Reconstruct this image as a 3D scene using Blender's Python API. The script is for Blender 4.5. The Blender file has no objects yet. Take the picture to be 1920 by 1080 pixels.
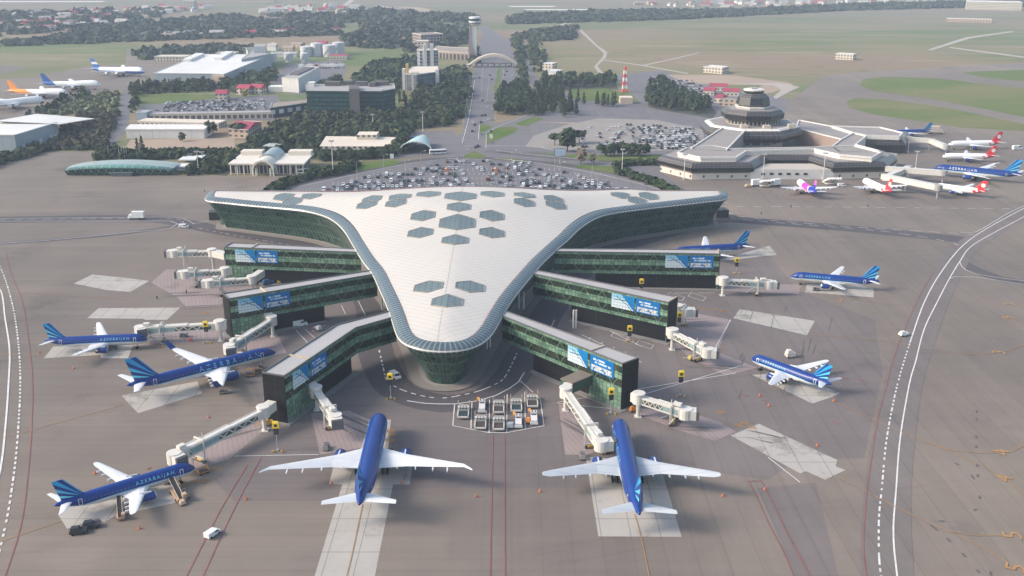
import bpy, math, random, mathutils
import numpy as np
from mathutils import Vector, Matrix, noise as mnoise
random.seed(7); rng = np.random.default_rng(11)
PI = math.pi
scene = bpy.context.scene
COL = scene.collection
HAZE = 1.1e-4
# ------------------------------------------------------------------ camera
CAM_H = 140.5; FPX = 1866.7; TH = math.atan(640.0/FPX); CT = math.cos(TH); ST = math.sin(TH)
cd = bpy.data.cameras.new('camera'); cam = bpy.data.objects.new('camera', cd); COL.objects.link(cam)
cam.location = (0, 0, CAM_H); cam.rotation_euler = (PI/2-TH, 0, 0)
cd.sensor_width = 36.0; cd.lens = 36.0*FPX/1920.0; cd.clip_start = 1.0; cd.clip_end = 20000.0
scene.camera = cam
# ------------------------------------------------------------------ sky and sun
SUN_DIR = Vector((-0.85, -0.12, 0.55)).normalized()
SUN_EL = math.asin(SUN_DIR.z); SUN_ROT = math.atan2(SUN_DIR.x, SUN_DIR.y)
w = bpy.data.worlds.new("World"); scene.world = w; w.use_nodes = True
wn = w.node_tree; bgn = wn.nodes['Background']
sky = wn.nodes.new('ShaderNodeTexSky'); sky.sky_type = 'NISHITA'; sky.sun_disc = False
sky.sun_elevation = SUN_EL; sky.sun_rotation = SUN_ROT; sky.dust_density = 3.0; sky.air_density = 1.3
wn.links.new(sky.outputs[0], bgn.inputs[0]); bgn.inputs[1].default_value = 0.145
sd = bpy.data.lights.new('sun', 'SUN'); sun = bpy.data.objects.new('sun', sd); COL.objects.link(sun)
sd.energy = 2.1; sd.angle = math.radians(16); sd.color = (1.0, 0.92, 0.84)
sun.rotation_euler = (-SUN_DIR).to_track_quat('-Z', 'Y').to_euler()
vs = scene.view_settings; vs.view_transform = 'Standard'; vs.look = 'None'; vs.gamma = 1.0; vs.exposure = 0.88
scene.cycles.volume_bounces = 1; scene.cycles.max_bounces = 6; scene.cycles.use_denoising = True

# where on a level plane a spot surveyed from the camera stands (pure ground survey, real metres)
def G(x, y, z=0.0):
    u = (x-960)/FPX; v = (y-540)/FPX; t = (CAM_H-z)/(ST+v*CT)
    return Vector((u*t, t*(CT-v*ST), z))
def GP(pts, z=0.0): return [G(x, y, z) for x, y in pts]
def height_at(py, Y):
    v = (py-540)/FPX; return CAM_H-Y*(ST+v*CT)/(CT-v*ST)

# ------------------------------------------------------------------ shader expressions
class V:
    nt = None
    def __init__(s, k): s.k = k
    def _b(op, a, b=None, c=None, clamp=False):
        n = V.nt.nodes.new('ShaderNodeMath'); n.operation = op; n.use_clamp = clamp
        for i, q in enumerate((a, b, c)):
            if q is None: continue
            if isinstance(q, V): V.nt.links.new(q.k, n.inputs[i])
            else: n.inputs[i].default_value = q
        return V(n.outputs[0])
    def __add__(s, o): return V._b('ADD', s, o)
    def __radd__(s, o): return V._b('ADD', s, o)
    def __sub__(s, o): return V._b('SUBTRACT', s, o)
    def __rsub__(s, o): return V._b('SUBTRACT', o, s)
    def __mul__(s, o): return V._b('MULTIPLY', s, o)
    def __rmul__(s, o): return V._b('MULTIPLY', s, o)
    def __truediv__(s, o): return V._b('DIVIDE', s, o)
    def __gt__(s, o): return V._b('GREATER_THAN', s, o)
    def __lt__(s, o): return V._b('LESS_THAN', s, o)
    def abs(s): return V._b('ABSOLUTE', s)
    def sin(s): return V._b('SINE', s)
    def fl(s): return V._b('FLOOR', s)
    def mod(s, m): return V._b('FLOORED_MODULO', s, m)
    def mx(s, o): return V._b('MAXIMUM', s, o)
    def mn(s, o): return V._b('MINIMUM', s, o)
    def at2(s, o): return V._b('ARCTAN2', s, o)
    def near(s, per, half):       # 1 near multiples of per
        return (((s+per/2).mod(per))-per/2).abs() < half
def sm(a, lo, hi):
    n = V.nt.nodes.new('ShaderNodeMapRange'); n.interpolation_type = 'SMOOTHSTEP'
    V.nt.links.new(a.k, n.inputs[0]); n.inputs[1].default_value = lo; n.inputs[2].default_value = hi
    return V(n.outputs[0])
def coords(kind='Object'):
    n = V.nt.nodes.new('ShaderNodeTexCoord')
    sp = V.nt.nodes.new('ShaderNodeSeparateXYZ'); V.nt.links.new(n.outputs[kind], sp.inputs[0])
    return V(n.outputs[kind]), V(sp.outputs[0]), V(sp.outputs[1]), V(sp.outputs[2])
def comb(x, y, z=0.0):
    n = V.nt.nodes.new('ShaderNodeCombineXYZ')
    for i, q in enumerate((x, y, z)):
        if isinstance(q, V): V.nt.links.new(q.k, n.inputs[i])
        else: n.inputs[i].default_value = q
    return V(n.outputs[0])
def nz(vec, scale, detail=3, rough=.55):
    n = V.nt.nodes.new('ShaderNodeTexNoise'); n.inputs['Scale'].default_value = scale
    n.inputs['Detail'].default_value = detail; n.inputs['Roughness'].default_value = rough
    V.nt.links.new(vec.k, n.inputs['Vector']); return V(n.outputs[0])
def vor(vec, scale, out=1):
    n = V.nt.nodes.new('ShaderNodeTexVoronoi'); n.inputs['Scale'].default_value = scale
    V.nt.links.new(vec.k, n.inputs['Vector']); return V(n.outputs[out])
def mixc(f, a, b):
    n = V.nt.nodes.new('ShaderNodeMix'); n.data_type = 'RGBA'
    if isinstance(f, V): V.nt.links.new(f.k, n.inputs[0])
    else: n.inputs[0].default_value = f
    for i, q in ((6, a), (7, b)):
        if isinstance(q, V): V.nt.links.new(q.k, n.inputs[i])
        else: n.inputs[i].default_value = (*q, 1)
    return V(n.outputs[2])
def scalec(c, f):                      # colour times factor
    n = V.nt.nodes.new('ShaderNodeVectorMath'); n.operation = 'SCALE'
    if isinstance(c, V): V.nt.links.new(c.k, n.inputs[0])
    else: n.inputs[0].default_value = c
    if isinstance(f, V): V.nt.links.new(f.k, n.inputs['Scale'])
    else: n.inputs['Scale'].default_value = f
    return V(n.outputs[0])
def material(name, fn, rough=.7, metal=0.0, spec=.5, coat=0.0):
    m = bpy.data.materials.new(name); m.use_nodes = True; V.nt = m.node_tree
    b = m.node_tree.nodes['Principled BSDF']
    b.inputs['Roughness'].default_value = rough; b.inputs['Metallic'].default_value = metal
    b.inputs['Specular IOR Level'].default_value = spec; b.inputs['Coat Weight'].default_value = coat
    r = fn()
    ro = None
    if isinstance(r, tuple) and len(r) == 2 and isinstance(r[0], V): r, ro = r
    if isinstance(r, V): m.node_tree.links.new(r.k, b.inputs['Base Color'])
    else: b.inputs['Base Color'].default_value = (*r, 1)
    if ro is not None: m.node_tree.links.new(ro.k, b.inputs['Roughness'])
    return m
_pc = {}
def plain(c, rough=.6, metal=0.0, var=.18, sc=.6, name='paint'):
    k = (tuple(c), rough, metal, var, sc)
    if k not in _pc:
        def fn():
            o, x, y, z = coords()
            return scalec(c, 1-var+nz(o, sc, 4)*(2*var))
        _pc[k] = material(name, fn, rough, metal)
    return _pc[k]

# ------------------------------------------------------------------ mesh builder
class MB:
    def __init__(s): s.v = []; s.f = []; s.m = []; s.uv = []; s.hasuv = False
    def add(s, vs_, fs, m=0, uv=None):
        b = len(s.v); s.v += [tuple(q) for q in vs_]
        for k, fc in enumerate(fs):
            s.f.append([b+i for i in fc]); s.m.append(m)
            s.uv.append(uv[k] if uv else None)
        if uv: s.hasuv = True
        return s
    def poly(s, pts, z=None, m=0):
        pts = [(p[0], p[1], p[2] if z is None else z) for p in pts]
        a = sum(pts[i][0]*pts[(i+1) % len(pts)][1]-pts[(i+1) % len(pts)][0]*pts[i][1] for i in range(len(pts)))
        if a < 0: pts = pts[::-1]
        return s.add(pts, [list(range(len(pts)))], m)
    def box(s, c, d, m=0, rz=0.0, M=None):
        hx, hy, hz = d[0]/2, d[1]/2, d[2]/2
        p = [Vector((i*hx, j*hy, k*hz)) for k in (-1, 1) for j in (-1, 1) for i in (-1, 1)]
        R = M if M is not None else Matrix.Rotation(rz, 3, 'Z')
        p = [R @ q + Vector(c) for q in p]
        return s.add(p, [(0, 2, 3, 1), (4, 5, 7, 6), (0, 1, 5, 4), (2, 6, 7, 3), (1, 3, 7, 5), (0, 4, 6, 2)], m)
    def beam(s, a, b, w_, h_=None, m=0):
        a = Vector(a); b = Vector(b); d = b-a; L = d.length
        if L < 1e-6: return s
        M = d.to_track_quat('X', 'Z').to_matrix()
        return s.box((a+b)/2, (L, w_, h_ or w_), m, M=M)
    def cyl(s, a, b, r0, r1=None, n=12, m=0, cap=True):
        a = Vector(a); b = Vector(b); r1 = r0 if r1 is None else r1
        M = (b-a).to_track_quat('Z', 'X').to_matrix(); vs_ = []
        for p, r in ((a, r0), (b, r1)):
            vs_ += [p+M @ Vector((r*math.cos(2*PI*i/n), r*math.sin(2*PI*i/n), 0)) for i in range(n)]
        fs = [(i, (i+1) % n, n+(i+1) % n, n+i) for i in range(n)]
        if cap: fs += [list(range(n))[::-1], list(range(n, 2*n))]
        return s.add(vs_, fs, m)
    def prism(s, pts, z0, z1, m=0, mt=None, top=True, uv=False, inset=0.0):
        pts = [(p[0], p[1]) for p in pts]; n = len(pts)
        a = sum(pts[i][0]*pts[(i+1) % n][1]-pts[(i+1) % n][0]*pts[i][1] for i in range(n))
        if a < 0: pts = pts[::-1]
        tp = offset(pts, inset) if inset else pts
        vs_ = [(p[0], p[1], z0) for p in pts]+[(p[0], p[1], z1) for p in tp]
        fs = []; uvs = []; u = 0
        for i in range(n):
            j = (i+1) % n; L = math.dist(pts[i], pts[j]); fs.append((i, j, n+j, n+i))
            uvs.append([(u, z0), (u+L, z0), (u+L, z1), (u, z1)]); u += L
        s.add(vs_, fs, m, uvs if uv else None)
        if top: s.add([(p[0], p[1], z1) for p in tp], [list(range(n))], m if mt is None else mt)
        return s
    def loft(s, rings, m=0, closed=True, cap=True):
        n = len(rings[0]); vs_ = [p for r in rings for p in r]; fs = []
        for k in range(len(rings)-1):
            for i in range(n if closed else n-1):
                j = (i+1) % n; fs.append((k*n+i, k*n+j, (k+1)*n+j, (k+1)*n+i))
        if cap: fs += [list(range(n))[::-1], [len(vs_)-n+i for i in range(n)]]
        return s.add(vs_, fs, m)
    def build(s, name, mats, parent=None, smooth=False, origin=None, rz=0.0):
        me = bpy.data.meshes.new(name)
        o0 = Vector(origin) if origin is not None else (parent.location.copy() if parent is not None and getattr(parent, '_w', 0) else Vector((0, 0, 0)))
        if parent is not None and parent.get('_world'): o0 = parent.location.copy()
        me.from_pydata([(p[0]-o0.x, p[1]-o0.y, p[2]-o0.z) for p in s.v], [], s.f)
        if not isinstance(mats, (list, tuple)): mats = [mats]
        for q in mats: me.materials.append(q)
        me.polygons.foreach_set('material_index', s.m)
        if smooth: me.polygons.foreach_set('use_smooth', [True]*len(s.f))
        if s.hasuv:
            ul = me.uv_layers.new(name='UVMap')
            for p, q in zip(me.polygons, s.uv):
                if q:
                    for li, c in zip(p.loop_indices, q): ul.data[li].uv = c
        me.update(); ob = bpy.data.objects.new(name, me); COL.objects.link(ob)
        if parent is not None: ob.parent = parent
        elif origin is not None: ob.location = o0
        return ob
def offset(pts, d):       # inward offset of a counter-clockwise polygon
    n = len(pts); out = []
    for i in range(n):
        a = Vector(pts[i-1][:2]); b = Vector(pts[i][:2]); c = Vector(pts[(i+1) % n][:2])
        e1 = (b-a).normalized(); e2 = (c-b).normalized()
        n1 = Vector((-e1.y, e1.x)); n2 = Vector((-e2.y, e2.x)); k = n1+n2
        k = k/max(.35, k.dot(n1)) if k.length > 1e-6 else n1
        out.append((b.x+k.x*d, b.y+k.y*d))
    return out
def tag(o, label=None, cat=None, group=None, kind=None):
    if label: o['label'] = label
    if cat: o['category'] = cat
    if group: o['group'] = group
    if kind: o['kind'] = kind
    return o
def thing(name, label, cat, loc=(0, 0, 0), rz=0.0, group=None, world=False, sc=1.0):
    o = bpy.data.objects.new(name, None); COL.objects.link(o); o.empty_display_size = 1
    o.location = loc; o.rotation_euler = (0, 0, rz); o.scale = (sc, sc, sc)
    if world: o['_world'] = 1
    return tag(o, label, cat, group)
def dup(root, loc, rz=0.0, label=None, group=None, sc=None):
    r = root.copy(); COL.objects.link(r); r.location = loc; r.rotation_euler = (0, 0, rz)
    if sc: r.scale = sc if isinstance(sc, tuple) else (sc, sc, sc)
    if label: r['label'] = label
    if group: r['group'] = group
    for ch in list(root.children):
        if ch.name.startswith('_'): continue
        c = ch.copy(); COL.objects.link(c); c.parent = r
        for g in list(ch.children):
            d = g.copy(); COL.objects.link(d); d.parent = c
    return r
ORD = ['leftmost', 'second', 'third', 'fourth', 'fifth', 'sixth', 'seventh', 'eighth', 'ninth', 'tenth', 'eleventh', 'twelfth']
def nth(i): return ORD[i] if i < 12 else '%d%s' % (i+1, 'th' if 10 <= (i+1) % 100 <= 20 else {1: 'st', 2: 'nd', 3: 'rd'}.get((i+1) % 10, 'th'))
def catmull(pts, closed=False, step=2.0):
    P = [Vector((p[0], p[1], p[2] if len(p) > 2 else 0)) for p in pts]; n = len(P); out = []
    for i in range(n if closed else n-1):
        g = (lambda k: P[k % n]) if closed else (lambda k: P[min(max(k, 0), n-1)])
        p0, p1, p2, p3 = g(i-1), g(i), g(i+1), g(i+2); m = max(1, int((p2-p1).length/step))
        for k in range(m):
            t = k/m
            out.append(.5*((2*p1)+(p2-p0)*t+(2*p0-5*p1+4*p2-p3)*t*t+(3*p1-p0-3*p2+p3)*t*t*t))
    if not closed: out.append(P[-1])
    return out
def inpoly(x, y, poly):
    c = False; n = len(poly); j = n-1
    for i in range(n):
        xi, yi, xj, yj = poly[i][0], poly[i][1], poly[j][0], poly[j][1]
        if (yi > y) != (yj > y) and x < (xj-xi)*(y-yi)/(yj-yi)+xi: c = not c
        j = i
    return c
HOLES = []       # footprints of buildings and roads that woods leave free
# ------------------------------------------------------------------ ground
def ground_fn():
    o, x, y, z = coords()
    st = comb(x*.35, y, 0.0)
    a = nz(st, .006, 5); b = nz(o, .03, 4); c = nz(st, .0022, 3); d = nz(o, .25, 3)
    g = mixc(sm(a, .40, .60), (.105, .138, .055), (.185, .165, .095))
    g = mixc(sm(c, .44, .60)*.85, g, (.225, .160, .115))
    g = mixc(sm(nz(comb(x*.12, y, 3), .05, 4), .56, .66)*.6, g, (.27, .215, .15))
    g = mixc(sm(b, .55, .75)*.5, g, (.07, .095, .04))
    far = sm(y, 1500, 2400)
    sp = vor(comb(x*.6, y, 0.0), .02)
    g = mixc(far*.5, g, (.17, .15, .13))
    return scalec(g, .8+d*.25+b*.2)
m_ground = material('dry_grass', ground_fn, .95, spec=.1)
def asphalt_fn(base, alt, dark=False):
    def fn():
        o, x, y, z = coords()
        n1 = nz(o, .007, 4); n2 = nz(o, .05, 5); n3 = nz(o, .9, 3); st = nz(comb(x*.03, y, 0.0), .35, 4)
        st2 = nz(comb(x, y*.04, 0.0), .35, 3)
        c = mixc(sm(n1, .32, .68), base, alt)
        side = sm(x, -60, 70)
        k = .70+n2*.38+n3*.10+st*(.30-.16*side)+st2*(.03+.24*side)-.13
        seam = y.near(7.5, .22)*.10*(1-side)+x.near(7.5, .22)*.12*side
        wl = V.nt.nodes.new('ShaderNodeTexWhiteNoise'); V.nt.links.new(comb(0.0, (y/7.5).fl(), 0.0).k, wl.inputs['Vector']); wx_ = V.nt.nodes.new('ShaderNodeTexWhiteNoise'); V.nt.links.new(comb((x/7.5).fl(), 3.0, 0.0).k, wx_.inputs['Vector'])
        seam = seam-(V(wl.outputs[0])-.5)*.09*(1-side)-(V(wx_.outputs[0])-.5)*.10*side
        dn = sm(nz(o, .022, 5, .7), .56, .76)*.30+sm(nz(comb(x, y*.35, 7), .06, 5, .7), .62, .78)*.16
        rub = sm(nz(comb((x+y*.3)*.04, (y-x*.3), 2), .22, 4, .6), .58, .72)*.10
        return scalec(c, k-seam-dn-rub), .72+n2*.2
    return fn
m_apron = material('apron_asphalt', asphalt_fn((.200, .164, .134), (.146, .123, .108)), .8, spec=.25)
m_road = material('road_asphalt', asphalt_fn((.072, .064, .069), (.088, .078, .081)), .8, spec=.25)
m_broad = material('boulevard_asphalt', asphalt_fn((.15, .138, .142), (.135, .128, .135)), .8, spec=.25)
def conc_fn(c, w1, w2):
    def fn():
        o, x, y, z = coords()
        n2 = nz(o, .09, 5, .65); n3 = nz(o, .7, 4)
        br = vor(comb(x*.9, y*.9, 0), .11)
        j = (x.near(w1, .12)).mx(y.near(w2, .15))*.38
        stn = sm(nz(o, .07, 6, .72), .52, .72)*.5
        return scalec(c, .78+n2*.3+n3*.12-stn-j)
    return fn
m_conc = material('concrete_slab', conc_fn((.36, .335, .305), 7.5, 15), .85, spec=.2)
def paver_fn():
    o, x, y, z = coords()
    n2 = nz(o, .06, 5, .6); s_ = ((x+y*.35).mod(1.6) < .25)*.18
    oil = sm(nz(comb(x, y*.6, 0), .045, 5, .6), .56, .76)*.5
    return scalec((.275, .222, .215), .78+n2*.35-s_-oil)
m_paver = material('pink_block_paving', paver_fn, .85, spec=.2)
def lawn_fn():
    o, x, y, z = coords()
    return scalec(mixc(sm(nz(o, .03, 4), .4, .65), (.075, .125, .025), (.12, .135, .05)), .75+nz(o, .4, 3)*.5)
m_lawn = material('lawn', lawn_fn, .95, spec=.1)
m_sand = plain((.30, .225, .165), .95, var=.25, sc=.02, name='sand')
m_white = material('road_paint_white', lambda: scalec((.62, .60, .58), .6+nz(coords()[0], .5, 4)*.7), .7)
m_yellow = material('road_paint_orange', lambda: scalec((.40, .22, .085), .5+nz(coords()[0], .3, 4)*.7), .7)
m_red = material('road_paint_red', lambda: scalec((.27, .085, .075), .5+nz(coords()[0], .12, 4)*.8), .7)

b = MB(); b.box((0, 6000, -.5), (15600, 15600, 1.0)); tag(b.build('ground', m_ground), kind='structure')

def area(name, polys, m, z, ext=None, hole=False):
    b = MB()
    for k, p in enumerate(polys):
        pts = GP(p, 0); zz = z+.003*k
        for q in mathutils.geometry.tessellate_polygon([pts]):
            tri = [pts[i] for i in q]; b.poly(tri, zz)
        if hole: HOLES.append([(q.x, q.y) for q in pts])
    return tag(b.build(name, m), kind='structure')

area('apron', [[(-900, 1500), (-900, 330), (0, 303), (55, 284), (195, 284), (176, 300), (150, 330), (420, 330), (560, 332), (520, 345), (500, 362), (700, 400), (1100, 400), (1270, 358), (1240, 322), (1240, 300), (1330, 282), (1480, 262),
    (1600, 232), (1690, 240), (1920, 250), (2600, 300), (2600, 1500)]], m_apron, .03)
area('taxiway', [[(1300, 300), (1455, 215), (1478, 192), (1545, 143), (1590, 136), (1700, 131), (1800, 124), (2000, 114), (2600, 104), (2600, 420), (1700, 300)],
    [(-300, 232), (-300, 160), (0, 148), (60, 146), (165, 124), (235, 122), (238, 92), (254, 91), (257, 113), (400, 112), (400, 125), (290, 152), (250, 168), (228, 168), (160, 180), (5, 232)],
    [(-300, 130), (-300, 120), (15, 121), (45, 127), (20, 136), (-10, 140)]], m_apron, .05)
area('darkened_stand_asphalt', [[(425, 642), (520, 600), (640, 560), (720, 520), (1010, 505), (1110, 470), (1340, 470), (1420, 455), (1500, 545), (1640, 600), (1655, 700), (1620, 860), (1500, 860), (1440, 900), (1300, 880), (1100, 915), (780, 915), (600, 940), (440, 940), (400, 900), (505, 800), (470, 720)],
    [(1420, 915), (1530, 905), (1600, 1200), (1540, 1200)]], material('darkened_stand_asphalt', asphalt_fn((.160, .134, .124), (.128, .109, .106)), .8, spec=.25), .04)  # darker asphalt tone paints in the oil and shade between the piers
area('grass_infield', [[(1612, 160), (1618, 149), (1660, 144), (1750, 146), (1920, 166), (2300, 200), (2300, 262), (1920, 219), (1760, 188), (1640, 171)],
    [(1588, 191), (1600, 185), (1660, 186), (1780, 203), (1920, 233), (2300, 310), (2300, 330), (1920, 246), (1800, 239), (1640, 215), (1592, 202)],
    [(1805, 137), (1830, 134), (1920, 131), (2300, 125), (2300, 190), (1920, 153), (1850, 146)]], material('infield_grass', lambda: scalec(mixc(sm(nz(comb(coords()[1]*.5, coords()[2], 0), .012, 5), .38, .62), (.100, .135, .040), (.155, .150, .065)), .75+nz(coords()[0], .3, 3)*.5), .95, spec=.1), .08)
# landside roads and car parks
area('landside_paving', [[(470, 362), (520, 342), (640, 322), (760, 300), (840, 290), (850, 262), (868, 245), (885, 195), (905, 232), (930, 232), (1000, 214), (1060, 205), (1095, 178), (1330, 213), (1345, 225),
    (1330, 282), (1240, 295), (1240, 322), (1290, 362)], [(640, 300), (740, 298), (850, 290), (860, 262), (850, 245), (780, 247), (765, 262), (755, 290)],
    [(255, 225), (262, 192), (520, 178), (530, 200), (515, 226)], [(500, 165), (540, 120), (640, 112), (650, 130), (640, 150), (560, 178)],
    [(1180, 170), (1150, 142), (1240, 132), (1330, 160), (1480, 185), (1470, 215), (1345, 225), (1210, 205)]], m_broad, .05, hole=True)
area('boulevard', [[(840, 297), (852, 282), (868, 245), (887, 150), (893, 112), (897, 90), (905, 62), (897, 50), (912, 47), (930, 60), (945, 72), (958, 72), (960, 90), (967, 128), (985, 165), (1010, 185), (985, 188), (965, 160), (935, 175), (925, 200), (925, 232), (935, 270), (910, 290), (930, 297), (900, 300)],
    [(900, 45), (880, 38), (760, 18), (700, 8), (712, 8), (770, 17), (905, 44)], [(230, 168), (246, 168), (241, 240), (215, 273), (200, 270), (215, 240)],
    [(985, 155), (1000, 145), (1040, 168), (1130, 195), (1250, 208), (1340, 222), (1340, 230), (1200, 215), (1060, 192)],
    [(975, 75), (982, 72), (1000, 135), (1020, 160), (1008, 160), (988, 135)]], m_broad, .07, hole=True)
area('grass_verge', [[(898, 252), (900, 232), (912, 234), (925, 238), (910, 246)], [(912, 271), (913, 250), (935, 239), (965, 237), (972, 242), (962, 250)],
    [(868, 293), (889, 283), (912, 293), (905, 297), (875, 297)], [(965, 232), (1000, 219), (1020, 222), (1000, 232), (990, 236), (975, 236)], [(925, 168), (930, 145), (937, 118), (941, 118), (938, 150), (945, 165), (938, 176), (926, 178)],
    [(640, 325), (650, 305), (720, 301), (752, 302), (740, 310)], [(925, 297), (960, 302), (1000, 304), (960, 297)],
    [(985, 285), (1130, 302), (1240, 300), (1242, 290), (1140, 291), (1060, 290)], [(1075, 313), (1090, 309), (1150, 312), (1165, 315), (1165, 328)],
    [(1065, 183), (1068, 168), (1135, 166), (1170, 175), (1165, 192), (1110, 190)], [(255, 198), (257, 178), (340, 177), (440, 179), (380, 188)]], m_lawn, .10)
area('bare_earth', [[(225, 290), (245, 262), (440, 258), (440, 278), (420, 288)], [(1290, 157), (1250, 140), (1380, 142), (1480, 155), (1490, 162), (1430, 178), (1400, 176), (1430, 160)],
    [(740, 190), (900, 180), (880, 190), (770, 197)], [(990, 228), (1350, 246), (1330, 262), (1320, 245), (1160, 232)], [(700, 10), (760, 22), (830, 24), (790, 14)]], m_sand, .06)
area('gravel_parking', [[(985, 275), (1000, 255), (1060, 235), (1120, 222), (1230, 225), (1318, 243), (1320, 262), (1290, 282), (1100, 285)]], plain((.235, .21, .19), .9, sc=.05), .09)
area('track', [[(1086, 58), (1090, 55), (1120, 85), (1139, 98), (1136, 108), (1120, 124), (1135, 142), (1125, 142), (1114, 125), (1130, 107), (1132, 100)],
    [(1130, 113), (1132, 112), (1200, 121), (1290, 137), (1290, 139), (1200, 123)], [(1200, 123), (1270, 108), (1310, 98), (1312, 99), (1270, 110), (1205, 124)],
    [(1380, 157), (1460, 156), (1500, 163), (1480, 172), (1455, 186), (1450, 182), (1465, 168), (1450, 160)], [(1740, 93), (1810, 70), (1900, 58), (1900, 60), (1820, 72), (1745, 95)],
    [(1780, 88), (1920, 106), (1920, 109), (1780, 90)], [(640, 12), (655, 0), (665, 0), (650, 12)], [(300, 90), (470, 84), (470, 86), (300, 92)], [(660, 148), (700, 122), (715, 118), (712, 122), (668, 150)],
    [(1000, 62), (1060, 43), (1100, 36), (1100, 38), (1060, 46), (1003, 65)]], plain((.33, .29, .255), .9, sc=.03), .12)

area('concrete_stand', [
    [(642, 908), (737, 908), (703, 1080), (640, 1500), (490, 1500), (590, 1080)], [(625, 875), (774, 873), (768, 908.5), (617, 908.5)], [(690, 787), (733, 787), (724, 880), (665, 880)],
    [(1098, 856), (1237, 870), (1278, 1007), (1122, 1006)],
    [(108, 964), (150, 935), (340, 905), (338, 941), (215, 968), (195, 980), (185, 972), (126, 992)],
    [(228, 742), (370, 715), (379, 738), (259, 775)], [(100, 650), (250, 647), (240, 672), (190, 672), (188, 666), (82, 672)],
    [(138, 532), (173, 515), (225, 520), (280, 527), (243, 548), (200, 544)], [(163, 597), (185, 578), (338, 577), (313, 600), (272, 600), (270, 598)],
    [(1513, 533), (1600, 533), (1638, 541), (1638, 558), (1510, 548)], [(1347, 488), (1443, 461), (1457, 478), (1350, 490)], [(1387, 580), (1528, 602), (1513, 629), (1375, 597)],
    [(1410, 703), (1480, 700), (1575, 737), (1560, 745), (1523, 757)], [(1423, 795), (1370, 817), (1500, 888), (1512, 884), (1547, 900), (1585, 882), (1567, 875), (1570, 863)]], m_conc, .05)
area('block_paving', [
    [(583, 775), (655, 770), (692, 787), (677, 840), (600, 853)], [(480, 790), (508, 795), (430, 862), (370, 878), (340, 860)], [(517, 622), (538, 662), (500, 668), (455, 655), (470, 640)],
    [(283, 530), (312, 505), (470, 508), (480, 540), (420, 560), (415, 574), (350, 577), (332, 557)], [(250, 622), (415, 620), (425, 640), (300, 645), (250, 650)],
    [(1280, 542), (1357, 530), (1502, 534), (1498, 552)], [(1262, 600), (1290, 585), (1370, 600), (1345, 660), (1420, 690), (1360, 704), (1290, 670), (1262, 640)],
    [(1195, 765), (1313, 780), (1352, 793), (1380, 810), (1340, 827), (1265, 805), (1200, 778)], [(1047, 760), (1067, 757), (1107, 793), (1130, 845), (1100, 853), (1060, 853)],
    [(1185, 600), (1262, 605), (1262, 620), (1185, 612)]], m_paver, .065)
# dark service road that rings the terminal
def ribbon(pts, wd, step=6, closed=False, world=False):
    P = [Vector((p[0], p[1], 0)) for p in pts] if world else [G(*p) for p in pts]
    C = catmull(P, closed, step); L = []; R = []
    for i, c in enumerate(C):
        d = (C[min(i+1, len(C)-1)]-C[max(i-1, 0)]).normalized(); nrm = Vector((-d.y, d.x, 0))
        L.append(c+nrm*wd/2); R.append(c-nrm*wd/2)
    return C, L, R
SZ = [0]
def stripe(b, pts, wd, z=.1, dash=None, gap=None, world=False):
    SZ[0] += 1; z += .04+(SZ[0] % 40)*.0006
    C, L, R = ribbon(pts, wd, 1.5 if dash else 5, world=world); acc = 0
    for i in range(len(C)-1):
        seg = (C[i+1]-C[i]).length; on = True
        if dash: on = (acc % (dash+gap)) < dash
        acc += seg
        if on: b.add([(*R[i][:2], z), (*R[i+1][:2], z), (*L[i+1][:2], z), (*L[i][:2], z)], [(0, 1, 2, 3)])
def roads(name, lst, m, z):
    b = MB()
    for k, (pts, wd) in enumerate(lst):
        z += .003*k
        C, L, R = ribbon(pts, wd)
        for i in range(len(C)-1): b.add([(*R[i][:2], z), (*R[i+1][:2], z), (*L[i+1][:2], z), (*L[i][:2], z)], [(0, 1, 2, 3)])
    return tag(b.build(name, m), kind='structure')
roads('service_road', [([(-300, 412), (0, 412), (250, 409), (345, 418), (400, 430), (520, 450), (620, 472), (690, 560), (700, 640), (716, 690), (748, 733), (830, 757), (915, 743), (960, 705), (990, 650), (1060, 540), (1130, 478), (1240, 440), (1340, 413), (1420, 415), (1620, 431), (1790, 448), (1825, 452)], 13)], m_road, .055)
roads('outer_road', [
    ([(1668, 1180), (1663, 1060), (1662, 980), (1666, 900), (1676, 820), (1694, 720), (1720, 640), (1755, 555), (1800, 476), (1850, 438), (1925, 392), (2050, 330)], 12)], material('outer_road_asphalt', asphalt_fn((.165, .140, .128), (.140, .121, .115)), .8, spec=.25), .085)
roads('perimeter_road', [([(-100, 458), (0, 457), (100, 450), (233, 438), (330, 424)], 4), ([(1798, 490), (1850, 515), (1920, 530), (2100, 548)], 8), ([(520, 362), (560, 345), (640, 328), (780, 302), (900, 297), (1050, 308), (1180, 330), (1290, 362)], 9),
    ([(935, 285), (1040, 296), (1150, 302), (1260, 300)], 7)], m_road, .075)

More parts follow.
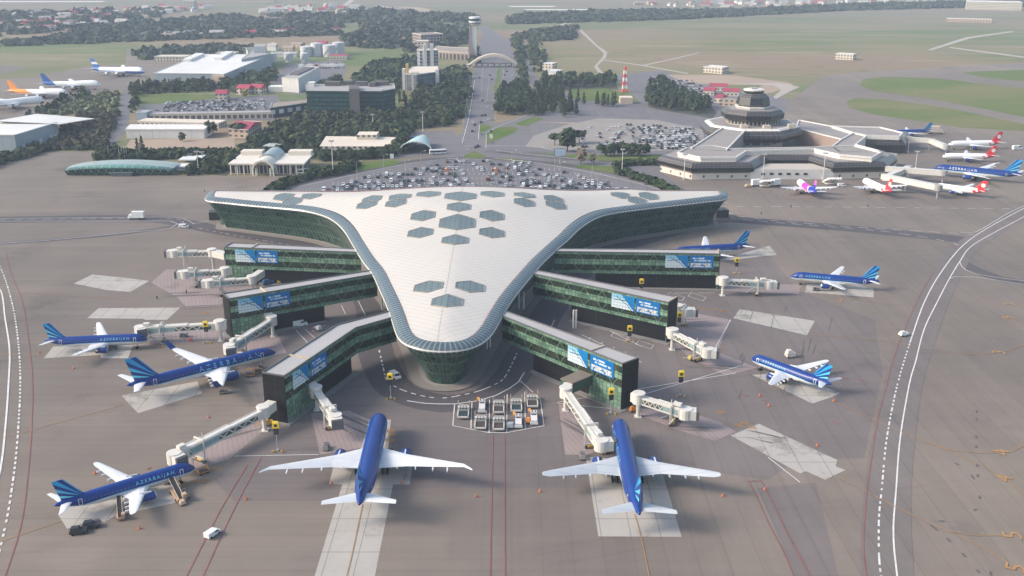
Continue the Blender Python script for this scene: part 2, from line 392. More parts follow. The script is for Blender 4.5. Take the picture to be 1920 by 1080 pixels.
b = MB()
stripe(b, [(1720, 1200), (1697, 1120), (1682, 1080), (1677, 1037), (1675, 987), (1680, 920), (1688, 820), (1705, 720), (1717, 677), (1733, 617), (1757, 567), (1780, 523), (1800, 490), (1820, 463), (1863, 437), (1925, 404), (2100, 310)], .42)
stripe(b, [(1707, 640), (1733, 567), (1763, 513), (1803, 463), (1850, 429), (1925, 388)], .45)
stripe(b, [(1800, 436), (1827, 436), (1860, 418), (1890, 400), (1920, 386)], .3)
stripe(b, [(1780, 523), (1790, 519), (1830, 520), (1920, 534), (2000, 545)], .3)
stripe(b, [(1800, 492), (1803, 500), (1830, 514), (1920, 527), (2000, 535)], .3)
stripe(b, [(1665, 1130), (1652, 1080), (1648, 1037), (1648, 970), (1653, 920), (1663, 820), (1683, 720), (1707, 640)], .48, dash=1.9, gap=1.7)
stripe(b, [(1363, 398), (1413, 410), (1613, 427), (1747, 435), (1827, 440)], .35, dash=4.5, gap=4.5)
stripe(b, [(1363, 405), (1413, 414), (1613, 430), (1700, 440), (1770, 452), (1803, 463)], .35, dash=4.5, gap=4.5)
stripe(b, [(1250, 392), (1350, 388), (1500, 388), (1912, 392)], .35, dash=5, gap=5)
stripe(b, [(1150, 455), (1290, 425), (1363, 405)], .35, dash=3, gap=3)
stripe(b, [(-30, 543), (0, 543), (10, 600), (18, 657), (16, 721), (10, 803), (0, 884), (-30, 1000)], .55)
stripe(b, [(-20, 470), (0, 500), (17, 547), (30, 607), (38, 700), (33, 823), (20, 933), (2, 1023), (-20, 1100)], .55, dash=1.8, gap=1.6)
stripe(b, [(-60, 410), (0, 410), (247, 408), (300, 407), (343, 410), (363, 420)], .3)
stripe(b, [(-60, 415), (0, 415), (320, 415), (333, 420), (320, 428), (233, 437), (100, 450), (0, 457), (-60, 460)], .35)
stripe(b, [(-60, 412), (0, 412), (300, 410), (345, 418)], .25, dash=4, gap=4)
stripe(b, [(363, 420), (420, 408), (470, 395)], .3)
stripe(b, [(372, 428), (430, 440), (480, 449), (560, 463)], .3, dash=2.5, gap=2.5)
stripe(b, [(711, 657), (717, 683), (725, 713), (738, 724), (763, 735), (797, 744), (830, 747), (863, 742), (897, 734), (927, 722), (943, 712), (955, 693), (970, 661)], .5, dash=2.2, gap=1.8)
stripe(b, [(763, 752), (797, 757), (855, 758), (897, 752), (930, 742), (955, 729), (972, 717), (983, 699)], .45)
for q in ([(852.5, 759), (849, 799), (917, 812), (950, 812), (1020, 799), (1013, 749), (976, 715)], ):
    for i in range(len(q)-1): stripe(b, [q[i], q[i+1]], .3)
for a, c in (((885, 754), (883, 804)), ((918, 750), (917, 812)), ((951, 740), (950, 812)), ((984, 735), (985, 805))): stripe(b, [a, c], .3)
for a, c in (((1045, 755), (1380, 700)), ((440, 856), (598, 853)), ((1190, 745), (1400, 683)), ((1340, 655), (1370, 600)), ((1280, 672), (1330, 665)), ((555, 620), (585, 652)), ((572, 618), (602, 645)), ((585, 622), (610, 610)),
    ((640, 573), (648, 590)), ((672, 565), (685, 592)), ((1090, 628), (1203, 680)), ((1112, 606), (1203, 650)), ((1265, 550), (1290, 550)), ((1308, 550), (1340, 550)), ((1180, 770), (1045, 757)), ((1500, 905), (1440, 858)), ((1010, 660), (1040, 600)), ((1105, 640), (1120, 660))): stripe(b, [a, c], .28)
for k in range(5):
    x0 = 1108+k*22; y0 = 633+k*9; stripe(b, [(x0, y0), (x0-14, y0+14)], .25)
for (x0, y0) in ((1165, 626), (1212, 641), (1270, 551), (1310, 551)):
    stripe(b, [(x0-14, y0-2), (x0+14, y0+7)], .2); stripe(b, [(x0-20, y0+5), (x0+8, y0+14)], .2); stripe(b, [(x0-14, y0-2), (x0-20, y0+5)], .2); stripe(b, [(x0+14, y0+7), (x0+8, y0+14)], .2)
# car park bays
for ry, xa, xb in ((318, 760, 1060), (326, 700, 1090), (335, 660, 1130), (344, 625, 1160)):
    for k in range(int((xb-xa)/9)): stripe(b, [(xa+k*9, ry-2.4), (xa+k*9+.3, ry+2.4)], .15)
stripe(b, [(925, 297), (1000, 305), (1100, 322), (1200, 345), (1250, 360)], .5); stripe(b, [(840, 297), (925, 300)], .4); stripe(b, [(560, 350), (640, 333), (760, 308), (860, 296)], .4)
stripe(b, [(870, 274), (1000, 274), (1020, 278), (1060, 288)], .5); stripe(b, [(866, 270), (880, 215), (890, 150)], .35); stripe(b, [(897, 262), (899, 234)], .35); stripe(b, [(911, 278), (912, 252)], .3); stripe(b, [(914, 248), (935, 237), (990, 215)], .3)
stripe(b, [(930, 282), (990, 290), (1100, 300)], .5)
for x0, x1 in ((905, 902), (945, 941), (918, 913)): stripe(b, [(x0, 125), (x1, 190)], .25, dash=6, gap=8)
tag(b.build('white_markings', m_white), kind='structure')
b = MB()
for q in ([(228, 760), (41, 1002)], [(0, 823), (228, 760)], [(-60, 1035), (0, 1017), (41, 1002), (114, 978)],
    [(1567, 893), (1627, 923), (1677, 950), (1747, 983), (1780, 998), (1830, 1005), (1887, 1005)], [(1747, 983), (1813, 1013), (1880, 1050), (1925, 1078)],
    [(1563, 753), (1613, 775), (1663, 798), (1730, 827), (1780, 845), (1840, 850), (1897, 848), (1925, 833)], [(1730, 827), (1797, 853), (1847, 877), (1897, 907), (1930, 932)],
    [(1513, 627), (1580, 633), (1680, 643), (1730, 653), (1797, 663), (1863, 663), (1913, 650), (1935, 630), (1913, 613), (1890, 593), (1875, 590)],
    [(680, 945), (660, 1040), (640, 1120)], [(1190, 965), (1205, 1020), (1222, 1110)], [(0, 545), (247, 563)], [(0, 665), (75, 667)], [(1590, 560), (1700, 575)]):
    if q[0] == (228, 760): continue
    stripe(b, q, .22, .12)
for x, y in ((408, 880), (367, 905), (345, 910), (385, 902), (1442, 679), (1352, 774), (1385, 798), (1410, 802), (1395, 794), (732, 808), (735, 816), (733, 826), (505, 700), (1350, 655), (386, 587), (1305, 577), (1320, 580), (1340, 581), (1355, 584), (478, 795), (462, 797), (300, 650), (470, 692), (455, 684)):
    c = G(x, y)
    for k in range(4): b.poly([(c.x-1.2, c.y-.9+k*.55), (c.x+1.2, c.y-.9+k*.55), (c.x+1.2, c.y-.6+k*.55), (c.x-1.2, c.y-.6+k*.55)], .12)
tag(b.build('orange_guide_lines', m_yellow), kind='structure')
b = MB()
for q in ([(1640, 1130), (1625, 1080), (1619, 1020), (1625, 927), (1635, 853), (1647, 780), (1660, 733), (1668, 700), (1687, 640), (1723, 557), (1747, 517)],
    [(10, 473), (20, 513), (40, 560), (50, 613), (60, 701), (60, 783), (53, 884), (39, 986), (10, 1080), (-10, 1140)], [(924, 817), (919, 1080), (918, 1180)], [(946, 817), (947, 1080), (947, 1180)],
    [(464, 872), (415, 954), (350, 1080), (330, 1120)], [(489, 860), (456, 921), (420, 994), (381, 1080), (360, 1120)], [(1403, 903), (1413, 920), (1440, 980), (1470, 1037), (1488, 1080), (1510, 1140)],
    [(1427, 902), (1447, 940), (1483, 1013), (1518, 1080), (1540, 1130)], [(1403, 903), (1427, 902)]): stripe(b, q, .24, .11)
for q in ([(240, 900), (500, 760)], [(1500, 700), (1680, 720)], [(1560, 790), (1640, 820)], [(1390, 740), (1500, 770)]): stripe(b, q, .5, .11, 1.5, 5)
tag(b.build('red_stand_lines', m_red), kind='structure')
# tyre marks: short dark dashes on the right apron
b = MB()
for q in ([(1831, 770), (1830, 830), (1832, 880), (1836, 930), (1842, 980), (1850, 1040), (1860, 1090)], [(1745, 985), (1775, 1010), (1810, 1045), (1840, 1080)], [(1760, 978), (1800, 975), (1830, 955)], [(1790, 868), (1815, 885), (1833, 910)]): stripe(b, q, .5, .115, 1.2, 5)
for k in range(16):
    x = random.uniform(1380, 1600); y = random.uniform(560, 760); stripe(b, [(x, y), (x-6, y+random.uniform(12, 34))], .14, .117)
for k in range(9): x = 1380+k*60; y = 640+(k*37 % 200); stripe(b, [(x, y), (x+22, y+3)], .12, .117)
tag(b.build('tyre_marks', plain((.095, .083, .082), .9)), kind='structure')
# dark rubber and oil smears under the bridges
b = MB(); SZ[0] = 0
for (x, y, rx, ry, rz, n_) in ((668, 795, 9, 2.2, -.7, 5), (1082, 797, 10, 2.4, -.9, 6), (1345, 690, 9, 1.8, -.15, 4), (1305, 800, 9, 1.6, -.12, 4), (350, 552, 12, 2.2, .1, 4), (380, 575, 10, 2.0, .15, 3), (430, 815, 9, 2.2, .6, 4), (485, 655, 7, 2.2, .4, 3), (1420, 817, 8, 1.6, -.5, 3), (1300, 602, 9, 1.8, .05, 3), (300, 632, 9, 1.6, .1, 3)):
    c = G(x, y)
    for k in range(n_):
        SZ[0] += 1; a0 = random.uniform(0, 6); ox, oy = random.gauss(0, rx*.25), random.gauss(0, ry*.9); L_x = rx*random.uniform(.5, 1); L_y = ry*random.uniform(.12, .34); pts = []
        for q in range(18):
            an = 2*PI*q/18; rr_ = 1+.28*math.sin(an*3+a0)+random.uniform(-.16, .16); X = math.cos(an)*L_x*rr_+ox; Y = math.sin(an)*L_y*rr_+oy; pts.append((c.x+X*math.cos(rz)-Y*math.sin(rz), c.y+X*math.sin(rz)+Y*math.cos(rz), 0))
        b.poly(pts, .09+SZ[0]*.0007)
tag(b.build('oil_smears', material('oil_smear', lambda: scalec((.115, .098, .096), .7+nz(coords()[0], .8, 4)*.6), .8)), kind='structure')
# painted stand numbers
def text_mesh(txt, size, spacing=1.0, extr=0.0):
    cu = bpy.data.curves.new('t', 'FONT'); cu.body = txt; cu.size = size; cu.space_character = spacing; cu.align_x = 'CENTER'; cu.align_y = 'CENTER'; cu.resolution_u = 2; cu.extrude = extr
    ob = bpy.data.objects.new('t', cu); COL.objects.link(ob); dg = bpy.context.evaluated_depsgraph_get()
    me = bpy.data.meshes.new_from_object(ob.evaluated_get(dg)); vsx = [tuple(v.co) for v in me.vertices]; fs = [list(p.vertices) for p in me.polygons]
    bpy.data.objects.remove(ob); bpy.data.curves.remove(cu); bpy.data.meshes.remove(me); return vsx, fs
b = MB()
for t, x, y, rz in (('4', 1879, 849, 80), ('4', 1884, 898, 60), ('5', 1899, 1004, 80), ('5', 1906, 1066, 60), ('3', 1873, 661, 80), ('3', 1890, 596, 110), ('2', 1892, 571, 90)):
    v_, f_ = text_mesh(t, 6.5); c = G(x, y); R = Matrix.Rotation(math.radians(rz), 3, 'Z')
    b.add([(R @ Vector((q[0]*1.25, q[1], 0)))+Vector((c.x, c.y, .2)) for q in v_], f_)
tag(b.build('stand_numbers', m_yellow), kind='structure')
# ------------------------------------------------------------------ main terminal
def zb(x, y):
    t = min(1, max(0, (y-405)/85)); t = t*t*(3-2*t); return 16.5+7.5*t*math.exp(-((x+25)/62)**2)
_ctl = [(383, 372), (388, 377), (410, 379), (460, 385), (510, 391), (560, 398), (593, 406), (620, 417), (643, 435), (663, 463), (680, 490), (697, 512), (710, 540), (722, 567), (731, 590), (737, 610), (744, 630), (757, 644),
        (780, 652.5), (805, 657), (830, 658), (858, 657), (888, 650.5), (911, 638), (927, 620), (943, 591), (960, 563), (980, 537), (1000, 513), (1020, 490), (1047, 465), (1067, 450), (1087, 433), (1113, 417), (1147, 405), (1213, 393), (1280, 383.5), (1330, 377), (1360, 373.5), (1368, 367), (1362, 361), (1345, 357.5)]
_w = [G(x, y, 16.5) for x, y in _ctl]
R_ = _w[-1]; L_ = G(388, 362, 16.5); L2_ = G(402, 358, 16.5)
_back = [(R_.x-35, R_.y-2), (60, 522), (20, 507), (-25, 501), (-70, 505), (-110, 517), (L2_.x+18, L2_.y-1), (L2_.x, L2_.y), (L_.x, L_.y)]
_loop = catmull([(p.x, p.y) for p in _w]+_back, True, 1.0)
_d = [0]
for i in range(len(_loop)): _d.append(_d[-1]+(_loop[(i+1) % len(_loop)]-_loop[i]).length)
NO = 420; OUT = []; j = 0
for k in range(NO):
    t = _d[-1]*k/NO
    while _d[j+1] < t: j += 1
    q = (t-_d[j])/(_d[j+1]-_d[j]); OUT.append(_loop[j].lerp(_loop[(j+1) % len(_loop)], q))
for _ in range(4): OUT = [(OUT[i-1]+OUT[i]*2+OUT[(i+1) % NO])/4 for i in range(NO)]
OUTA = np.array([(p.x, p.y) for p in OUT]); UST = _d[-1]/NO
def onorm(i, k=3):
    d = (OUT[(i+k) % NO]-OUT[i-k]).normalized(); return Vector((-d.y, d.x, 0))      # inward (loop runs counter-clockwise)
_ar = sum(OUT[i].x*OUT[(i+1) % NO].y-OUT[(i+1) % NO].x*OUT[i].y for i in range(NO))
NS = 1 if _ar > 0 else -1
NOR = [onorm(i)*NS for i in range(NO)]
def dist_out(x, y): return float(np.sqrt(((OUTA-np.array((x, y)))**2).sum(1).min()))
BW = 5.0
def roof_z(x, y):
    d = max(0, dist_out(x, y)-BW); return zb(x, y)+.9+6.5*(1-math.exp(-d/38))
term = thing('airport_terminal', 'huge three-lobed terminal with white roof, hexagonal skylights and dark green glass walls', 'terminal', (-23, 420, 0), world=True)
b = MB(); inner = [OUT[i]+NOR[i]*BW for i in range(NO)]
gx = np.arange(-185, 145, 4.0); pts = [(p.x, p.y) for p in inner]; ipoly = pts[:]
for X in gx:
    for Y in np.arange(285, 560, 4.0):
        xx = X+(2 if int(Y/4) % 2 else 0)
        if inpoly(xx, Y, ipoly) and dist_out(xx, Y) > BW+1.5: pts.append((xx, float(Y)))
r = mathutils.geometry.delaunay_2d_cdt([Vector(p) for p in pts], [(i, (i+1) % NO) for i in range(NO)], [], 1, 1e-5)
vz = [(q.x, q.y, roof_z(q.x, q.y)) for q in r[0]]; b.add(vz, [list(t) for t in r[2]])
def roof_fn():
    o, x, y, z = coords()
    g = y-(x+1.5).abs()*.85
    s1 = g.near(3.4, .26); s2 = (y*.6+(x+1.5).abs()).near(6.8, .22)
    return scalec((.515, .480, .435), 1.0-s1*.15-s2*.07-(x+1.5).near(400, .22)*.25+(nz(o, .05, 4)-.5)*.10-((x+y*.85).near(9, .07))*.05), .5+nz(o, .1, 3)*.2
m_roof = material('white_roof_sheet', roof_fn, .5, spec=.25)
b.build('roof', m_roof, term, smooth=True)
def band_fn():
    n = V.nt.nodes.new('ShaderNodeUVMap'); sp = V.nt.nodes.new('ShaderNodeSeparateXYZ'); V.nt.links.new(n.outputs[0], sp.inputs[0]); u = V(sp.outputs[0]); v = V(sp.outputs[1])
    k = u.near(2.0, .34); c = mixc(k*.6, (.055, .085, .10), (.21, .24, .25)); c = mixc((v > 4.9)*(v < 5.5), c, (.45, .43, .40)); c = mixc(v.near(2.0, .1), c, (.10, .12, .125))  # pale strip along the outer lip is a painted rim highlight
    c = mixc((v < .35), c, (.30, .12, .09))
    return scalec(c, .85+nz(coords()[0], .2, 3)*.3), .25+k*.3
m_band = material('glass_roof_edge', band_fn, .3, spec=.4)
b = MB(); prof = [(BW+.02, 1.0, 0), (BW-.6, 1.25, .6), (3.2, 1.15, 2.0), (1.6, .75, 3.6), (.4, .1, 4.6), (0, -.6, 5.4), (.25, -1.2, 6.0), (1.2, -1.7, 7.0)]
rings = [[OUT[i]+NOR[i]*a+Vector((0, 0, zb(OUT[i].x, OUT[i].y)+dz-OUT[i].z)) for i in range(NO)] for a, dz, vv in prof]
def rings_uv(b, rings, vvs, m=0):
    n = len(rings[0])
    for k in range(len(rings)-1):
        base = rings[k]+rings[k+1]
        b.add(base, [(i, (i+1) % n, n+(i+1) % n, n+i) if NS < 0 else (i, n+i, n+(i+1) % n, (i+1) % n) for i in range(n)], m,
              [[(i*UST, vvs[k]), ((i+1)*UST, vvs[k]), ((i+1)*UST, vvs[k+1]), (i*UST, vvs[k+1])] if NS < 0 else [(i*UST, vvs[k]), (i*UST, vvs[k+1]), ((i+1)*UST, vvs[k+1]), ((i+1)*UST, vvs[k])] for i in range(n)])
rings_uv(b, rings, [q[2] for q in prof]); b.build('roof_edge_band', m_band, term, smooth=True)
def uvx():
    n = V.nt.nodes.new('ShaderNodeUVMap'); sp = V.nt.nodes.new('ShaderNodeSeparateXYZ'); V.nt.links.new(n.outputs[0], sp.inputs[0]); return V(sp.outputs[0]), V(sp.outputs[1])
def facade_fn():
    u, v = uvx(); o = coords()[0]; cell = comb((u/2.2).fl(), (v/1.6).fl(), 0.0)
    n = V.nt.nodes.new('ShaderNodeTexWhiteNoise'); V.nt.links.new(cell.k, n.inputs['Vector']); wn_ = V(n.outputs[0])
    c = mixc(wn_, (.008, .026, .019), (.040, .092, .068))
    slab = ((v-4.6).abs() < .55).mx((v-9.6).abs() < .55).mx((v-13.6).abs() < .4)
    c = mixc(slab*.75, c, (.055, .115, .085))
    c = mixc(sm(nz(comb(u*.4, v, 0), .25, 3), .55, .7)*.35, c, (.085, .085, .05))  # brownish noise paints reflections and interior variation into the glass
    dg = ((u+v*.7).near(8.8, .2))
    mul = (u.near(2.2, .13)).mx(v.near(1.6, .06)*.4).mx(dg*.35)
    return mixc(mul*.7, c, (.085, .135, .11)), mul*.3+.08
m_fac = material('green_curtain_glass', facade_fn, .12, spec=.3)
b = MB(); rr = []; vv = []
for t in [0, .12, .25, .4, .55, .7, .85, 1.0]:
    ins = 1.3+8.2*(1-(1-t)**1.25); zt = lambda i: zb(OUT[i].x, OUT[i].y)-1.7
    rr.append([OUT[i]+NOR[i]*ins+Vector((0, 0, zt(i)*(1-t)+.25*t-OUT[i].z)) for i in range(NO)]); vv.append(14.8*(1-t))
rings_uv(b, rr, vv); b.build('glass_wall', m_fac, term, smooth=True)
BASE = rr[-1]
b = MB(); b.prism([(p.x, p.y) for p in [BASE[i]-NOR[i]*1.6 for i in range(NO)]], .02, .35); b.build('plinth', plain((.24, .22, .20), .8), term)
HOLES.append([(p.x, p.y) for p in OUT[::6]])
# light kerb line a few metres out from the wall foot
b = MB(); kb = [BASE[i]-NOR[i]*5.5 for i in range(NO)]
for i in range(NO):
    a, c = kb[i], kb[(i+1) % NO]; na, nc = NOR[i], NOR[(i+1) % NO]
    b.add([(a.x, a.y, .30), (c.x, c.y, .30), (c.x+nc.x*5, c.y+nc.y*5, .30), (a.x+na.x*5, a.y+na.y*5, .30)], [(0, 1, 2, 3)])
tag(b.build('terminal_pavement', plain((.20, .175, .155), .85, sc=.05)), kind='structure')
# dark entrance blocks at the two far tips
for k, (px, py) in enumerate(((404, 412), (1352, 408))):
    c = G(px, py); b = MB(); b.box((c.x, c.y+2, 2.2), (7, 6, 4.4), rz=.2); b.build('entrance_block', plain((.02, .02, .022), .5), term)
# skylights, ray marched on to the roof surface
def on_roof(px, py, h=.25):
    a = G(px, py, 40); g = G(px, py, 10)
    for k in range(400):
        q = a.lerp(g, k/400)
        if inpoly(q.x, q.y, ipoly) and q.z <= roof_z(q.x, q.y): return q
    return None
def sky_fn():
    o, x, y, z = coords()
    a = (x).near(2.4, .13); c_ = (x*.5+y*.866).near(2.4, .13); d = (x*.5-y*.866).near(2.4, .13)
    return mixc(a.mx(c_).mx(d)*.9, scalec((.135, .175, .18), .8+nz(o, .15, 3)*.4), (.060, .075, .075))
m_sky = material('skylight_glass', sky_fn, .35, spec=.2); m_skf = plain((.26, .235, .20), .6)
SK = [(532, 369, 5.6, 'west lobe tip'), (584, 367, 5.6, 'w'), (548, 378, 5.6, 'w'), (697, 374, 5.4, 'w'), (688, 384, 5.6, 'w'), (750, 369, 6, 'w'), (742, 381, 5.6, 'w'), (803, 364, 6.5, 'w'), (863, 368, 8.6, 'c'), (860, 388, 6.2, 'c'), (923, 364, 6.5, 'c'), (793, 405, 6.3, 'c'),
      (788, 437, 6.3, 'c'), (857, 417, 9.2, 'c'), (922, 405, 6.3, 'c'), (922, 437, 6.3, 'c'), (853, 450, 6.5, 'c'), (983, 366, 5.8, 'e'), (983, 380, 5.6, 'e'), (1038, 374, 5.4, 'e'), (1042, 385, 5.6, 'e'), (1163, 366, 5.6, 'e'), (1216, 368, 5.6, 'e'), (1195, 377, 5.6, 'e'),
      (803, 538, 6.2, 'f'), (881, 538, 6.2, 'f'), (838, 564, 6.4, 'f')]
for px, py, Rr, _n in SK:
    c = on_roof(px, py)
    if c is None: print('skylight off roof', px, py); continue
    b = MB(); n = 5; cs = [Vector((c.x+Rr*math.cos(PI/6+k*PI/3), c.y+Rr*math.sin(PI/6+k*PI/3), 0)) for k in range(6)]; cc = Vector((c.x, c.y, 0))
    for k in range(6):
        A, B_ = cs[k], cs[(k+1) % 6]; idx = {}; vs_ = []
        for i in range(n+1):
            for j in range(n+1-i):
                p = cc+(A-cc)*i/n+(B_-cc)*j/n; idx[i, j] = len(vs_); vs_.append((p.x, p.y, roof_z(p.x, p.y)+.16))
        fs = []
        for i in range(n):
            for j in range(n-i):
                fs.append((idx[i, j], idx[i+1, j], idx[i, j+1]))
                if i+j < n-1: fs.append((idx[i+1, j], idx[i+1, j+1], idx[i, j+1]))
        b.add(vs_, fs)
    sk = b.build('skylight', m_sky, term); f = MB()
    for k in range(6):
        A, B_ = cs[k], cs[(k+1) % 6]
        for i in range(4):
            p = A.lerp(B_, i/4); q = A.lerp(B_, (i+1)/4); f.beam((p.x, p.y, roof_z(p.x, p.y)+.12), (q.x, q.y, roof_z(q.x, q.y)+.12), .35, .3)
    fo = f.build('skylight_frame', m_skf, None, origin=(0, 0, 0)); fo.parent = sk; fo.location = -term.location
# support columns under the roof lobes near the piers
for px, py in ((1075, 615), (1080, 615), (973, 580), (982, 580), (913, 655), (919, 652), (717, 582)):
    c = G(px, py); b = MB(); b.cyl((c.x, c.y, 0), (c.x, c.y, 7.5), .35, n=10); b.build('support_column', plain((.6, .58, .55)), term)

# ------------------------------------------------------------------ boarding piers
def pier_fn(dark):
    def fn():
        u, v = uvx(); o = coords()[0]
        n = V.nt.nodes.new('ShaderNodeTexWhiteNoise'); V.nt.links.new(comb((u/1.6).fl(), (v/1.5).fl(), 0.0).k, n.inputs['Vector']); wn_ = V(n.outputs[0])
        g = mixc(wn_, (.095, .180, .125), (.200, .310, .215)); d = mixc(wn_, (.005, .008, .006), (.030, .034, .022))
        band = ((v-14.0).abs() < 1.1).mx((v-9.2).abs() < 1.3)
        c = mixc(band*.95, g, d)
        c = mixc(sm(nz(comb(u*.5, v*1.5, 0), .3, 4), .55, .68)*.45, c, (.02, .03, .018))
        tr = ((((u.mod(8.0))-4.0).abs()-(15.2-v)*.75).abs() < .16)*(v > 12.6)
        t2 = ((((u.mod(8.0))-4.0).abs()-(v-7.6)*.75).abs() < .16)*(v < 10.8)*(v > 7.4)
        c = mixc(tr.mx(t2)*.75, c, (.15, .24, .17))
        mul = (u.near(1.6, .13)).mx(v.near(1.5, .09))
        c = mixc(mul*.7, c, (.015, .028, .02))
        return scalec(c, dark), .12+mul*.3
    return fn
m_pier = material('pier_glass', pier_fn(1.0), .15, spec=.25)
def panel_fn():
    o, x, y, z = coords()
    return scalec((.012, .012, .013), 1.0+((z.near(3.2, .07)).mx((x+y).near(4, .08)))*1.2)
m_panel = material('black_cladding', panel_fn, .5, spec=.12)
m_proof = material('grey_pier_roof', lambda: scalec((.35, .335, .33), .8+nz(coords()[0], .06, 5)*.28+nz(coords()[0], 1.0, 3)*.1), .7)
m_beige = plain((.42, .35, .26), .7)
def ad_fn(right):
    def fn():
        u, v = uvx(); o = comb(u, v, 0.0)
        if right:
            t1 = ((v-.78).abs() < .055)*(nz(comb(u*14, v*3, 0), 1.5, 2) > .42)*(u > .12)*(u < .62)
            t2 = ((v-.60).abs() < .05)*(nz(comb(u*12, v*3, 4), 1.5, 2) > .46)*(u > .2)*(u < .9)
            t3 = (v < .42)*(v > .08)*(nz(comb(u*7, v*5, 2), 1.2, 4) > .43)*(u > .06)*(u < .92)
            c = mixc(t1.mx(t2), (.003, .13, .38), (.60, .72, .78)); c = mixc(t3, c, mixc(nz(comb(u*6, v*6, 7), 2, 3), (.30, .42, .48), (.75, .66, .55)))
        else:
            d = v*.55+u; c = mixc((d > .98), mixc(sm(v, .4, .9), (.52, .60, .63), (.22, .45, .58)), (.004, .17, .42))
            pl = (((v-.62)-(u-.4)*.15).abs() < .03)*(u > .12)*(u < .70); wg = (((v-.62)+(u-.42)*1.1).abs() < .03)*((u-.4).abs() < .2)
            st_ = ((d.near(.11, .02)))*(d > .85)*(d < 1.2)*(v < .5)
            c = mixc(pl.mx(wg), c, (.05, .12, .2)); c = mixc(st_, c, (.01, .12, .33))
        g = (u.near(.125, .006)).mx(v.near(.2, .012))
        return mixc(g*.7, c, (.02, .05, .07))
    return fn
m_ad1 = material('poster_white_blue', ad_fn(False), .5, spec=.1); m_ad2 = material('poster_blue', ad_fn(True), .5, spec=.1)
def pier(label, near, far, endlen, black, ztop=16.0, posters=(0.02, .5), endglass=True):
    """near / far: roof edge points from the outer end inwards (surveyed at roof height)"""
    Nn = [G(x, y, ztop) for x, y in near]; Ff = [G(x, y, ztop) for x, y in far]
    c0 = (Nn[0]+Ff[0])/2; t = thing('boarding_pier', label, 'boarding pier', (c0.x, c0.y, 0), world=True, group='glass boarding piers around the terminal')
    HOLES.append([(p.x, p.y) for p in Nn+Ff[::-1]])
    b = MB(); w1 = Nn+Ff[::-1]
    for i in range(len(Nn)-1):
        q = [Nn[i], Nn[i+1], Ff[i+1], Ff[i]]
        b.add([(*p[:2], ztop-.02) for p in q], [(0, 1, 2, 3) if (Nn[i+1]-Nn[i]).cross(Ff[i]-Nn[i]).z > 0 else (3, 2, 1, 0)])
    b.build('roof', m_proof, t)
    k = MB()
    for L in (Nn, Ff):
        for i in range(len(L)-1): k.beam((*L[i][:2], ztop+.15), (*L[i+1][:2], ztop+.15), .35, .5)
    k.beam((*Nn[0][:2], ztop+.15), (*Ff[0][:2], ztop+.15), .35, .5); 
    d0 = (Nn[1]-Nn[0]); f0 = (Ff[1]-Ff[0]); e1 = Nn[0]+d0.normalized()*endlen; e2 = Ff[0]+f0.normalized()*endlen
    k.build('parapet', plain((.10, .10, .105), .5), t)
    k = MB(); k.beam((*e1[:2], ztop+.2), (*e2[:2], ztop+.2), .6, .6); k.build('roof_joint', m_beige, t)
    g = MB(); u = 0
    def wall(a, c, z0, z1, ua):
        L = (c-a).length; g.add([(*a[:2], z0), (*c[:2], z0), (*c[:2], z1), (*a[:2], z1)], [(0, 1, 2, 3)], 0, [[(ua, z0), (ua+L, z0), (ua+L, z1), (ua, z1)]]); return ua+L
    for L, e in ((Nn, e1), (Ff, e2)):
        u = wall(L[0], e, .1, ztop-.1, 0); u = wall(e, L[1], 6.6, ztop-.1, u)
        for i in range(1, len(L)-1): u = wall(L[i], L[i+1], 6.6, ztop-.1, u)
    g.build('glass_wall', m_pier, t)
    g = MB(); un = MB()
    for i in range(len(Nn)-1):
        a, c, d, e = (Nn[i] if i else e1), Nn[i+1], Ff[i+1], (Ff[i] if i else e2); un.add([(*p[:2], 6.6) for p in (a, c, d, e)], [(0, 1, 2, 3)])
    un.build('soffit', plain((.05, .05, .05), .6), t)
    ew = MB(); a, c = Nn[0], Ff[0]; o = ((a-Nn[1]).normalized())*.12
    ew.beam((a.x+o.x, a.y+o.y, ztop/2), (c.x+o.x, c.y+o.y, ztop/2), .25, ztop); ew.build('end_wall', m_panel, t)
    if black:       # closed dark ground storey along part of the pier
        bl = MB(); dd = Nn[1]-Nn[0]; f1 = Ff[1]-Ff[0]; Ln = dd.length; s0 = endlen/Ln+.004; s1 = black
        pa, pb, pc, pd = Nn[0]+dd*s0, Nn[0]+dd*s1, Ff[0]+f1*s1, Ff[0]+f1*s0; ins = .7/((Ff[0]-Nn[0]).length)
        q = [pa.lerp(pd, ins), pb.lerp(pc, ins), pb.lerp(pc, 1-ins), pa.lerp(pd, 1-ins)]
        bl.prism(q, .05, 6.58); bl.build('ground_storey', m_panel, t)
        pl = MB(); q = [pa.lerp(pd, -ins*2), pb.lerp(pc, -ins*2), pb.lerp(pc, 1+ins*2), pa.lerp(pd, 1+ins*2)]; q = q
        pl.prism([Nn[0]+(Nn[0]-Ff[0]).normalized()*1.6-dd.normalized()*1.6, pb+(Nn[0]-Ff[0]).normalized()*1.6, pc-(Nn[0]-Ff[0]).normalized()*1.6, Ff[0]-(Nn[0]-Ff[0]).normalized()*1.6-dd.normalized()*1.6], .02, .3, 0); pl.build('kerb', plain((.19, .18, .17), .8), t)
    dd = Nn[1]-Nn[0]; out = (Nn[0]-Ff[0]); out = (out-dd*(out.dot(dd)/dd.dot(dd))).normalized()*.12; Ln = dd.length; D = dd/Ln
    flip = D.x < 0          # read left to right from the apron side
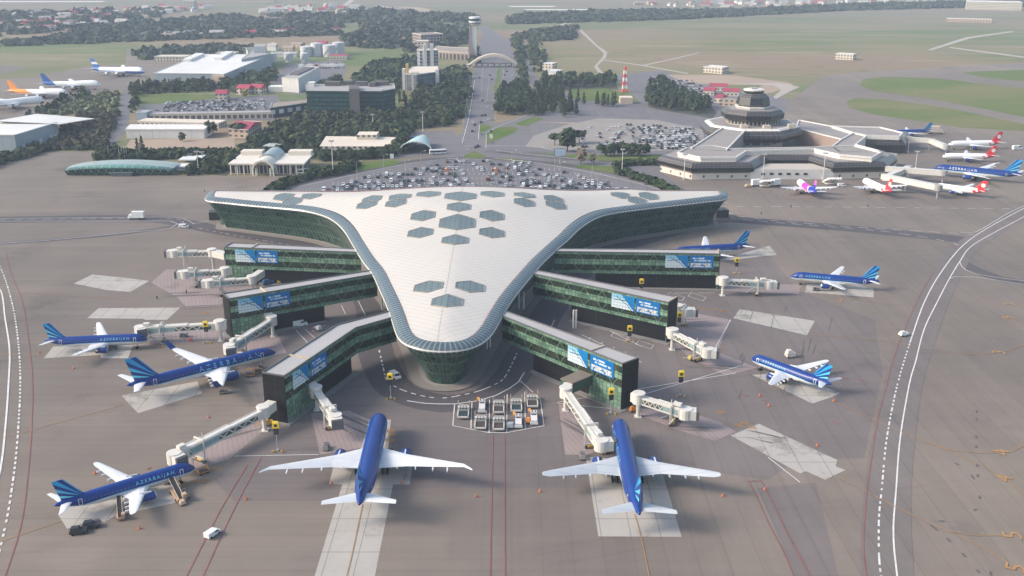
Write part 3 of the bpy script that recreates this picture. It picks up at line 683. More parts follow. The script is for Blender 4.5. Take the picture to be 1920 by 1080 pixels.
    for m, s0, s1 in posters:
        a = Nn[0]+D*s0+out; c = Nn[0]+D*s1+out
        if flip: a, c = c, a
        p = MB(); p.add([(*a[:2], 9.7), (*c[:2], 9.7), (*c[:2], 15.3), (*a[:2], 15.3), (*(a-out*.7)[:2], 9.7), (*(c-out*.7)[:2], 9.7), (*(c-out*.7)[:2], 15.3), (*(a-out*.7)[:2], 15.3)], [(0, 1, 2, 3), (5, 4, 7, 6), (4, 0, 3, 7), (1, 5, 6, 2), (3, 2, 6, 7), (4, 5, 1, 0)], 0, [[(0, 0), (1, 0), (1, 1), (0, 1)]]*6)
        p.build('poster', m, t)
    return t
def pdist(near, x): # metres along first near edge from the end to the spot with picture column x
    a, c = G(*near[0], 16), G(*near[1], 16); best = min(range(200), key=lambda k: abs((960+FPX*(a.lerp(c, k/199)).x/((a.lerp(c, k/199)).y*CT+(CAM_H-16)*ST))-x)); return (c-a).length*best/199
def PS(near, l0, l1, r0, r1): return [(m_ad1, *sorted((pdist(near, l0), pdist(near, l1)))), (m_ad2, *sorted((pdist(near, r0), pdist(near, r1))))]
near = [(533, 706), (667, 615.5), (742, 594)]; pier('front left boarding pier, bent, with a black end wall and blue posters', near, [(492, 699.5), (632, 610), (735, 583)], pdist(near, 582), .93, posters=PS(near, 547, 577, 580, 611))
near = [(430, 561), (706, 514)]; pier('middle left boarding pier of green glass with blue posters beside its dark end wall', near, [(418, 551.5), (700, 507)], pdist(near, 500), .62, posters=PS(near, 445, 492, 496, 543))
near = [(421, 464), (676, 474)]; pier('rear left boarding pier of green glass with three white bridges at its end', near, [(435, 456), (664, 467)], pdist(near, 470), .95, posters=PS(near, 440, 478, 481, 520))
near = [(1350, 477), (1040, 472)]; pier('rear right boarding pier of green glass, its end hiding a parked blue jet', near, [(1350, 469), (1050, 467)], pdist(near, 1347), .75, posters=PS(near, 1248, 1290, 1293, 1339))
near = [(1253, 568), (1000, 514)]; pier('middle right boarding pier of green glass with a black end wall', near, [(1270, 558), (1008, 508)], pdist(near, 1251), .70, posters=PS(near, 1147, 1190, 1193, 1238))
near = [(1167, 683), (942, 593)]; pier('front right boarding pier of bright green glass with stairs inside its end block', near, [(1197, 672), (950, 585)], pdist(near, 1106), .72, posters=PS(near, 1065, 1103, 1107, 1152))
# enclosed link from the front right pier to its bridge
t = thing('link_corridor', 'short enclosed glass corridor linking the front right pier to a white boarding bridge', 'corridor', (G(1080, 715).x, G(1080, 715).y, 0), world=True)
a, c = G(1100, 700, 8), G(1062, 716, 8); b = MB(); b.beam((a.x, a.y, 6.4), (c.x, c.y, 6.4), 5, 3.4); b.build('walls', m_pier, t); b = MB(); b.beam((a.x, a.y, 8.25), (c.x, c.y, 8.25), 5.5, .3); b.build('roof', plain((.16, .13, .10), .7), t)

# ------------------------------------------------------------------ boarding bridges
m_cream = plain((.56, .53, .48), .45, name='cream_paint', var=.12); m_steel = plain((.30, .29, .28), .5); m_dark = plain((.02, .02, .022), .7); m_tyre = plain((.018, .018, .018), .9); m_yel = plain((.55, .33, .03), .5)
def tun_fn():
    u, v = uvx(); o = coords()[0]
    gl = (v > .22)*(v < .80); sec = (u.mod(1.0))
    truss = ((((u*18).mod(2.0))-1.0).abs()-(v-.25)*1.7).abs() < .16
    glass = mixc((u > .55)*(u < .86), mixc(truss, (.04, .055, .05), (.55, .52, .47)), (.22, .31, .31))
    c = mixc(gl*(u > .10)*(u < .88), (.56, .53, .48), glass); return mixc((u*8).near(1.0, .03)*.6, c, (.45, .42, .38))
m_tun = material('bridge_glass_panels', tun_fn, .4)
def quadbox(b, a, c, wd, z0a, z0c, h, m=0, ms=0, mt=0, u0=0, u1=1):
    d = (Vector(c)-Vector(a)).normalized(); n = Vector((-d.y, d.x, 0))*wd/2; A = Vector(a); C_ = Vector(c)
    p = [(*(A-n)[:2], z0a), (*(C_-n)[:2], z0c), (*(C_+n)[:2], z0c), (*(A+n)[:2], z0a)]; q = [(x, y, z+h) for x, y, z in p]
    b.add(p+q, [(0, 3, 2, 1), (4, 5, 6, 7), (1, 2, 6, 5), (3, 0, 4, 7)], m); b.add(p+q, [(0, 1, 5, 4)], ms, [[(u0, 0), (u1, 0), (u1, 1), (u0, 1)]]); b.add(p+q, [(2, 3, 7, 6)], ms, [[(u1, 0), (u0, 0), (u0, 1), (u1, 1)]])
def bridge(label, p0, p1, face=None, z0=5.0, z1=3.6, link=None, stairs=True):
    A = G(*p0, z0+3.2); C_ = G(*p1, z1+3.2); A.z = C_.z = 0; L = (C_-A).length; d = (C_-A)/L; n = Vector((-d.y, d.x, 0))
    t = thing('boarding_bridge', label, 'boarding bridge', (A.x, A.y, 0), world=True, group='white boarding bridges at the piers')
    b = MB(); b.cyl((A.x, A.y, z0-.2), (A.x, A.y, z0+3.2), 1.95, n=16); b.cyl((A.x, A.y, z0+3.2), (A.x, A.y, z0+3.4), 2.15, 2.0, n=16); b.build('rotunda', m_cream, t)
    b = MB(); b.cyl((A.x, A.y, 0), (A.x, A.y, z0-.2), .65, n=12); b.box((A.x, A.y, .15), (2.2, 2.2, .3)); b.build('rotunda_column', m_cream, t)
    zz = lambda s: z0+(z1-z0)*s/L
    for s0, s1, wd, h in ((1.6, L*.42, 2.5, 2.4), (L*.40, L*.72, 2.8, 2.65), (L*.70, L-1.6, 3.1, 2.9)):
        b = MB(); quadbox(b, A+d*s0, A+d*s1, wd, zz(s0), zz(s1), h, 0, 1, 0, s0/L, s1/L)
        for q in (-.35, .35): b.beam((*(A+d*s0+n*wd*q)[:2], zz(s0)+h+.08), (*(A+d*s1+n*wd*q)[:2], zz(s1)+h+.08), .18, .16)
        b.build('tunnel_section', [m_cream, m_tun], t)
    f = Vector((math.cos(face), math.sin(face), 0)) if face is not None else d
    b = MB(); b.cyl((C_.x, C_.y, z1-.2), (C_.x, C_.y, z1+3.1), 2.1, n=14); b.beam((*(C_+f*.8)[:2], z1+1.4), (*(C_+f*3.2)[:2], z1+1.4), 3.3, 3.0); cabo = b.build('cab', m_cream, t)
    b = MB(); 
    for q in range(5): b.beam((*(C_+f*(3.2+q*.2))[:2], z1+1.35), (*(C_+f*(3.35+q*.2))[:2], z1+1.35), 3.4+.15*(q % 2), 3.0+.15*(q % 2))
    co = b.build('canopy', plain((.12, .12, .12), .8), t); 
    rm = MB(); r0 = C_-d*2.5; rm.box((r0.x, r0.y, z1+3.9), (2.2, 1.6, .8), rz=math.atan2(d.y, d.x)); r0 = C_-d*6; rm.build('roof_unit', m_cream, t); rm = MB(); rm.cyl((*(C_-d*L*.3)[:2], z1+3), (*(C_-d*L*.3)[:2], z1+5), .12, n=6); rm.build('aerial', m_cream, t)
    s = L*.74; D = A+d*s; b = MB()
    for q in (-1, 1):
        e = D+n*q*2.0; b.beam((*e[:2], 1.2), (*e[:2], zz(s)+3.4), .4, .4)
    b.beam((*(D+n*2.0)[:2], zz(s)+3.4), (*(D-n*2.0)[:2], zz(s)+3.4), .4, .35); b.beam((*(D+n*2.0)[:2], 1.3), (*(D-n*2.0)[:2], 1.3), .5, .5); dc = b.build('drive_column', m_cream, t)
    for q in (-1, 1):
        e = D+n*q*1.5; b = MB(); b.cyl((*(e-n*.25)[:2], .6), (*(e+n*.25)[:2], .6), .6, n=14); b.build('wheel', m_tyre, t)
    b = MB(); b.box((*D[:2], .9), (2.0, 1.4, .5), rz=math.atan2(d.y, d.x)+PI/2); b.build('bogie', m_yel, t)
    if stairs:
        e = A+d*(L-4)+n*2.6; b = MB(); b.beam((*e[:2], z1), (*(e-d*4.6)[:2], .2), 1.0, .2); b.beam((*e[:2], z1+1), (*(e-d*4.6)[:2], 1.2), .08, .08); b.beam((*(e)[:2], 0), (*(e)[:2], z1), .15, .15); b.build('service_stair', m_steel, t)
    if link:
        K = G(*link, z0+3.2); K.z = 0; b = MB(); quadbox(b, A, K, 3.0, z0, z0, 3.0, 0, 1); b.build('link', [m_cream, m_cream], t)
    return t
bridge('upper white boarding bridge on tall legs off the rear left pier', (397, 467), (326, 468), PI, 8.2, 8.0, link=(424, 473), stairs=False)
bridge('middle of three white boarding bridges off the rear left pier', (421, 502), (346, 507), PI, 5, 4.6, link=(432, 500))
bridge('nearest of three white boarding bridges off the rear left pier, yellow drive frame', (472, 517), (392, 524), PI, 5, 4.4, link=(490, 505))
bridge('long white boarding bridge reaching the nose of the small blue jet at far left', (411, 601), (262, 611), math.radians(-60), 5, 3.4, link=(424, 600))
bridge('white boarding bridge sloping down over paving to the titled blue jet with winglets', (509, 593), (429, 645), math.radians(-65), 5, 4.4, link=(502, 585))
bridge('longest white boarding bridge, reaching the nose of the front left blue jet', (493, 762), (326, 847), math.radians(-40), 5, 3.8, link=(510, 750))
bridge('cream boarding bridge standing unused before the tail-on blue jet left of centre', (592, 725), (628, 776), math.radians(-70), 5, 4.4, link=(583, 715))
bridge('white boarding bridge off the end of the rear right pier', (1357, 520), (1442, 526), 0, 5, 3.4, link=(1345, 518))
bridge('short white boarding bridge mostly hidden behind the middle right pier', (1272, 572), (1288, 577), 0, 5, 4.4, stairs=False)
bridge('white boarding bridge with striped bogie off the middle right pier', (1262, 617), (1327, 652), math.radians(-15), 5, 3.6, link=(1256, 612))
bridge('long white boarding bridge docked to the tail-on blue jet right of centre', (1061, 726), (1128, 823), math.radians(10), 5, 4.4, link=(1066, 716))
bridge('white boarding bridge off the black end wall of the front right pier', (1198, 737), (1286, 765), math.radians(-10), 5, 3.6, link=(1188, 733))
# ------------------------------------------------------------------ aircraft
m_wing = material('wing_grey_white', lambda: scalec((.46, .48, .50), .86+nz(coords()[0], .25, 4)*.24-coords()[1].near(3.2, .12)*.16-((coords()[0+1]).near(9.6, .2))*.1), .35, spec=.5)
m_wingw = material('wing_white', lambda: scalec((.60, .605, .61), .88+nz(coords()[0], .25, 4)*.22-coords()[1].near(3.6, .10)*.13), .35)
m_metal = plain((.55, .55, .56), .3, .7); m_bluep = plain((.006, .034, .19), .3, var=.1, name='gloss_blue'); m_whp = plain((.60, .59, .58), .35, var=.08); m_cyan = plain((.03, .38, .62), .35, var=.05)
m_glassd = plain((.01, .012, .018), .1, var=.1)
NAVY = (.004, .026, .15); CY = (.02, .36, .66)
def liv(kind, L, R, zc):
    def fn():
        o, x, y, z = coords(); t = x/L   # +.5 nose .. -.5 tail
        h = (z-zc)/R
        if kind == 'azal':
            c = mixc(nz(o, .15, 3), NAVY, (.006, .040, .22))
            edge = -0.42+sm(t, .50, .30)*.22+sm(t, .1, -.15)*.02-sm(t, -.15, -.42)*.35
            c = mixc(h < edge+.14, c, (.03, .33, .55)); c = mixc(h < edge+.05, c, (.62, .61, .60))
            win = (x.near(1.05, .16))*((h-.26).abs() < .055)*(t < .37)*(t > -.36)
            c = mixc(win*.9, c, (.12, .16, .24))
            ck = (t > .452)*(t < .475)*(h > .30)*(h < .55)
            return mixc(ck, c, (.01, .012, .02))
        if kind == 'red':
            bl = nz(comb(x, z, 0), .35, 2); c = mixc((bl > .50+(t+.28)*2.2)*(t < -.08), (.78, .77, .75), (.62, .03, .035))
        elif kind == 'pink':
            c = mixc(t < .14, (.80, .78, .77), (.78, .03, .36)); c = mixc(t < -.20+h*.06, c, (.80, .70, .78)); c = mixc(t < -.25+h*.06, c, (.02, .03, .32))
        elif kind == 'orange': c = mixc(t < -.10-h*.09, (.74, .74, .75), (.85, .30, .05))
        elif kind == 'blue': c = mixc(t < -.24-h*.05, (.78, .77, .74), (.03, .13, .38))
        elif kind == 'bluebelly': c = mixc((h < -.05).mx(t < -.33), (.78, .78, .77), (.03, .12, .38))
        else: c = mixc(.5, (.78, .77, .76), (.74, .74, .73))
        win = (x.near(1.05, .16))*((h-.26).abs() < .05)*(t < .36)*(t > -.34)*(0.0 if kind in ('orange', 'blue', 'bluebelly', 'white') else 1.0)
        c = mixc(win*.7, c, (.15, .16, .2)); ck = (t > .452)*(t < .475)*(h > .30)*(h < .55); return mixc(ck, c, (.01, .012, .02))
    return material('livery_'+kind, fn, .32 if kind == 'azal' else .4, spec=.35, coat=0)
def finmat(kind, x0, z0, H_):
    def fn():
        o, x, y, z = coords()
        if kind == 'azal':
            a = (z-z0).at2(x0-x); rr_ = ((z-z0)/H_); st_ = (a*27+.6).sin(); w_ = -.1+sm(rr_, .9, .1)*.5
            c = mixc(nz(o, .15, 2), NAVY, (.012, .05, .26)); cyw = mixc(sm(a, .75, .25), (.015, .30, .62), (.14, .62, .74))
            return mixc((st_ > w_)*(a > .10)*(a < 1.12), c, cyw)
        if kind == 'red': 
            d = ((x-(x0-H_*.85))*(x-(x0-H_*.85))+(z-z0-H_*.55)*(z-z0-H_*.55)); return mixc((d < (H_*.22)**2), (.62, .03, .035), (.80, .74, .72))
        if kind == 'pink': return mixc(z > z0+H_*.60, (.02, .03, .32), (.72, .12, .42))
        if kind == 'orange': return scalec((.85, .30, .05), .9+nz(o, .2, 2)*.2)
        if kind == 'blue': return scalec((.03, .13, .38), .9+nz(o, .2, 2)*.2)
        if kind == 'bluebelly': return mixc(((z-z0-H_*.55).abs() < H_*.13), (.03, .13, .38), (.70, .72, .74))
        return scalec((.76, .75, .74), 1.0)
    return material('fin_'+kind, fn, .3, spec=.5)
TYPES = {  # L, R, zc, semi-span, root chord, sweep, tip chord, engine count, engine radius, engine y, wing mid x, fin height, tail semi-span, winglet
 'narrow': dict(L=37.6, R=2.0, zc=3.9, S=17.0, cr=7.6, sw=.50, ct=1.7, ne=2, er=1.15, ey=5.8, wx=1.6, fh=6.2, ts=6.2, wl=0),
 'short': dict(L=33.8, R=2.0, zc=3.9, S=17.0, cr=7.6, sw=.50, ct=1.7, ne=2, er=1.15, ey=5.8, wx=1.3, fh=6.2, ts=6.2, wl=0),
 'long757': dict(L=47.3, R=2.0, zc=4.6, S=19.0, cr=9.5, sw=.52, ct=2.0, ne=2, er=1.35, ey=6.5, wx=3.0, fh=7.6, ts=7.6, wl=2.6),
 'wide767': dict(L=54.9, R=2.55, zc=5.2, S=23.8, cr=11.5, sw=.62, ct=2.6, ne=2, er=1.5, ey=7.9, wx=1.5, fh=8.6, ts=9.3, wl=0),
 'wide787': dict(L=56.7, R=2.95, zc=5.6, S=30.0, cr=12.5, sw=.62, ct=1.5, ne=2, er=1.75, ey=9.8, wx=2.5, fh=9.0, ts=9.9, wl=0),
 'jumbo': dict(L=70.0, R=3.3, zc=6.5, S=32.2, cr=15.5, sw=.80, ct=4.0, ne=4, er=1.5, ey=11.7, wx=5.5, fh=10.2, ts=11.0, wl=0)}
def airfoil(le, te, th):      # ring of points between leading and trailing edge
    le = Vector(le); te = Vector(te); c = te-le; up = Vector((0, 0, 1)) if not isinstance(th, tuple) else Vector((0, 1, 0)); t_ = th[0] if isinstance(th, tuple) else th
    return [le, le+c*.12+up*t_*.75, le+c*.35+up*t_, le+c*.7+up*t_*.6, te, le+c*.7-up*t_*.35, le+c*.35-up*t_*.5, le+c*.12-up*t_*.4]
def airliner(label, kind, tp, nose, tail, title=None, name='airliner', group=None, zn=None, gearonly=False, wingmat=None, lenfix=True, engmat=None, tcol=None):
    T = TYPES[tp]; L, R, zc = T['L'], T['R'], T['zc']
    A = G(*nose, zc-.4); B_ = G(*tail, zc+R*.45); A.z = B_.z = 0; d = A-B_; hd = math.atan2(d.y, d.x); s = d.length/L
    print('PLANE', tp, round(s, 3)); s = min(1.12, max(.88, s)); mid = B_+d.normalized()*(L*s/2) if not gearonly else A-d.normalized()*(L*s/2)
    t = thing(name, label, 'airliner', (mid.x, mid.y, .07), hd, group, sc=s)
    # fuselage
    st = [(.5, .03, -.25), (.494, .22, -.24), (.483, .42, -.20), (.465, .63, -.13), (.44, .82, -.06), (.41, .94, -.02), (.37, 1, 0), (.2, 1, 0), (0, 1, 0), (-.18, 1, 0), (-.25, .96, .04), (-.32, .83, .15), (-.39, .62, .30), (-.45, .38, .42), (-.485, .20, .47), (-.5, .08, .48)]
    if tp == 'jumbo': st = [(a, r_*(1.0), z_) for a, r_, z_ in st]
    n = 24; rg = []
    for a, r_, z_ in st:
        ring = []
        for k in range(n):
            an = 2*PI*k/n; zz = math.sin(an)*R*r_*1.04
            if tp == 'jumbo' and .16 < a < .47 and zz > 0: zz *= 1.0+.34*min(1, (a-.16)/.05)*min(1, (.5-a)/.06)
            ring.append(Vector((a*L, math.cos(an)*R*r_, zc+z_*R+zz)))
        rg.append(ring[::-1])
    b = MB(); b.loft(rg); b.build('fuselage', liv(kind, L, R, zc), t, smooth=True)
    # wing-body fairing
    b = MB(); fr = []
    for a, r_ in ((.16, .2), (.11, .8), (.04, 1), (-.08, 1), (-.14, .8), (-.19, .2)):
        fr.append([Vector((a*L+T['wx']*.3, math.cos(2*PI*k/12)*R*.98*(.5+.5*r_), zc-R*.62+math.sin(2*PI*k/12)*R*.55*r_)) for k in range(12)][::-1])
    b.loft(fr); b.build('belly_fairing', m_whp, t, smooth=True)
    wm = wingmat or m_wingw; S, cr, ct, sw = T['S'], T['cr'], T['ct'], T['sw']; wx = T['wx']; zw = zc-R*.55; lx = wx+cr*.55
    for sg in (1, -1):
        secs = []
        yk = S*.36; ck = cr*.56
        for yy, le, ch, th in ((R*.3, lx, cr, cr*.11), (R*.98, lx-R*.6*sw, cr*.96, cr*.10), (yk, lx-yk*sw, ck, ck*.10), (S*.92, lx-S*.92*sw, ct*1.25, ct*.10), (S*.985, lx-S*.985*sw-(1.9 if tp == 'wide787' else .2), ct*.8 if tp != 'wide787' else .9, ct*.07), (S, lx-S*sw-(2.7 if tp == 'wide787' else .6), ct*.45 if tp != 'wide787' else .35, ct*.04)):
            zz = zw+yy*.10+(max(0, yy/S-.2)**2*S*.05)
            secs.append(airfoil((le, sg*yy, zz), (le-ch, sg*yy, zz-.05), th))
        b = MB(); b.loft(secs if sg > 0 else [q[::-1] for q in secs]); wo = b.build('wing', wm, t, smooth=False)
        b = MB()
        for yy in (.27, .45, .62, .76):    # flap track fairings
            x_ = lx-yy*S*sw-(cr*.62 if yy < .36 else cr*.56*(1-(yy-.36)*1.0)); zz = zw+yy*S*.12
            b.beam((x_+1.2, sg*yy*S, zz-.35), (x_-1.2, sg*yy*S, zz-.3), .35, .5)
        b.build('flap_fairing', wm, wo)
        if T['wl']:
            b = MB(); x_ = lx-S*sw; zt = zw+S*.10+S*.035
            b.loft([airfoil((x_-.1, sg*S*.985, zt-.1), (x_-ct*1.1, sg*S*.985, zt-.15), .12), airfoil((x_-1.0, sg*(S+.5), zt+1.0), (x_-ct*1.1-.7, sg*(S+.5), zt+.95), .08), airfoil((x_-2.1, sg*(S+.95), zt+T['wl']), (x_-ct-1.6, sg*(S+.95), zt+T['wl']), .05)]); b.build('winglet', m_bluep, t)
        # tailplane
        tx = -.5*L+T['fh']*.78; tsn = T['ts']; b = MB(); zt = zc+R*.42
        b.loft([airfoil((tx, sg*R*.2, zt), (tx-tsn*.52, sg*R*.2, zt), .3), airfoil((tx-tsn*.62, sg*tsn, zt+tsn*.1), (tx-tsn*.62-tsn*.2, sg*tsn, zt+tsn*.1), .08)]); b.build('tailplane', wm, t)
        # engines
        eys = [T['ey']] if T['ne'] == 2 else [T['ey'], T['ey']*1.78]
        for ey in eys:
            er = T['er']; ex = lx-ey*sw+er*2.6-.4; ez = zw+ey*.1-er*1.05; b = MB(); prof = [(0, .86), (-.25, 1.0), (-er*1.3, 1.06), (-er*2.4, .95), (-er*3.1, .74)]
            b.loft([[Vector((ex+a, sg*ey+math.cos(2*PI*k/16)*er*q, ez+math.sin(2*PI*k/16)*er*q)) for k in range(16)][::-1] for a, q in prof], cap=False)
            em = engmat or (m_bluep if kind in ('azal', 'red') else m_whp); eo = b.build('engine', em, t, smooth=True)
            b = MB(); b.cyl((ex-.5, sg*ey, ez), (ex-.55, sg*ey, ez), er*.86, n=16); b.build('fan', m_dark, eo)
            b = MB(); b.loft([[Vector((ex+a, sg*ey+math.cos(2*PI*k/16)*er*q, ez+math.sin(2*PI*k/16)*er*q)) for k in range(16)][::-1] for a, q in ((.06, .88), (.1, .93), (-.1, 1.01))], cap=False); b.build('intake_lip', m_metal, eo)
            b = MB(); b.cyl((ex-er*2.9, sg*ey, ez), (ex-er*4.0, sg*ey, ez), er*.6, er*.25, n=12); b.build('exhaust_cone', m_metal, eo)
            b = MB(); b.beam((ex-er*.8, sg*ey, ez+er*.9), (ex-er*3.6, sg*ey, ez+er*1.25), .35, .8); b.build('pylon', m_whp, eo)
    # fin
    fh = T['fh']; fx = -.5*L+fh*1.32; z0 = zc+R*.75; b = MB()
    b.loft([airfoil((fx+fh*.12, 0, z0-.3), (fx-fh*1.0, 0, z0-.3), (.24,)), airfoil((fx-fh*.10, 0, z0+fh*.12), (fx-fh*1.03, 0, z0+fh*.12), (.22,)), airfoil((fx-fh*.82, 0, z0+fh), (fx-fh*1.27, 0, z0+fh), (.1,))][::-1]); b.build('tail_fin', finmat(kind, fx-fh*.02, z0-.5, fh), t)
    # gear
    gx = wx-cr*.12
    for gxp, gy, wr in ((gx, R*1.35, .55*R/2), (gx, -R*1.35, .55*R/2), (L*.5-L*.115, 0, .38*R/2)):
        b = MB(); b.cyl((gxp, gy, .2), (gxp, gy, zc-R*.6), .16, n=8); g_ = b.build('landing_gear', m_metal, t); b = MB()
        for q in ((-.55, .55) if R < 2.2 or gy == 0 else (-.7, .7)):
            for p in ((0,) if R < 2.2 or gy == 0 else (-.75, .75)): b.cyl((gxp+p, gy+q-.2, wr*1.15), (gxp+p, gy+q+.2, wr*1.15), wr*1.15, n=14); b.build('wheel', m_tyre, g_)
    # door outlines and writing wrapped on the skin
    def skin(x, sv, sd, k=1.012):   # sv arc height in metres above centre line on side sd
        an = sv/R; return Vector((x, -sd*math.cos(an)*R*k, zc+math.sin(an)*R*1.04*k))
    if kind == 'azal':
        for sd_ in (1, -1):
            for dx in (.385, -.335):
                b = MB(); x0 = dx*L; w_ = .5; 
                for (xa, xb, sa, sb) in ((x0-w_, x0+w_, 1.05, 1.2), (x0-w_, x0+w_, -.85, -.7), (x0-w_, x0-w_+.15, -.85, 1.2), (x0+w_-.15, x0+w_, -.85, 1.2)):
                    m_ = 4; vs_ = []; 
                    for q in range(m_+1):
                        s_ = sa+(sb-sa)*q/m_; kk = 1.012 if dx > 0 else 1.0
                        vs_ += [skin(xa, s_, sd_, kk), skin(xb, s_, sd_, kk)]
                    b.add(vs_, [(2*q, 2*q+1, 2*q+3, 2*q+2) for q in range(m_)])
                if dx < 0: 
                    b.v = [(v[0], v[1]*.86, (v[2]-zc)*.86+zc+.17*R) for v in b.v]
                b.build('door_outline', m_whp, t)
    if title:
        txt, size, xs, sv, sp, mt = title
        v_, f_ = text_mesh(txt, size, sp)
        for sd_ in (1, -1):
            b = MB(); b.add([skin(xs+sd_*q[0], sv+q[1], sd_, 1.02) for q in v_], f_); b.build('title_lettering', mt, t)
    return t
m_title = plain((.14, .50, .72), .4, var=.05); m_titlew = plain((.75, .76, .78), .4)
TT = lambda s_, x_: ('AZERBAIJAN', s_*1.25, x_-.6, .95, 1.55, m_title)
grpB = 'blue and white airliners around the piers'
airliner('large blue jet, tail toward viewer, curved white wings, on the long concrete strip', 'azal', 'wide787', (713, 779), (673, 945), ('AZERBAIJAN', 1.7, 10.5, 1.2, 2.3, m_title), group=grpB)
airliner('large blue jet, tail toward viewer, straight grey wings, on the square concrete pad', 'azal', 'wide767', (1160, 790), (1199, 966), ('AZERBAIJAN', 1.6, 9.0, 1.1, 2.3, m_title), wingmat=m_wing, group=grpB)
airliner('blue jet at the front left with two belt loaders at its side', 'azal', 'narrow', (365, 876), (101, 948), TT(1.05, 7.8), group=grpB)
airliner('long blue jet with large AZERBAIJAN title and blue winglets beside the front left pier', 'azal', 'long757', (517, 662), (238, 726), ('AZERBAIJAN', 2.1, 7.6, .9, 1.85, m_title), group=grpB)
airliner('small blue jet at far left, nose at the longest-reaching rear bridge', 'azal', 'narrow', (277, 636), (83, 638), TT(1.05, 7.8), group=grpB)
airliner('small blue jet at the right parked alone, nose pointing up-left', 'azal', 'short', (1410, 671), (1559, 720), TT(1.0, 6.5), group=grpB)
airliner('small blue jet parked side-on off the rear right pier', 'azal', 'narrow', (1483, 518), (1649, 527), TT(1.05, 7.8), group=grpB)
airliner('blue jet half hidden behind the rear right pier, tail and one wing in view', 'azal', 'narrow', (1262, 474), (1406, 460), TT(1.05, 7.8), group=grpB)
grpO = 'jets at the old terminal'
airliner('white jet with red tail docked farthest back at the old terminal', 'red', 'narrow', (1778, 272), (1879, 267), group=grpO, name='airliner')
airliner('white jet with red rear, second back at the old terminal, stairs at its nose', 'red', 'narrow', (1767, 293), (1869, 291), group=grpO)
airliner('large blue jet at the right frame edge, tall fanned fin, docked at the old terminal', 'azal', 'wide787', (1751, 314), (1916, 325), ('AZERBAIJAN', 2.2, 9.0, 1.3, 1.6, m_titlew), group=grpO)
airliner('white jet with red-spotted rear at the nearest old terminal bridge', 'red', 'short', (1762, 349), (1851, 357), group=grpO, name='airliner')
airliner('small white jet with red fin standing nose-in before the old terminal wall', 'red', 'short', (1619, 339), (1672, 359), group=grpO)
airliner('small white jet with bright pink rear and blue tail before the old terminal', 'pink', 'short', (1497, 341), (1530, 361), group=grpO)
airliner('dark blue-tailed jet mostly hidden behind the far end of the old terminal', 'azal', 'narrow', (1672, 248), (1748, 243), group=grpO)
grpC = 'cargo jumbo jets on the far left apron'
airliner('white cargo jumbo jet with orange tail on the far left apron', 'orange', 'jumbo', (127, 173), (14, 168), group=grpC)
airliner('white cargo jumbo jet with solid blue tail on the far left apron', 'blue', 'jumbo', (182, 157), (76, 154), group=grpC)
airliner('cargo jumbo jet with blue belly and striped blue tail, farthest on the left apron', 'bluebelly', 'jumbo', (272, 134), (170, 128), group=grpC)
airliner('all-white cargo jumbo jet cut off by the left picture edge', 'white', 'jumbo', (64, 188), (-55, 192), group=grpC)
# ------------------------------------------------------------------ road and apron vehicles
m_glass = plain((.02, .025, .03), .12, var=.1)
def car_mesh(col, nm, L=4.5, W=1.85, H=1.45, van=False):
    b = MB(); z0 = .32
    if van: pr = [(-L/2, z0), (-L/2, H*.95), (-L/2+.2, H), (L*.22, H), (L*.36, H*.62), (L*.49, H*.52), (L/2, z0)]
    else: pr = [(-L/2, z0), (-L/2, .82), (-L/2+.15, .92), (-L*.38, .95), (-L*.27, H), (L*.08, H), (L*.22, .95), (L*.46, .82), (L/2, .62), (L/2, z0)]
    def ex(pr, y0, y1, m): 
        n = len(pr); vs_ = [(x, y0, z) for x, z in pr]+[(x, y1, z) for x, z in pr]; b.add(vs_, [(i, (i+1) % n, n+(i+1) % n, n+i) for i in range(n)]+[list(range(n))[::-1], [n+i for i in range(n)]], m)
    ex(pr[::-1], -W/2, W/2, 0)
    if van:
        b.add([(L*.235, -W*.44, H*.96), (L*.235, W*.44, H*.96), (L*.365, W*.44, H*.63), (L*.365, -W*.44, H*.63)], [(0, 3, 2, 1)], 1)
        for s_ in (-1, 1): b.add([(L*.02, s_*(W/2+.01), H*.9), (L*.21, s_*(W/2+.01), H*.9), (L*.33, s_*(W/2+.01), H*.62), (L*.02, s_*(W/2+.01), H*.62)], [(0, 1, 2, 3)], 1)
        b.v = [(x*1.003, y, z) if 0 else (x, y, z+(.01 if z > H*.6 else 0)) for x, y, z in b.v]
    else:
        b.add([(L*.085, -W*.42, H+.005), (L*.085, W*.42, H+.005), (L*.215, W*.45, .97), (L*.215, -W*.45, .97)], [(0, 3, 2, 1)], 1)
        b.add([(-L*.275, -W*.42, H+.005), (-L*.275, W*.42, H+.005), (-L*.385, W*.45, .97), (-L*.385, -W*.45, .97)], [(0, 1, 2, 3)], 1)
        for s_ in (-1, 1): b.add([(-L*.25, s_*(W/2+.01), H-.08), (L*.07, s_*(W/2+.01), H-.08), (L*.18, s_*(W/2+.01), .98), (-L*.35, s_*(W/2+.01), .98)], [(0, 1, 2, 3)], 1)
    for x in (-L*.31, L*.31):
        for s_ in (-1, 1): b.cyl((x, s_*(W/2-.2), .33), (x, s_*(W/2+.02), .33), .33, n=8, m=2)
    return b
CARC = [('white', (.70, .70, .70), .36), ('silver', (.30, .31, .33), .16), ('dark grey', (.05, .052, .06), .22), ('black', (.012, .013, .016), .22), ('blue', (.02, .04, .10), .03), ('red', (.16, .03, .025), .02)]
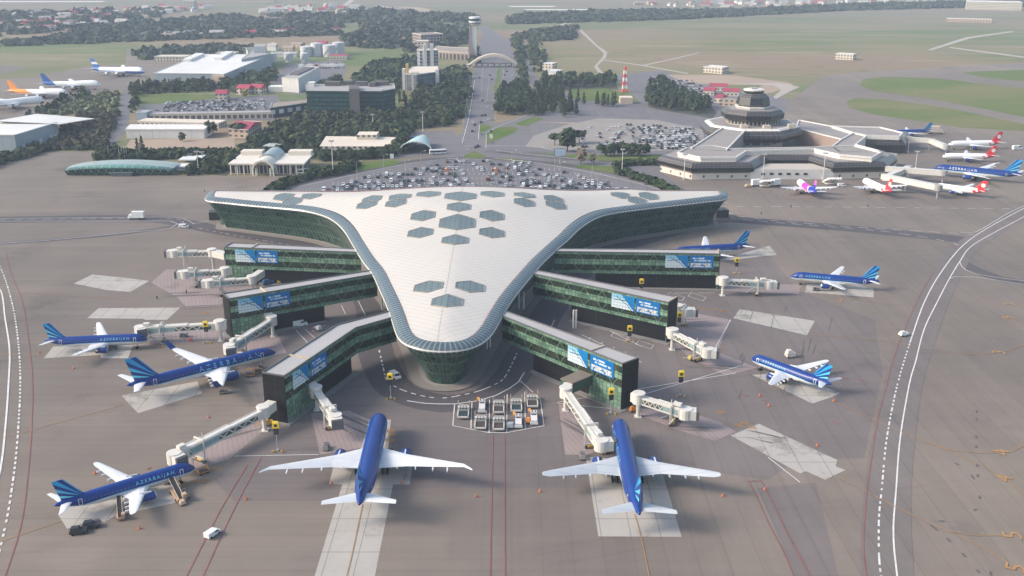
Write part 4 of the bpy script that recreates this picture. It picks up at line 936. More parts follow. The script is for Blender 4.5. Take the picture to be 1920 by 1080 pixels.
# gather all bays first
spots = []
def lotrow(x0, y0, x1, y1, occ, lot, row, stepm=2.75):
    a, c = G(x0, y0), G(x1, y1); n = int((c-a).length/stepm); d = (c-a).normalized(); hd = math.atan2(d.y, d.x)+PI/2
    for i in range(n):
        p = a+d*(i+.5)*stepm; o = occ(i/n) if callable(occ) else occ
        if random.random() < o: spots.append((p, hd+(PI if random.random() < .5 else 0)+random.gauss(0, .03), lot, row))
F = [(304, 835, 1000, .45), (310, 800, 1010, .35), (317, 775, 1060, .40), (322, 735, 1080, .30), (328, 705, 1095, .42), (333, 680, 1120, .36), (339, 655, 1140, .55), (344, 640, 1150, .45), (349, 622, 1172, .62), (354, 603, 1185, .60)]
for r_, (y, xa, xb, oc) in enumerate(F):
    oc *= 1.1
    lotrow(xa, y+4 if r_ > 5 else y+1, (xa+xb)/2, y-1, lambda t, o=oc: o*(1.25 if t < .6 else .9), 'front', r_); lotrow((xa+xb)/2+14, y-1, xb, y+3, lambda t, o=oc: o*.85, 'front', r_)
for r_ in range(13):
    y0 = 231+r_*3.7; xa = 1045+abs(r_-6)*5; xb = 1302+min(r_, 6)*2-max(0, r_-8)*6
    lotrow(xa, y0, xb, y0+9-r_*.35, lambda t: .10+1.05*max(0, t-.18)**1.0, 'right', r_)
for r_ in range(11):
    y0 = 188+r_*2.9; lotrow(290+abs(5-r_)*3, y0+5, 500, y0, .55, 'left', r_, 3.0)
for r_ in range(3): lotrow(560, 121+r_*4, 640, 120+r_*4, .8, 'depot', r_, 3.5)
for r_ in range(5): lotrow(1225+r_*12, 153+r_*5, 1300+r_*10, 152+r_*5, .7, 'north', r_, 3)
for r_ in range(2): lotrow(975, 205+r_*5, 998, 203+r_*5, .7, 'junction', r_, 3)
spots = [s_ for s_ in spots if not (s_[2] == 'front' and dist_out(s_[0].x, s_[0].y) < 6)]
for q in range(34):      # moving traffic on the boulevard
    t_ = random.random(); y = 128+t_*150; xl = 895-18*t_; xr = 922+8*t_
    if random.random() < .45: xl, xr = 942+6*t_, 958+20*t_; y = 120+t_*60
    p = G(random.uniform(xl, xr), y); spots.append((p, PI/2+random.gauss(0, .05), 'road', 0))
spots.sort(key=lambda s_: s_[0].length)
LOTS = {'front': "front car park", 'right': 'gravel car park', 'left': 'walled car park', 'road': 'boulevard', 'depot': 'depot yard', 'north': 'lot behind the tower', 'junction': 'small grove lot'}
protos = {}; near_, far_ = spots[:296], spots[296:]
cnt = {}
for p, hd, lot, row in near_: cnt.setdefault((lot, row), []).append(p.x)
for k in cnt: cnt[k].sort()
for p, hd, lot, row in near_:
    cn, cc, _ = random.choices(CARC, [c_[2] for c_ in CARC])[0]; van = random.random() < .07
    if (cn, van) not in protos:
        o = car_mesh(cc, cn, 5.3 if van else 4.5, 2.0 if van else 1.85, 2.1 if van else 1.45, van).build('parked_car', [plain(cc, .25, .2, .05), m_glass, m_tyre]); protos[cn, van] = o.data
    else: o = bpy.data.objects.new('parked_car', protos[cn, van]); COL.objects.link(o)
    o.location = (p.x, p.y, .1 if lot != 'right' else .14); o.rotation_euler = (0, 0, hd)
    i = cnt[lot, row].index(p.x); nk = len(cnt[lot, row])
    rn = {0: 'farthest row', 9: 'row nearest the roof'}.get(row, nth(row)+' row from back') if lot == 'front' else nth(row)+' row from back'
    if rn.startswith('leftmost'): rn = 'back row'
    pos = ('%s from left' % nth(i)) if i else 'leftmost'
    lb = '%s %s in the %s, %s, %s' % (cn, 'van' if van else 'car', LOTS[lot], rn, pos) if lot != 'road' else '%s %s driving on the wide boulevard' % (cn, 'van' if van else 'car')
    tag(o, lb, 'car', 'cars parked behind the white roof' if lot == 'front' else ('cars on the boulevard' if lot == 'road' else 'cars parked by the old terminal'))
b = MB(); base = {}
for p, hd, lot, row in far_:
    k = random.choices(range(6), [c_[2] for c_ in CARC])[0]; q = car_mesh(None, '') ; R = Matrix.Rotation(hd, 3, 'Z')
    b.add([R @ Vector(v_)+Vector((p.x, p.y, .1)) for v_ in q.v], q.f); b.m[-len(q.f):] = [k if m_ == 0 else 5+m_ for m_ in q.m]
tag(b.build('distant_parked_cars', [plain(c_[1], .25, .2, .05) for c_ in CARC]+[m_glass, m_tyre]), 'mass of small parked cars filling the far car parks', 'cars', kind='stuff')
print('CARS', len(near_), len(far_))

def split_build(b, nm, m, t):
    par = list(range(len(b.v)))
    def fd(i):
        while par[i] != i: par[i] = par[par[i]]; i = par[i]
        return i
    for f_ in b.f:
        for i in f_[1:]: par[fd(i)] = fd(f_[0])
    gr = {}
    for f_, m_ in zip(b.f, b.m): gr.setdefault(fd(f_[0]), []).append(f_)
    for fs in gr.values():
        ids = sorted({i for f_ in fs for i in f_}); ix = {q: k for k, q in enumerate(ids)}; q = MB(); q.add([b.v[i] for i in ids], [[ix[i] for i in f_] for f_ in fs]); q.build(nm, m, t)
def vehicle(name, label, px, hd, parts, cat, group=None, sc=1.0):
    c = G(*px); t = thing(name, label, cat, (c.x, c.y, .08), math.radians(hd), group, sc=sc)
    for nm, b, m in parts:
        if nm in ('wheels', 'windows', 'side_panels', 'supports', 'side_rails'): split_build(b, {'wheels': 'wheel', 'windows': 'window', 'side_panels': 'side_panel', 'supports': 'support', 'side_rails': 'side_rail'}[nm], m, t)
        else: b.build(nm, m, t)
    return t
def van_parts(L=5.6, W=2.1, H=2.3, col=(.66, .66, .66)):
    q = car_mesh(None, '', L, W, H, True); body = MB(); gl = MB(); wl = MB()
    for f_, m_ in zip(q.f, q.m): (body, gl, wl)[m_].add([q.v[i] for i in f_], [tuple(range(len(f_)))])
    gl.v = [(x*1.006, y*1.01, z+.01) for x, y, z in gl.v]; return [('body', body, plain(col, .3, 0, .06)), ('windows', gl, m_glass), ('wheels', wl, m_tyre)]
vehicle('van', 'white van beside the black ground storey of the middle left pier', (563, 611), 20, van_parts(), 'van')
vehicle('minivan', 'white rounded minivan at the foot of the front glass lobe', (741, 708), -55, van_parts(5.2, 2.1, 1.9), 'van')
vehicle('small_car', 'small white car on the dark asphalt between red lines at lower left', (399, 1004), 60, van_parts(4.2, 1.9, 1.6), 'car')
vehicle('pickup_truck', 'white pickup on the ring road near the left lobe tip', (345, 427), 0, van_parts(5.2, 2.0, 1.9), 'pickup')
vehicle('van', 'white van parked by airline stairs before the old terminal', (1578, 350), 0, van_parts(5, 2, 2), 'van')
vehicle('van', 'white van behind the far red-tailed jets at the right edge', (1907, 281), 10, van_parts(7.5, 2.6, 3.2), 'van')
def truck_parts(L=9, col=(.7, .7, .68), hbox=3.3):
    c_ = MB(); c_.loft([[(L/2-2.0, -1.2, .6), (L/2-2.0, 1.2, .6), (L/2-2.0, 1.2, 2.7), (L/2-2.0, -1.2, 2.7)], [(L/2-.5, -1.2, .6), (L/2-.5, 1.2, .6), (L/2-.5, 1.2, 2.6), (L/2-.5, -1.2, 2.6)], [(L/2, -1.1, .6), (L/2, 1.1, .6), (L/2, 1.1, 1.6), (L/2, -1.1, 1.6)]])
    bx = MB(); bx.box((-.9, 0, .9+hbox/2), (L-2.6, 2.5, hbox)); bx.box((-.9, 0, hbox+.98), (L-2.4, 2.3, .1)); ch = MB(); ch.box((0, 0, .75), (L-.8, 1.2, .3)); g_ = MB(); g_.add([(L/2-.48, -1.05, 2.55), (L/2-.48, 1.05, 2.55), (L/2-.03, 1.0, 1.65), (L/2-.03, -1.0, 1.65)], [(0, 3, 2, 1)]); g_.v = [(x+.03, y, z+.02) for x, y, z in g_.v]
    wl = MB(); [wl.cyl((x, s_*.95, .5), (x, s_*1.28, .5), .5, n=10) for x in (L/2-1.2, -L*.22, -L*.36) for s_ in (-1, 1)]
    return [('cab', c_, plain(col, .35, 0, .06)), ('cargo_box', bx, plain(col, .4, 0, .08)), ('chassis', ch, m_dark), ('windscreen', g_, m_glass), ('wheels', wl, m_tyre)]
vehicle('box_truck', 'white box truck driving left on the ring road', (257, 411), 180, truck_parts(9), 'truck')
vehicle('catering_truck', 'cream high-lift truck beside the hidden blue tail at the old terminal', (1752, 251), 0, truck_parts(9, (.6, .5, .4)), 'truck', sc=1.4)
vehicle('box_truck', 'white truck left of the airline stairs before the old terminal', (1419, 349), 15, truck_parts(8), 'truck')
vehicle('box_truck', 'white truck right of the airline stairs before the old terminal', (1452, 349), 200, truck_parts(8), 'truck')
# passenger stairs
def stairs_parts():
    f_ = MB(); f_.beam((-3, 0, 1.0), (3.0, 0, 3.9), 1.8, .3); f_.box((3.6, 0, 4.0), (1.4, 1.9, .25))
    r_ = MB(); [r_.beam((-3, s_*.9, 1.6), (3, s_*.9, 4.6), .1, 1.0) for s_ in (-1, 1)]; [r_.box((3.6, s_*.9, 4.6), (1.4, .1, 1.0)) for s_ in (-1, 1)]
    c_ = MB(); c_.box((-1, 0, .7), (6.5, 2.0, .5)); wl = MB(); [wl.cyl((x, s_*.8, .4), (x, s_*1.1, .4), .4, n=8) for x in (-3, 1.6) for s_ in (-1, 1)]
    s_ = MB(); s_.beam((2.6, .6, .8), (3.2, .6, 3.8), .15, .15); s_.beam((2.6, -.6, .8), (3.2, -.6, 3.8), .15, .15)
    return [('flight', f_, m_whp), ('side_panels', r_, m_whp), ('chassis', c_, m_cream), ('supports', s_, m_steel), ('wheels', wl, m_tyre)]
st0 = vehicle('passenger_stairs', 'leftmost white airline stairs between two white trucks before the old terminal', (1427, 350), -75, stairs_parts(), 'airline stairs', 'airline stairs before the old terminal')
for i, (x, y, lb) in enumerate(((1432, 350, 'second white airline stairs from the left between two trucks'), (1437, 350, 'third white airline stairs from the left between two trucks'), (1443, 349, 'white airline stairs next to the right-hand truck'),
    (1550, 346, 'white airline stairs nearest the pink jet, leftmost of four'), (1555, 346, 'second white airline stairs to the right of the pink jet'), (1562, 346, 'third white airline stairs to the right of the pink jet'), (1567, 346, 'rightmost white airline stairs beside the pink jet'), (1778, 299, 'white airline stairs at the nose of the second red-tailed jet'))):
    c = G(x, y); dup(st0, (c.x, c.y, .08), math.radians(-75), lb)
# container loaders in the marked bay
def loader_parts(wide, bedcol=(.06, .075, .085)):
    W = 3.6 if wide else 2.4; ch = MB(); ch.box((0, W/2-.15, .9), (8.2, .3, .5)); ch.box((0, -W/2+.15, .9), (8.2, .3, .5)); ch.box((-4.0, 0, .9), (.35, W, .5)); ch.box((4.0, 0, .7), (.3, W, .3))
    bed = MB(); bed.box((-1.9, 0, 1.0), (4.0, W-.7, .25)); 
    for k in range(8): bed.cyl((-3.7+k*.5, -W/2+.4, 1.16), (-3.7+k*.5, W/2-.4, 1.16), .07, n=6)
    fb = MB(); fb.box((2.7, 0, 1.5), (2.4, W-.6, .3)); cab = MB(); cab.box((.7, 0, 2.0), (.9, W, .7)); cab.box((.7, 0, 1.3), (.7, W-.3, .7)); 
    wd = MB(); [wd.box((.2, q*W*.25, 2.0), (.14, .5, .4)) for q in (-1, 0, 1)]; [wd.box((.7, q*W*.25, 2.37), (.4, .45, .06)) for q in (-1, 0, 1)]
    rl = MB(); [rl.beam((x, s_*(W/2), 1.2), (x, s_*(W/2), 3.0), .16, .16) for x in (1.6, 3.9) for s_ in (-1, 1)]; [rl.beam((1.6, s_*W/2, 3.0), (3.9, s_*W/2, 3.0), .14, .14) for s_ in (-1, 1)]; [rl.beam((-4, s_*W/2, 1.6), (.3, s_*W/2, 1.6), .1, .12) for s_ in (-1, 1)]
    wl = MB(); [wl.cyl((x, s_*(W/2-.4), .45), (x, s_*(W/2), .45), .45, n=10) for x in (-2.8, 2.6) for s_ in (-1, 1)]
    return [('chassis', ch, m_cream), ('rear_bed', bed, plain(bedcol, .5, .3)), ('front_platform', fb, m_steel), ('control_cab', cab, m_cream), ('windows', wd, m_dark), ('guard_rails', rl, plain((.45, .36, .24), .5)), ('wheels', wl, m_tyre)]
def slim_parts():
    bd = MB(); bd.box((-1.2, 0, 1.2), (4.6, 2.0, 1.1)); bd.box((-3.4, 0, .8), (.5, 2.5, .7)); cb_ = MB(); cb_.box((1.7, 0, 1.6), (1.6, 2.0, 1.6)); wd = MB(); [wd.box((x, q, 2.42 if x > .9 else 1.78), (.4, .55, .08)) for x in (1.3, 2.0) for q in (-.5, .5)]; wd.box((.5, 0, 1.8), (.2, 1.6, .5))
    fp = MB(); fp.box((3.3, 0, 1.3), (1.6, 1.7, .4)); wg = MB(); wg.box((3.1, 1.35, 2.0), (1.6, .9, .7)); wl = MB(); [wl.cyl((x, s_*.8, .45), (x, s_*1.1, .45), .45, n=10) for x in (-2.6, 1.8) for s_ in (-1, 1)]
    return [('body', bd, m_whp), ('cab', cb_, m_whp), ('windows', wd, m_dark), ('platform', fp, m_steel), ('side_platform', wg, plain((.62, .28, .05), .5)), ('wheels', wl, m_tyre)]
gl_ = 'container loaders in the marked bay'
for x, y, w_, lb in ((869, 777, 1, 'cream container loader with dark bed standing alone in the leftmost bay'), (901, 797, 1, 'brown-bedded container loader at the front of the second bay'), (935, 768, 1, 'wide container loader at the back of the middle bay'),
    (935, 799, 1, 'wide white-railed container loader at the front of the middle bay'), (968, 765, 1, 'container loader at the back of the fourth bay'), (998, 757, 1, 'container loader at the back of the rightmost bay')): vehicle('container_loader', lb, (x, y), 90, loader_parts(True, (.05, .08, .09) if x in (869, 968) else (.10, .085, .08)), 'loader', gl_)
for x, y, lb in ((904, 767, 'slim white loader with orange platform at the back of the second bay'), (972, 795, 'slim white loader with orange platform at the front of the fourth bay'), (1001, 789, 'slim white loader at the front of the rightmost bay')): vehicle('container_loader', lb, (x, y), 90, slim_parts(), 'loader', gl_)
def cart_parts(col, L=3.2, W=1.8, H=1.4):
    b_ = MB(); b_.prism([(-L/2, -W/2), (L/2, -W/2), (L/2, W/2), (-L/2, W/2)], .45, H*.75, inset=.05); b_.prism([(-L*.42, -W*.4), (L*.1, -W*.4), (L*.1, W*.4), (-L*.42, W*.4)], H*.75, H+.3, inset=.15)
    wl = MB(); [wl.cyl((x, s_*(W/2-.25), .35), (x, s_*W/2, .35), .35, n=10) for x in (-L*.32, L*.32) for s_ in (-1, 1)]; return [('body', b_, plain(col, .5)), ('wheels', wl, m_tyre)]
vehicle('ground_power_cart', 'grey towed cart at the front of the fourth loader bay', (957, 801), 90, cart_parts((.30, .33, .37), 3.2, 2.0), 'cart')
vehicle('ground_power_cart', 'orange cart between slim loaders in the right bays', (990, 792), 90, cart_parts((.62, .22, .03), 2.6, 1.4), 'cart')
vehicle('tow_tractor', 'black tow tractor, left of two behind the front left blue jet', (148, 1000), 15, cart_parts((.03, .03, .033), 4.2, 2.2, 1.6), 'tow tractor', 'tow tractors behind the front left jet')
vehicle('tow_tractor', 'black tow tractor, right of two behind the front left blue jet', (172, 989), 15, cart_parts((.03, .032, .04), 4.2, 2.2, 1.6), 'tow tractor', 'tow tractors behind the front left jet')
vehicle('utility_cart', 'small white utility cart beside the dotted road line at right', (1694, 630), 20, cart_parts((.66, .64, .6), 3.6, 1.9, 1.7), 'cart')
vehicle('cargo_container', 'pale cargo container on a dolly above the blue jet at right', (1481, 670), 10, cart_parts((.55, .50, .45), 3.2, 2.4, 2.6), 'container')
vehicle('tow_tractor', 'small white tractor between parking lines in front of the middle left pier', (597, 619), 130, cart_parts((.5, .5, .5), 3.4, 1.8, 1.6), 'tow tractor')
vehicle('utility_cart', 'yellow and black striped wheeled cart below the middle right bridge', (1298, 675), 20, cart_parts((.45, .36, .10), 3.0, 2.0, 1.4), 'cart')
vehicle('utility_cart', 'orange equipment cart at the foot of the front right pier end wall', (1187, 772), 20, cart_parts((.60, .22, .03), 2.2, 1.4, 1.6), 'cart')
vehicle('utility_cart', 'yellow equipment frame at the foot of the front left pier end wall', (502, 797), 20, cart_parts((.50, .28, .04), 3.4, 2.0, 1.6), 'cart')
vehicle('utility_cart', 'blue covered cart by the black ground storey of the rear left pier', (503, 533), 30, cart_parts((.02, .08, .18), 5.0, 2.4, 2.0), 'cart')
vehicle('utility_cart', 'yellow baggage cart behind the middle left pier roof', (531, 531), 10, cart_parts((.60, .38, .04), 5.5, 1.8, 1.4), 'cart')
vehicle('utility_cart', 'tan cart before the airline stairs at the old terminal', (1403, 351), 10, cart_parts((.5, .38, .2), 4, 2, 1.6), 'cart')
def belt_parts():
    b_ = MB(); b_.beam((-3.6, 0, .9), (4.2, 0, 3.0), 1.1, .3); r_ = MB(); [r_.beam((-3.6, s_*.6, 1.2), (4.2, s_*.6, 3.3), .12, .12) for s_ in (-1, 1)]; c_ = MB(); c_.box((-.8, 0, .75), (6.0, 2.0, .6)); c_.box((-3.2, -.75, 1.5), (1.3, .9, .9)); s_ = MB(); s_.beam((1.0, 0, .8), (2.6, 0, 2.5), .2, .2)
    wl = MB(); [wl.cyl((x, q*.8, .4), (x, q*1.1, .4), .4, n=10) for x in (-2.6, 1.4) for q in (-1, 1)]; return [('belt', b_, m_dark), ('side_rails', r_, plain((.5, .42, .3), .5)), ('chassis', c_, plain((.42, .27, .17), .6)), ('lift_strut', s_, m_steel), ('wheels', wl, m_tyre)]
vehicle('belt_loader', 'belt loader with tan chassis under the tail of the front left blue jet', (226, 964), 112, belt_parts(), 'belt loader', 'belt loaders at the front left jet')
vehicle('belt_loader', 'belt loader with tan chassis at the forward hold of the front left blue jet', (332, 930), 125, belt_parts(), 'belt loader', 'belt loaders at the front left jet', sc=1.2)
vehicle('baggage_trolley', 'flat tan baggage trolley parked behind the right belt loader', (341, 944), 125, cart_parts((.45, .33, .24), 3.4, 1.7, .9), 'trolley')
def dolly_parts(col=(.35, .33, .31)):
    b_ = MB(); b_.box((0, 0, .62), (3.0, 1.6, .16)); b_.box((-1.4, 0, 1.2), (.1, 1.5, 1.1)); b_.box((1.4, 0, 1.2), (.1, 1.5, 1.1)); b_.beam((1.5, 0, .5), (2.6, 0, .4), .1); lo = MB(); lo.box((-.5, .1, 1.05), (1.1, 1.0, .7)); lo.box((.6, -.1, 1.0), (.9, 1.1, .6)); wl = MB(); [wl.cyl((x, s_*.6, .28), (x, s_*.8, .28), .28, n=8) for x in (-1.1, 1.1) for s_ in (-1, 1)]
    return [('deck', b_, plain(col, .6)), ('load', lo, plain((.10, .09, .10), .8)), ('wheels', wl, m_tyre)]
for x, y, hd, cl, lb in ((470, 706, 10, (.5, .25, .08), 'orange baggage dolly below the nose of the winglet jet'), (484, 700, 30, (.45, .22, .08), 'second baggage dolly below the nose of the winglet jet'), (420, 738, 15, (.3, .3, .3), 'grey dolly under the right engine of the winglet jet'), (381, 888, 40, (.5, .2, .06), 'orange dolly ahead of the front left jet'), (312, 905, 120, (.35, .33, .31), 'grey dolly between belt loader and engine of the front left jet'),
    (348, 932, 125, (.3, .25, .2), 'brown dolly behind the right belt loader'), (612, 843, 90, (.25, .25, .25), 'dark dolly on the pink paving left of the tail-on jet'), (733, 852, 90, (.35, .3, .25), 'dolly by the right engine of the left tail-on jet'), (1092, 860, 90, (.3, .3, .3), 'dolly by the left engine of the right tail-on jet'), (1445, 715, 120, (.2, .2, .2), 'dark dolly under the nose of the right-hand blue jet'), (1530, 545, 0, (.2, .2, .2), 'dark dolly under the side-on jet at right'),
    (1296, 655, 20, (.5, .3, .06), 'yellow dolly beneath the middle right bridge'), (1268, 790, 10, (.5, .35, .06), 'yellow dolly beneath the front right end bridge'), (1135, 850, 20, (.55, .38, .05), 'yellow dolly at the foot of the docked cream bridge'), (213, 655, 5, (.2, .2, .2), 'dark dolly beside the engine of the far left jet'), (345, 632, 10, (.25, .25, .25), 'dark dolly beneath the long far-left bridge')):
    vehicle('baggage_dolly', lb, (x, y), hd, dolly_parts(cl), 'dolly', 'dollies around the stands')
def coach_parts(col, L=12):
    b_ = MB(); b_.prism([(-L/2, -1.25), (L/2, -1.25), (L/2, 1.25), (-L/2, 1.25)], .45, 1.5); b_.prism([(-L/2, -1.25), (L/2, -1.25), (L/2, 1.25), (-L/2, 1.25)], 2.75, 3.4, inset=.12); b_.box((-L/2+.3, 0, 2.1), (.5, 2.3, 1.3)); w_ = MB(); w_.box((.1, 0, 2.12), (L-.35, 2.42, 1.25)); wl = MB(); [wl.cyl((x, s_*.95, .5), (x, s_*1.28, .5), .5, n=10) for x in (-L*.28, L*.3) for s_ in (-1, 1)]
    return [('body', b_, plain(col, .3, 0, .06)), ('windows', w_, m_glass), ('wheels', wl, m_tyre)]
vehicle('coach', 'white coach on the forecourt right of the mint shell canopy', (821, 289), 15, coach_parts((.72, .70, .68)), 'bus')
vehicle('coach', 'blue and white bus behind the mint shell canopy', (771, 264), 10, coach_parts((.05, .12, .28)), 'bus')
vehicle('coach', 'white minibus parked by the arched pavilion', (568, 326), 200, coach_parts((.7, .7, .7), 7), 'bus')
# cones
m_or = plain((.55, .15, .05), .6, var=.1)
b = MB(); b.box((0, 0, .05), (.7, .7, .1)); b.cyl((0, 0, .1), (0, 0, 1.0), .3, .06, n=10); cone0 = None
for i, (x, y, lb) in enumerate(((138, 692, 'orange cone between the two left-hand blue jets'), (178, 889, 'orange cone above the front left jet fin'), (261, 992, 'orange cone right of the black tow tractors'), (391, 783, 'orange cone behind the winglet jet'), (461, 937, 'orange cone between the left pair of red lines and the tail-on jet'),
    (622, 907, 'orange cone at the left edge of the concrete crosspiece under the left tail-on jet'), (752, 907, 'orange cone at the right edge of the concrete crosspiece'), (892, 932, 'orange cone left of the central red lines'), (1012, 923, 'orange cone right of the central red lines'), (1355, 931, 'orange cone right of the right tail-on jet'), (1434, 919, 'large orange cone beside the red corner mark'),
    (1424, 743, 'orange cone left of the right-hand jet tail pad'), (1441, 762, 'dark-based orange cone below the right-hand jet'), (1563, 753, 'orange cone where the orange guide line meets the right-hand pad'), (1532, 837, 'pale orange cone above the long concrete slab'), (74, 662, 'orange cone left of the far left jet'), (1577, 565, 'orange cone below the side-on jet at right'), (1000, 738, 'white-orange cone by the loader bay corner'), (586, 617, 'small cone before the middle left pier'))):
    if cone0 is None: cone0 = b.build('traffic_cone', m_or); o = cone0
    else: o = cone0.copy(); COL.objects.link(o)
    c = G(x, y); o.location = (c.x, c.y, .12); tag(o, lb, 'traffic cone', 'orange cones on the apron')
# stand sign masts
def mast(px, topy, lb):
    c = G(*px); h = max(5, min(11, height_at(topy, c.y))); t = thing('stand_sign', lb, 'stand sign', (c.x, c.y, .08), 0, 'yellow stand signs')
    b = MB(); b.cyl((0, 0, 0), (0, 0, h), .14, n=8); b.box((0, 0, .3), (.9, .9, .6)); b.build('pole', m_steel, t); b = MB(); b.box((0, -.1, h-.3), (1.9, .6, 1.7)); b.prism([(-.95, -.4), (.95, -.4), (.95, .2), (-.95, .2)], h+.55, h+1.1, inset=.25); b.build('sign_box', plain((.72, .50, .03), .5), t)
    b = MB(); b.box((0, -.42, h-.25), (.9, .05, .9)); b.build('sign_face', m_dark, t); b = MB(); b.box((0, 0, h-2.3), (1.4, .6, 1.8)); b.build('guidance_display', m_dark, t)
    b = MB(); [b.box((q, -.9, .35), (.5, .5, .7)) for q in (-1.3, 1.3)]; b.build('bollards', m_yel, t)
for px, ty, lb in (((521, 846), 796, 'yellow stand sign on a pole below the front left pier end'), ((733, 748), 705, 'yellow stand sign before the white minivan'), ((1145, 776), 733, 'yellow stand sign against the front right pier glass'), ((1275, 743), 700, 'yellow stand sign on open apron right of the front right pier'),
    ((389, 643), 607, 'yellow stand sign under the long far-left bridge'), ((1380, 513), 487, 'yellow stand sign behind the rear right bridge'), ((1202, 552), 527, 'yellow stand sign before the rear right black ground storey'), ((483, 548), 520, 'yellow stand sign at the rotunda of the rear left bridge'), ((1180, 640), 615, 'yellow stand sign before the middle right pier'), ((1273, 612), 592, 'yellow stand sign by the short hidden bridge')): mast(px, ty, lb)
# floodlight masts
def flood(px, topy, lb, heads=True, nm='floodlight_mast', cat='floodlight mast', gr='floodlight masts', r_=.28, h=None):
    c = G(*px); h = h or max(8, height_at(topy, c.y)); t = thing(nm, lb, cat, (c.x, c.y, .08), 0, gr); b = MB(); b.cyl((0, 0, 0), (0, 0, h), r_, r_*.6, n=8); b.build('pole', plain((.55, .54, .53), .5), t)
    if heads: b = MB(); b.cyl((0, 0, h-.5), (0, 0, h-.2), 1.3, n=10); [b.box((1.4*math.cos(k*PI/3), 1.4*math.sin(k*PI/3), h-.1), (.7, .7, .6), rz=k) for k in range(6)]; b.build('lamp_ring', m_steel, t); b = MB(); b.box((0, 0, .7), (1.4, 1.4, 1.4)); b.build('base_cabinet', m_cream, t)
for px, ty, lb in (((625, 328), 264, 'tall floodlight mast by the hedge right of the arched pavilion'), ((373, 327), 284, 'floodlight mast between the green glass hall and the arched pavilion'), ((1166, 328), 280, 'white floodlight mast beside the curved hedge left of the old terminal'), ((1282, 337), 289, 'floodlight mast at the left front corner of the old terminal'), ((1430, 337), 289, 'floodlight mast before the middle of the old terminal'), ((1543, 337), 287, 'floodlight mast before the right half of the old terminal'),
    ((1690, 287), 255, 'left of two close floodlight masts by the dark rear finger'), ((1702, 287), 256, 'right of two close floodlight masts by the dark rear finger'), ((1716, 318), 284, 'floodlight mast beside the big blue jet nose at the old terminal'), ((700, 246), 215, 'thin lamp mast in front of the dark grove'), ((793, 247), 210, 'thin lamp mast at the forecourt edge'), ((381, 310), 285, 'short floodlight mast behind the dark hedge')): flood(px, ty, lb)
for k, (x, y, ty) in enumerate(((178, 328, 302), (182, 328, 302), (187, 328, 302), (258, 328, 302), (263, 328, 302), (267, 328, 302), (205, 300, 272), (225, 302, 274), (230, 302, 274), (235, 302, 274), (239, 302, 274), (263, 298, 274))):
    flood((x, y), ty, ('%s of the white flagpoles at the green glass hall' % nth(k)) if k else 'leftmost white flagpole before the green glass hall', False, 'flagpole', 'flagpole', 'flagpoles at the green glass hall', .16)
# people
def person(px, col, lb, hd=0):
    c = G(*px); me = bpy.data.meshes.new('person'); vs_ = [(0, 0, .95), (0, 0, 1.2), (0, 0, 1.42), (0, 0, 1.52), (0, .01, 1.66), (0, .01, 1.78), (.1, 0, .9), (.11, .06, .48), (.11, 0, .06), (.11, .14, .03), (-.1, 0, .9), (-.12, -.06, .48), (-.12, -.16, .06), (-.12, -.02, .03), (.21, 0, 1.4), (.27, -.03, 1.12), (.27, .08, .86), (-.21, 0, 1.4), (-.27, .03, 1.12), (-.27, .12, .88)]
    es = [(0, 1), (1, 2), (2, 3), (3, 4), (4, 5), (0, 6), (6, 7), (7, 8), (8, 9), (0, 10), (10, 11), (11, 12), (12, 13), (2, 14), (14, 15), (15, 16), (2, 17), (17, 18), (18, 19)]
    me.from_pydata(vs_, es, []); me.materials.append(plain(col, .8)); o = bpy.data.objects.new('person', me); COL.objects.link(o); md = o.modifiers.new('skin', 'SKIN'); rd = [.15, .15, .17, .06, .10, .08, .1, .075, .05, .04, .1, .075, .05, .04, .07, .05, .035, .07, .05, .035]
    for v_, r_ in zip(me.skin_vertices[0].data if me.skin_vertices else [], rd): v_.radius = (r_, r_)
    if not me.skin_vertices:
        bm_ = __import__('bmesh').new(); bm_.from_mesh(me); ly = bm_.verts.layers.skin.verify(); bm_.verts.ensure_lookup_table()
        for v_, r_ in zip(bm_.verts, rd): v_[ly].radius = (r_, r_)
        bm_.verts[0][ly].use_root = True; bm_.to_mesh(me); bm_.free()
    o.location = (c.x, c.y, .1); o.rotation_euler = (0, 0, hd); tag(o, lb, 'person')
for px, col, lb in (((295, 562), (.03, .03, .035), 'person in dark clothes walking between two pale slabs at left'), ((350, 551), (.03, .03, .03), 'person in dark clothes on the pink paving under the left bridges'), ((356, 642), (.5, .05, .03), 'person in red vest, left of two beside the long bridge'), ((360, 642), (.45, .06, .04), 'person in red vest, right of two beside the long bridge'), ((1627, 389), (.03, .03, .03), 'person in dark clothes on open apron in front of the pink jet'),
    ((1427, 403), (.03, .03, .03), 'person in dark clothes near the right lobe tip'), ((1483, 390), (.04, .04, .04), 'person crossing the dashed road below the pink jet'), ((384, 361), (.03, .03, .03), 'person in dark clothes behind the left lobe tip'), ((383, 886), (.6, .25, .04), 'person in orange vest under the nose of the front left jet')): person(px, col, lb)
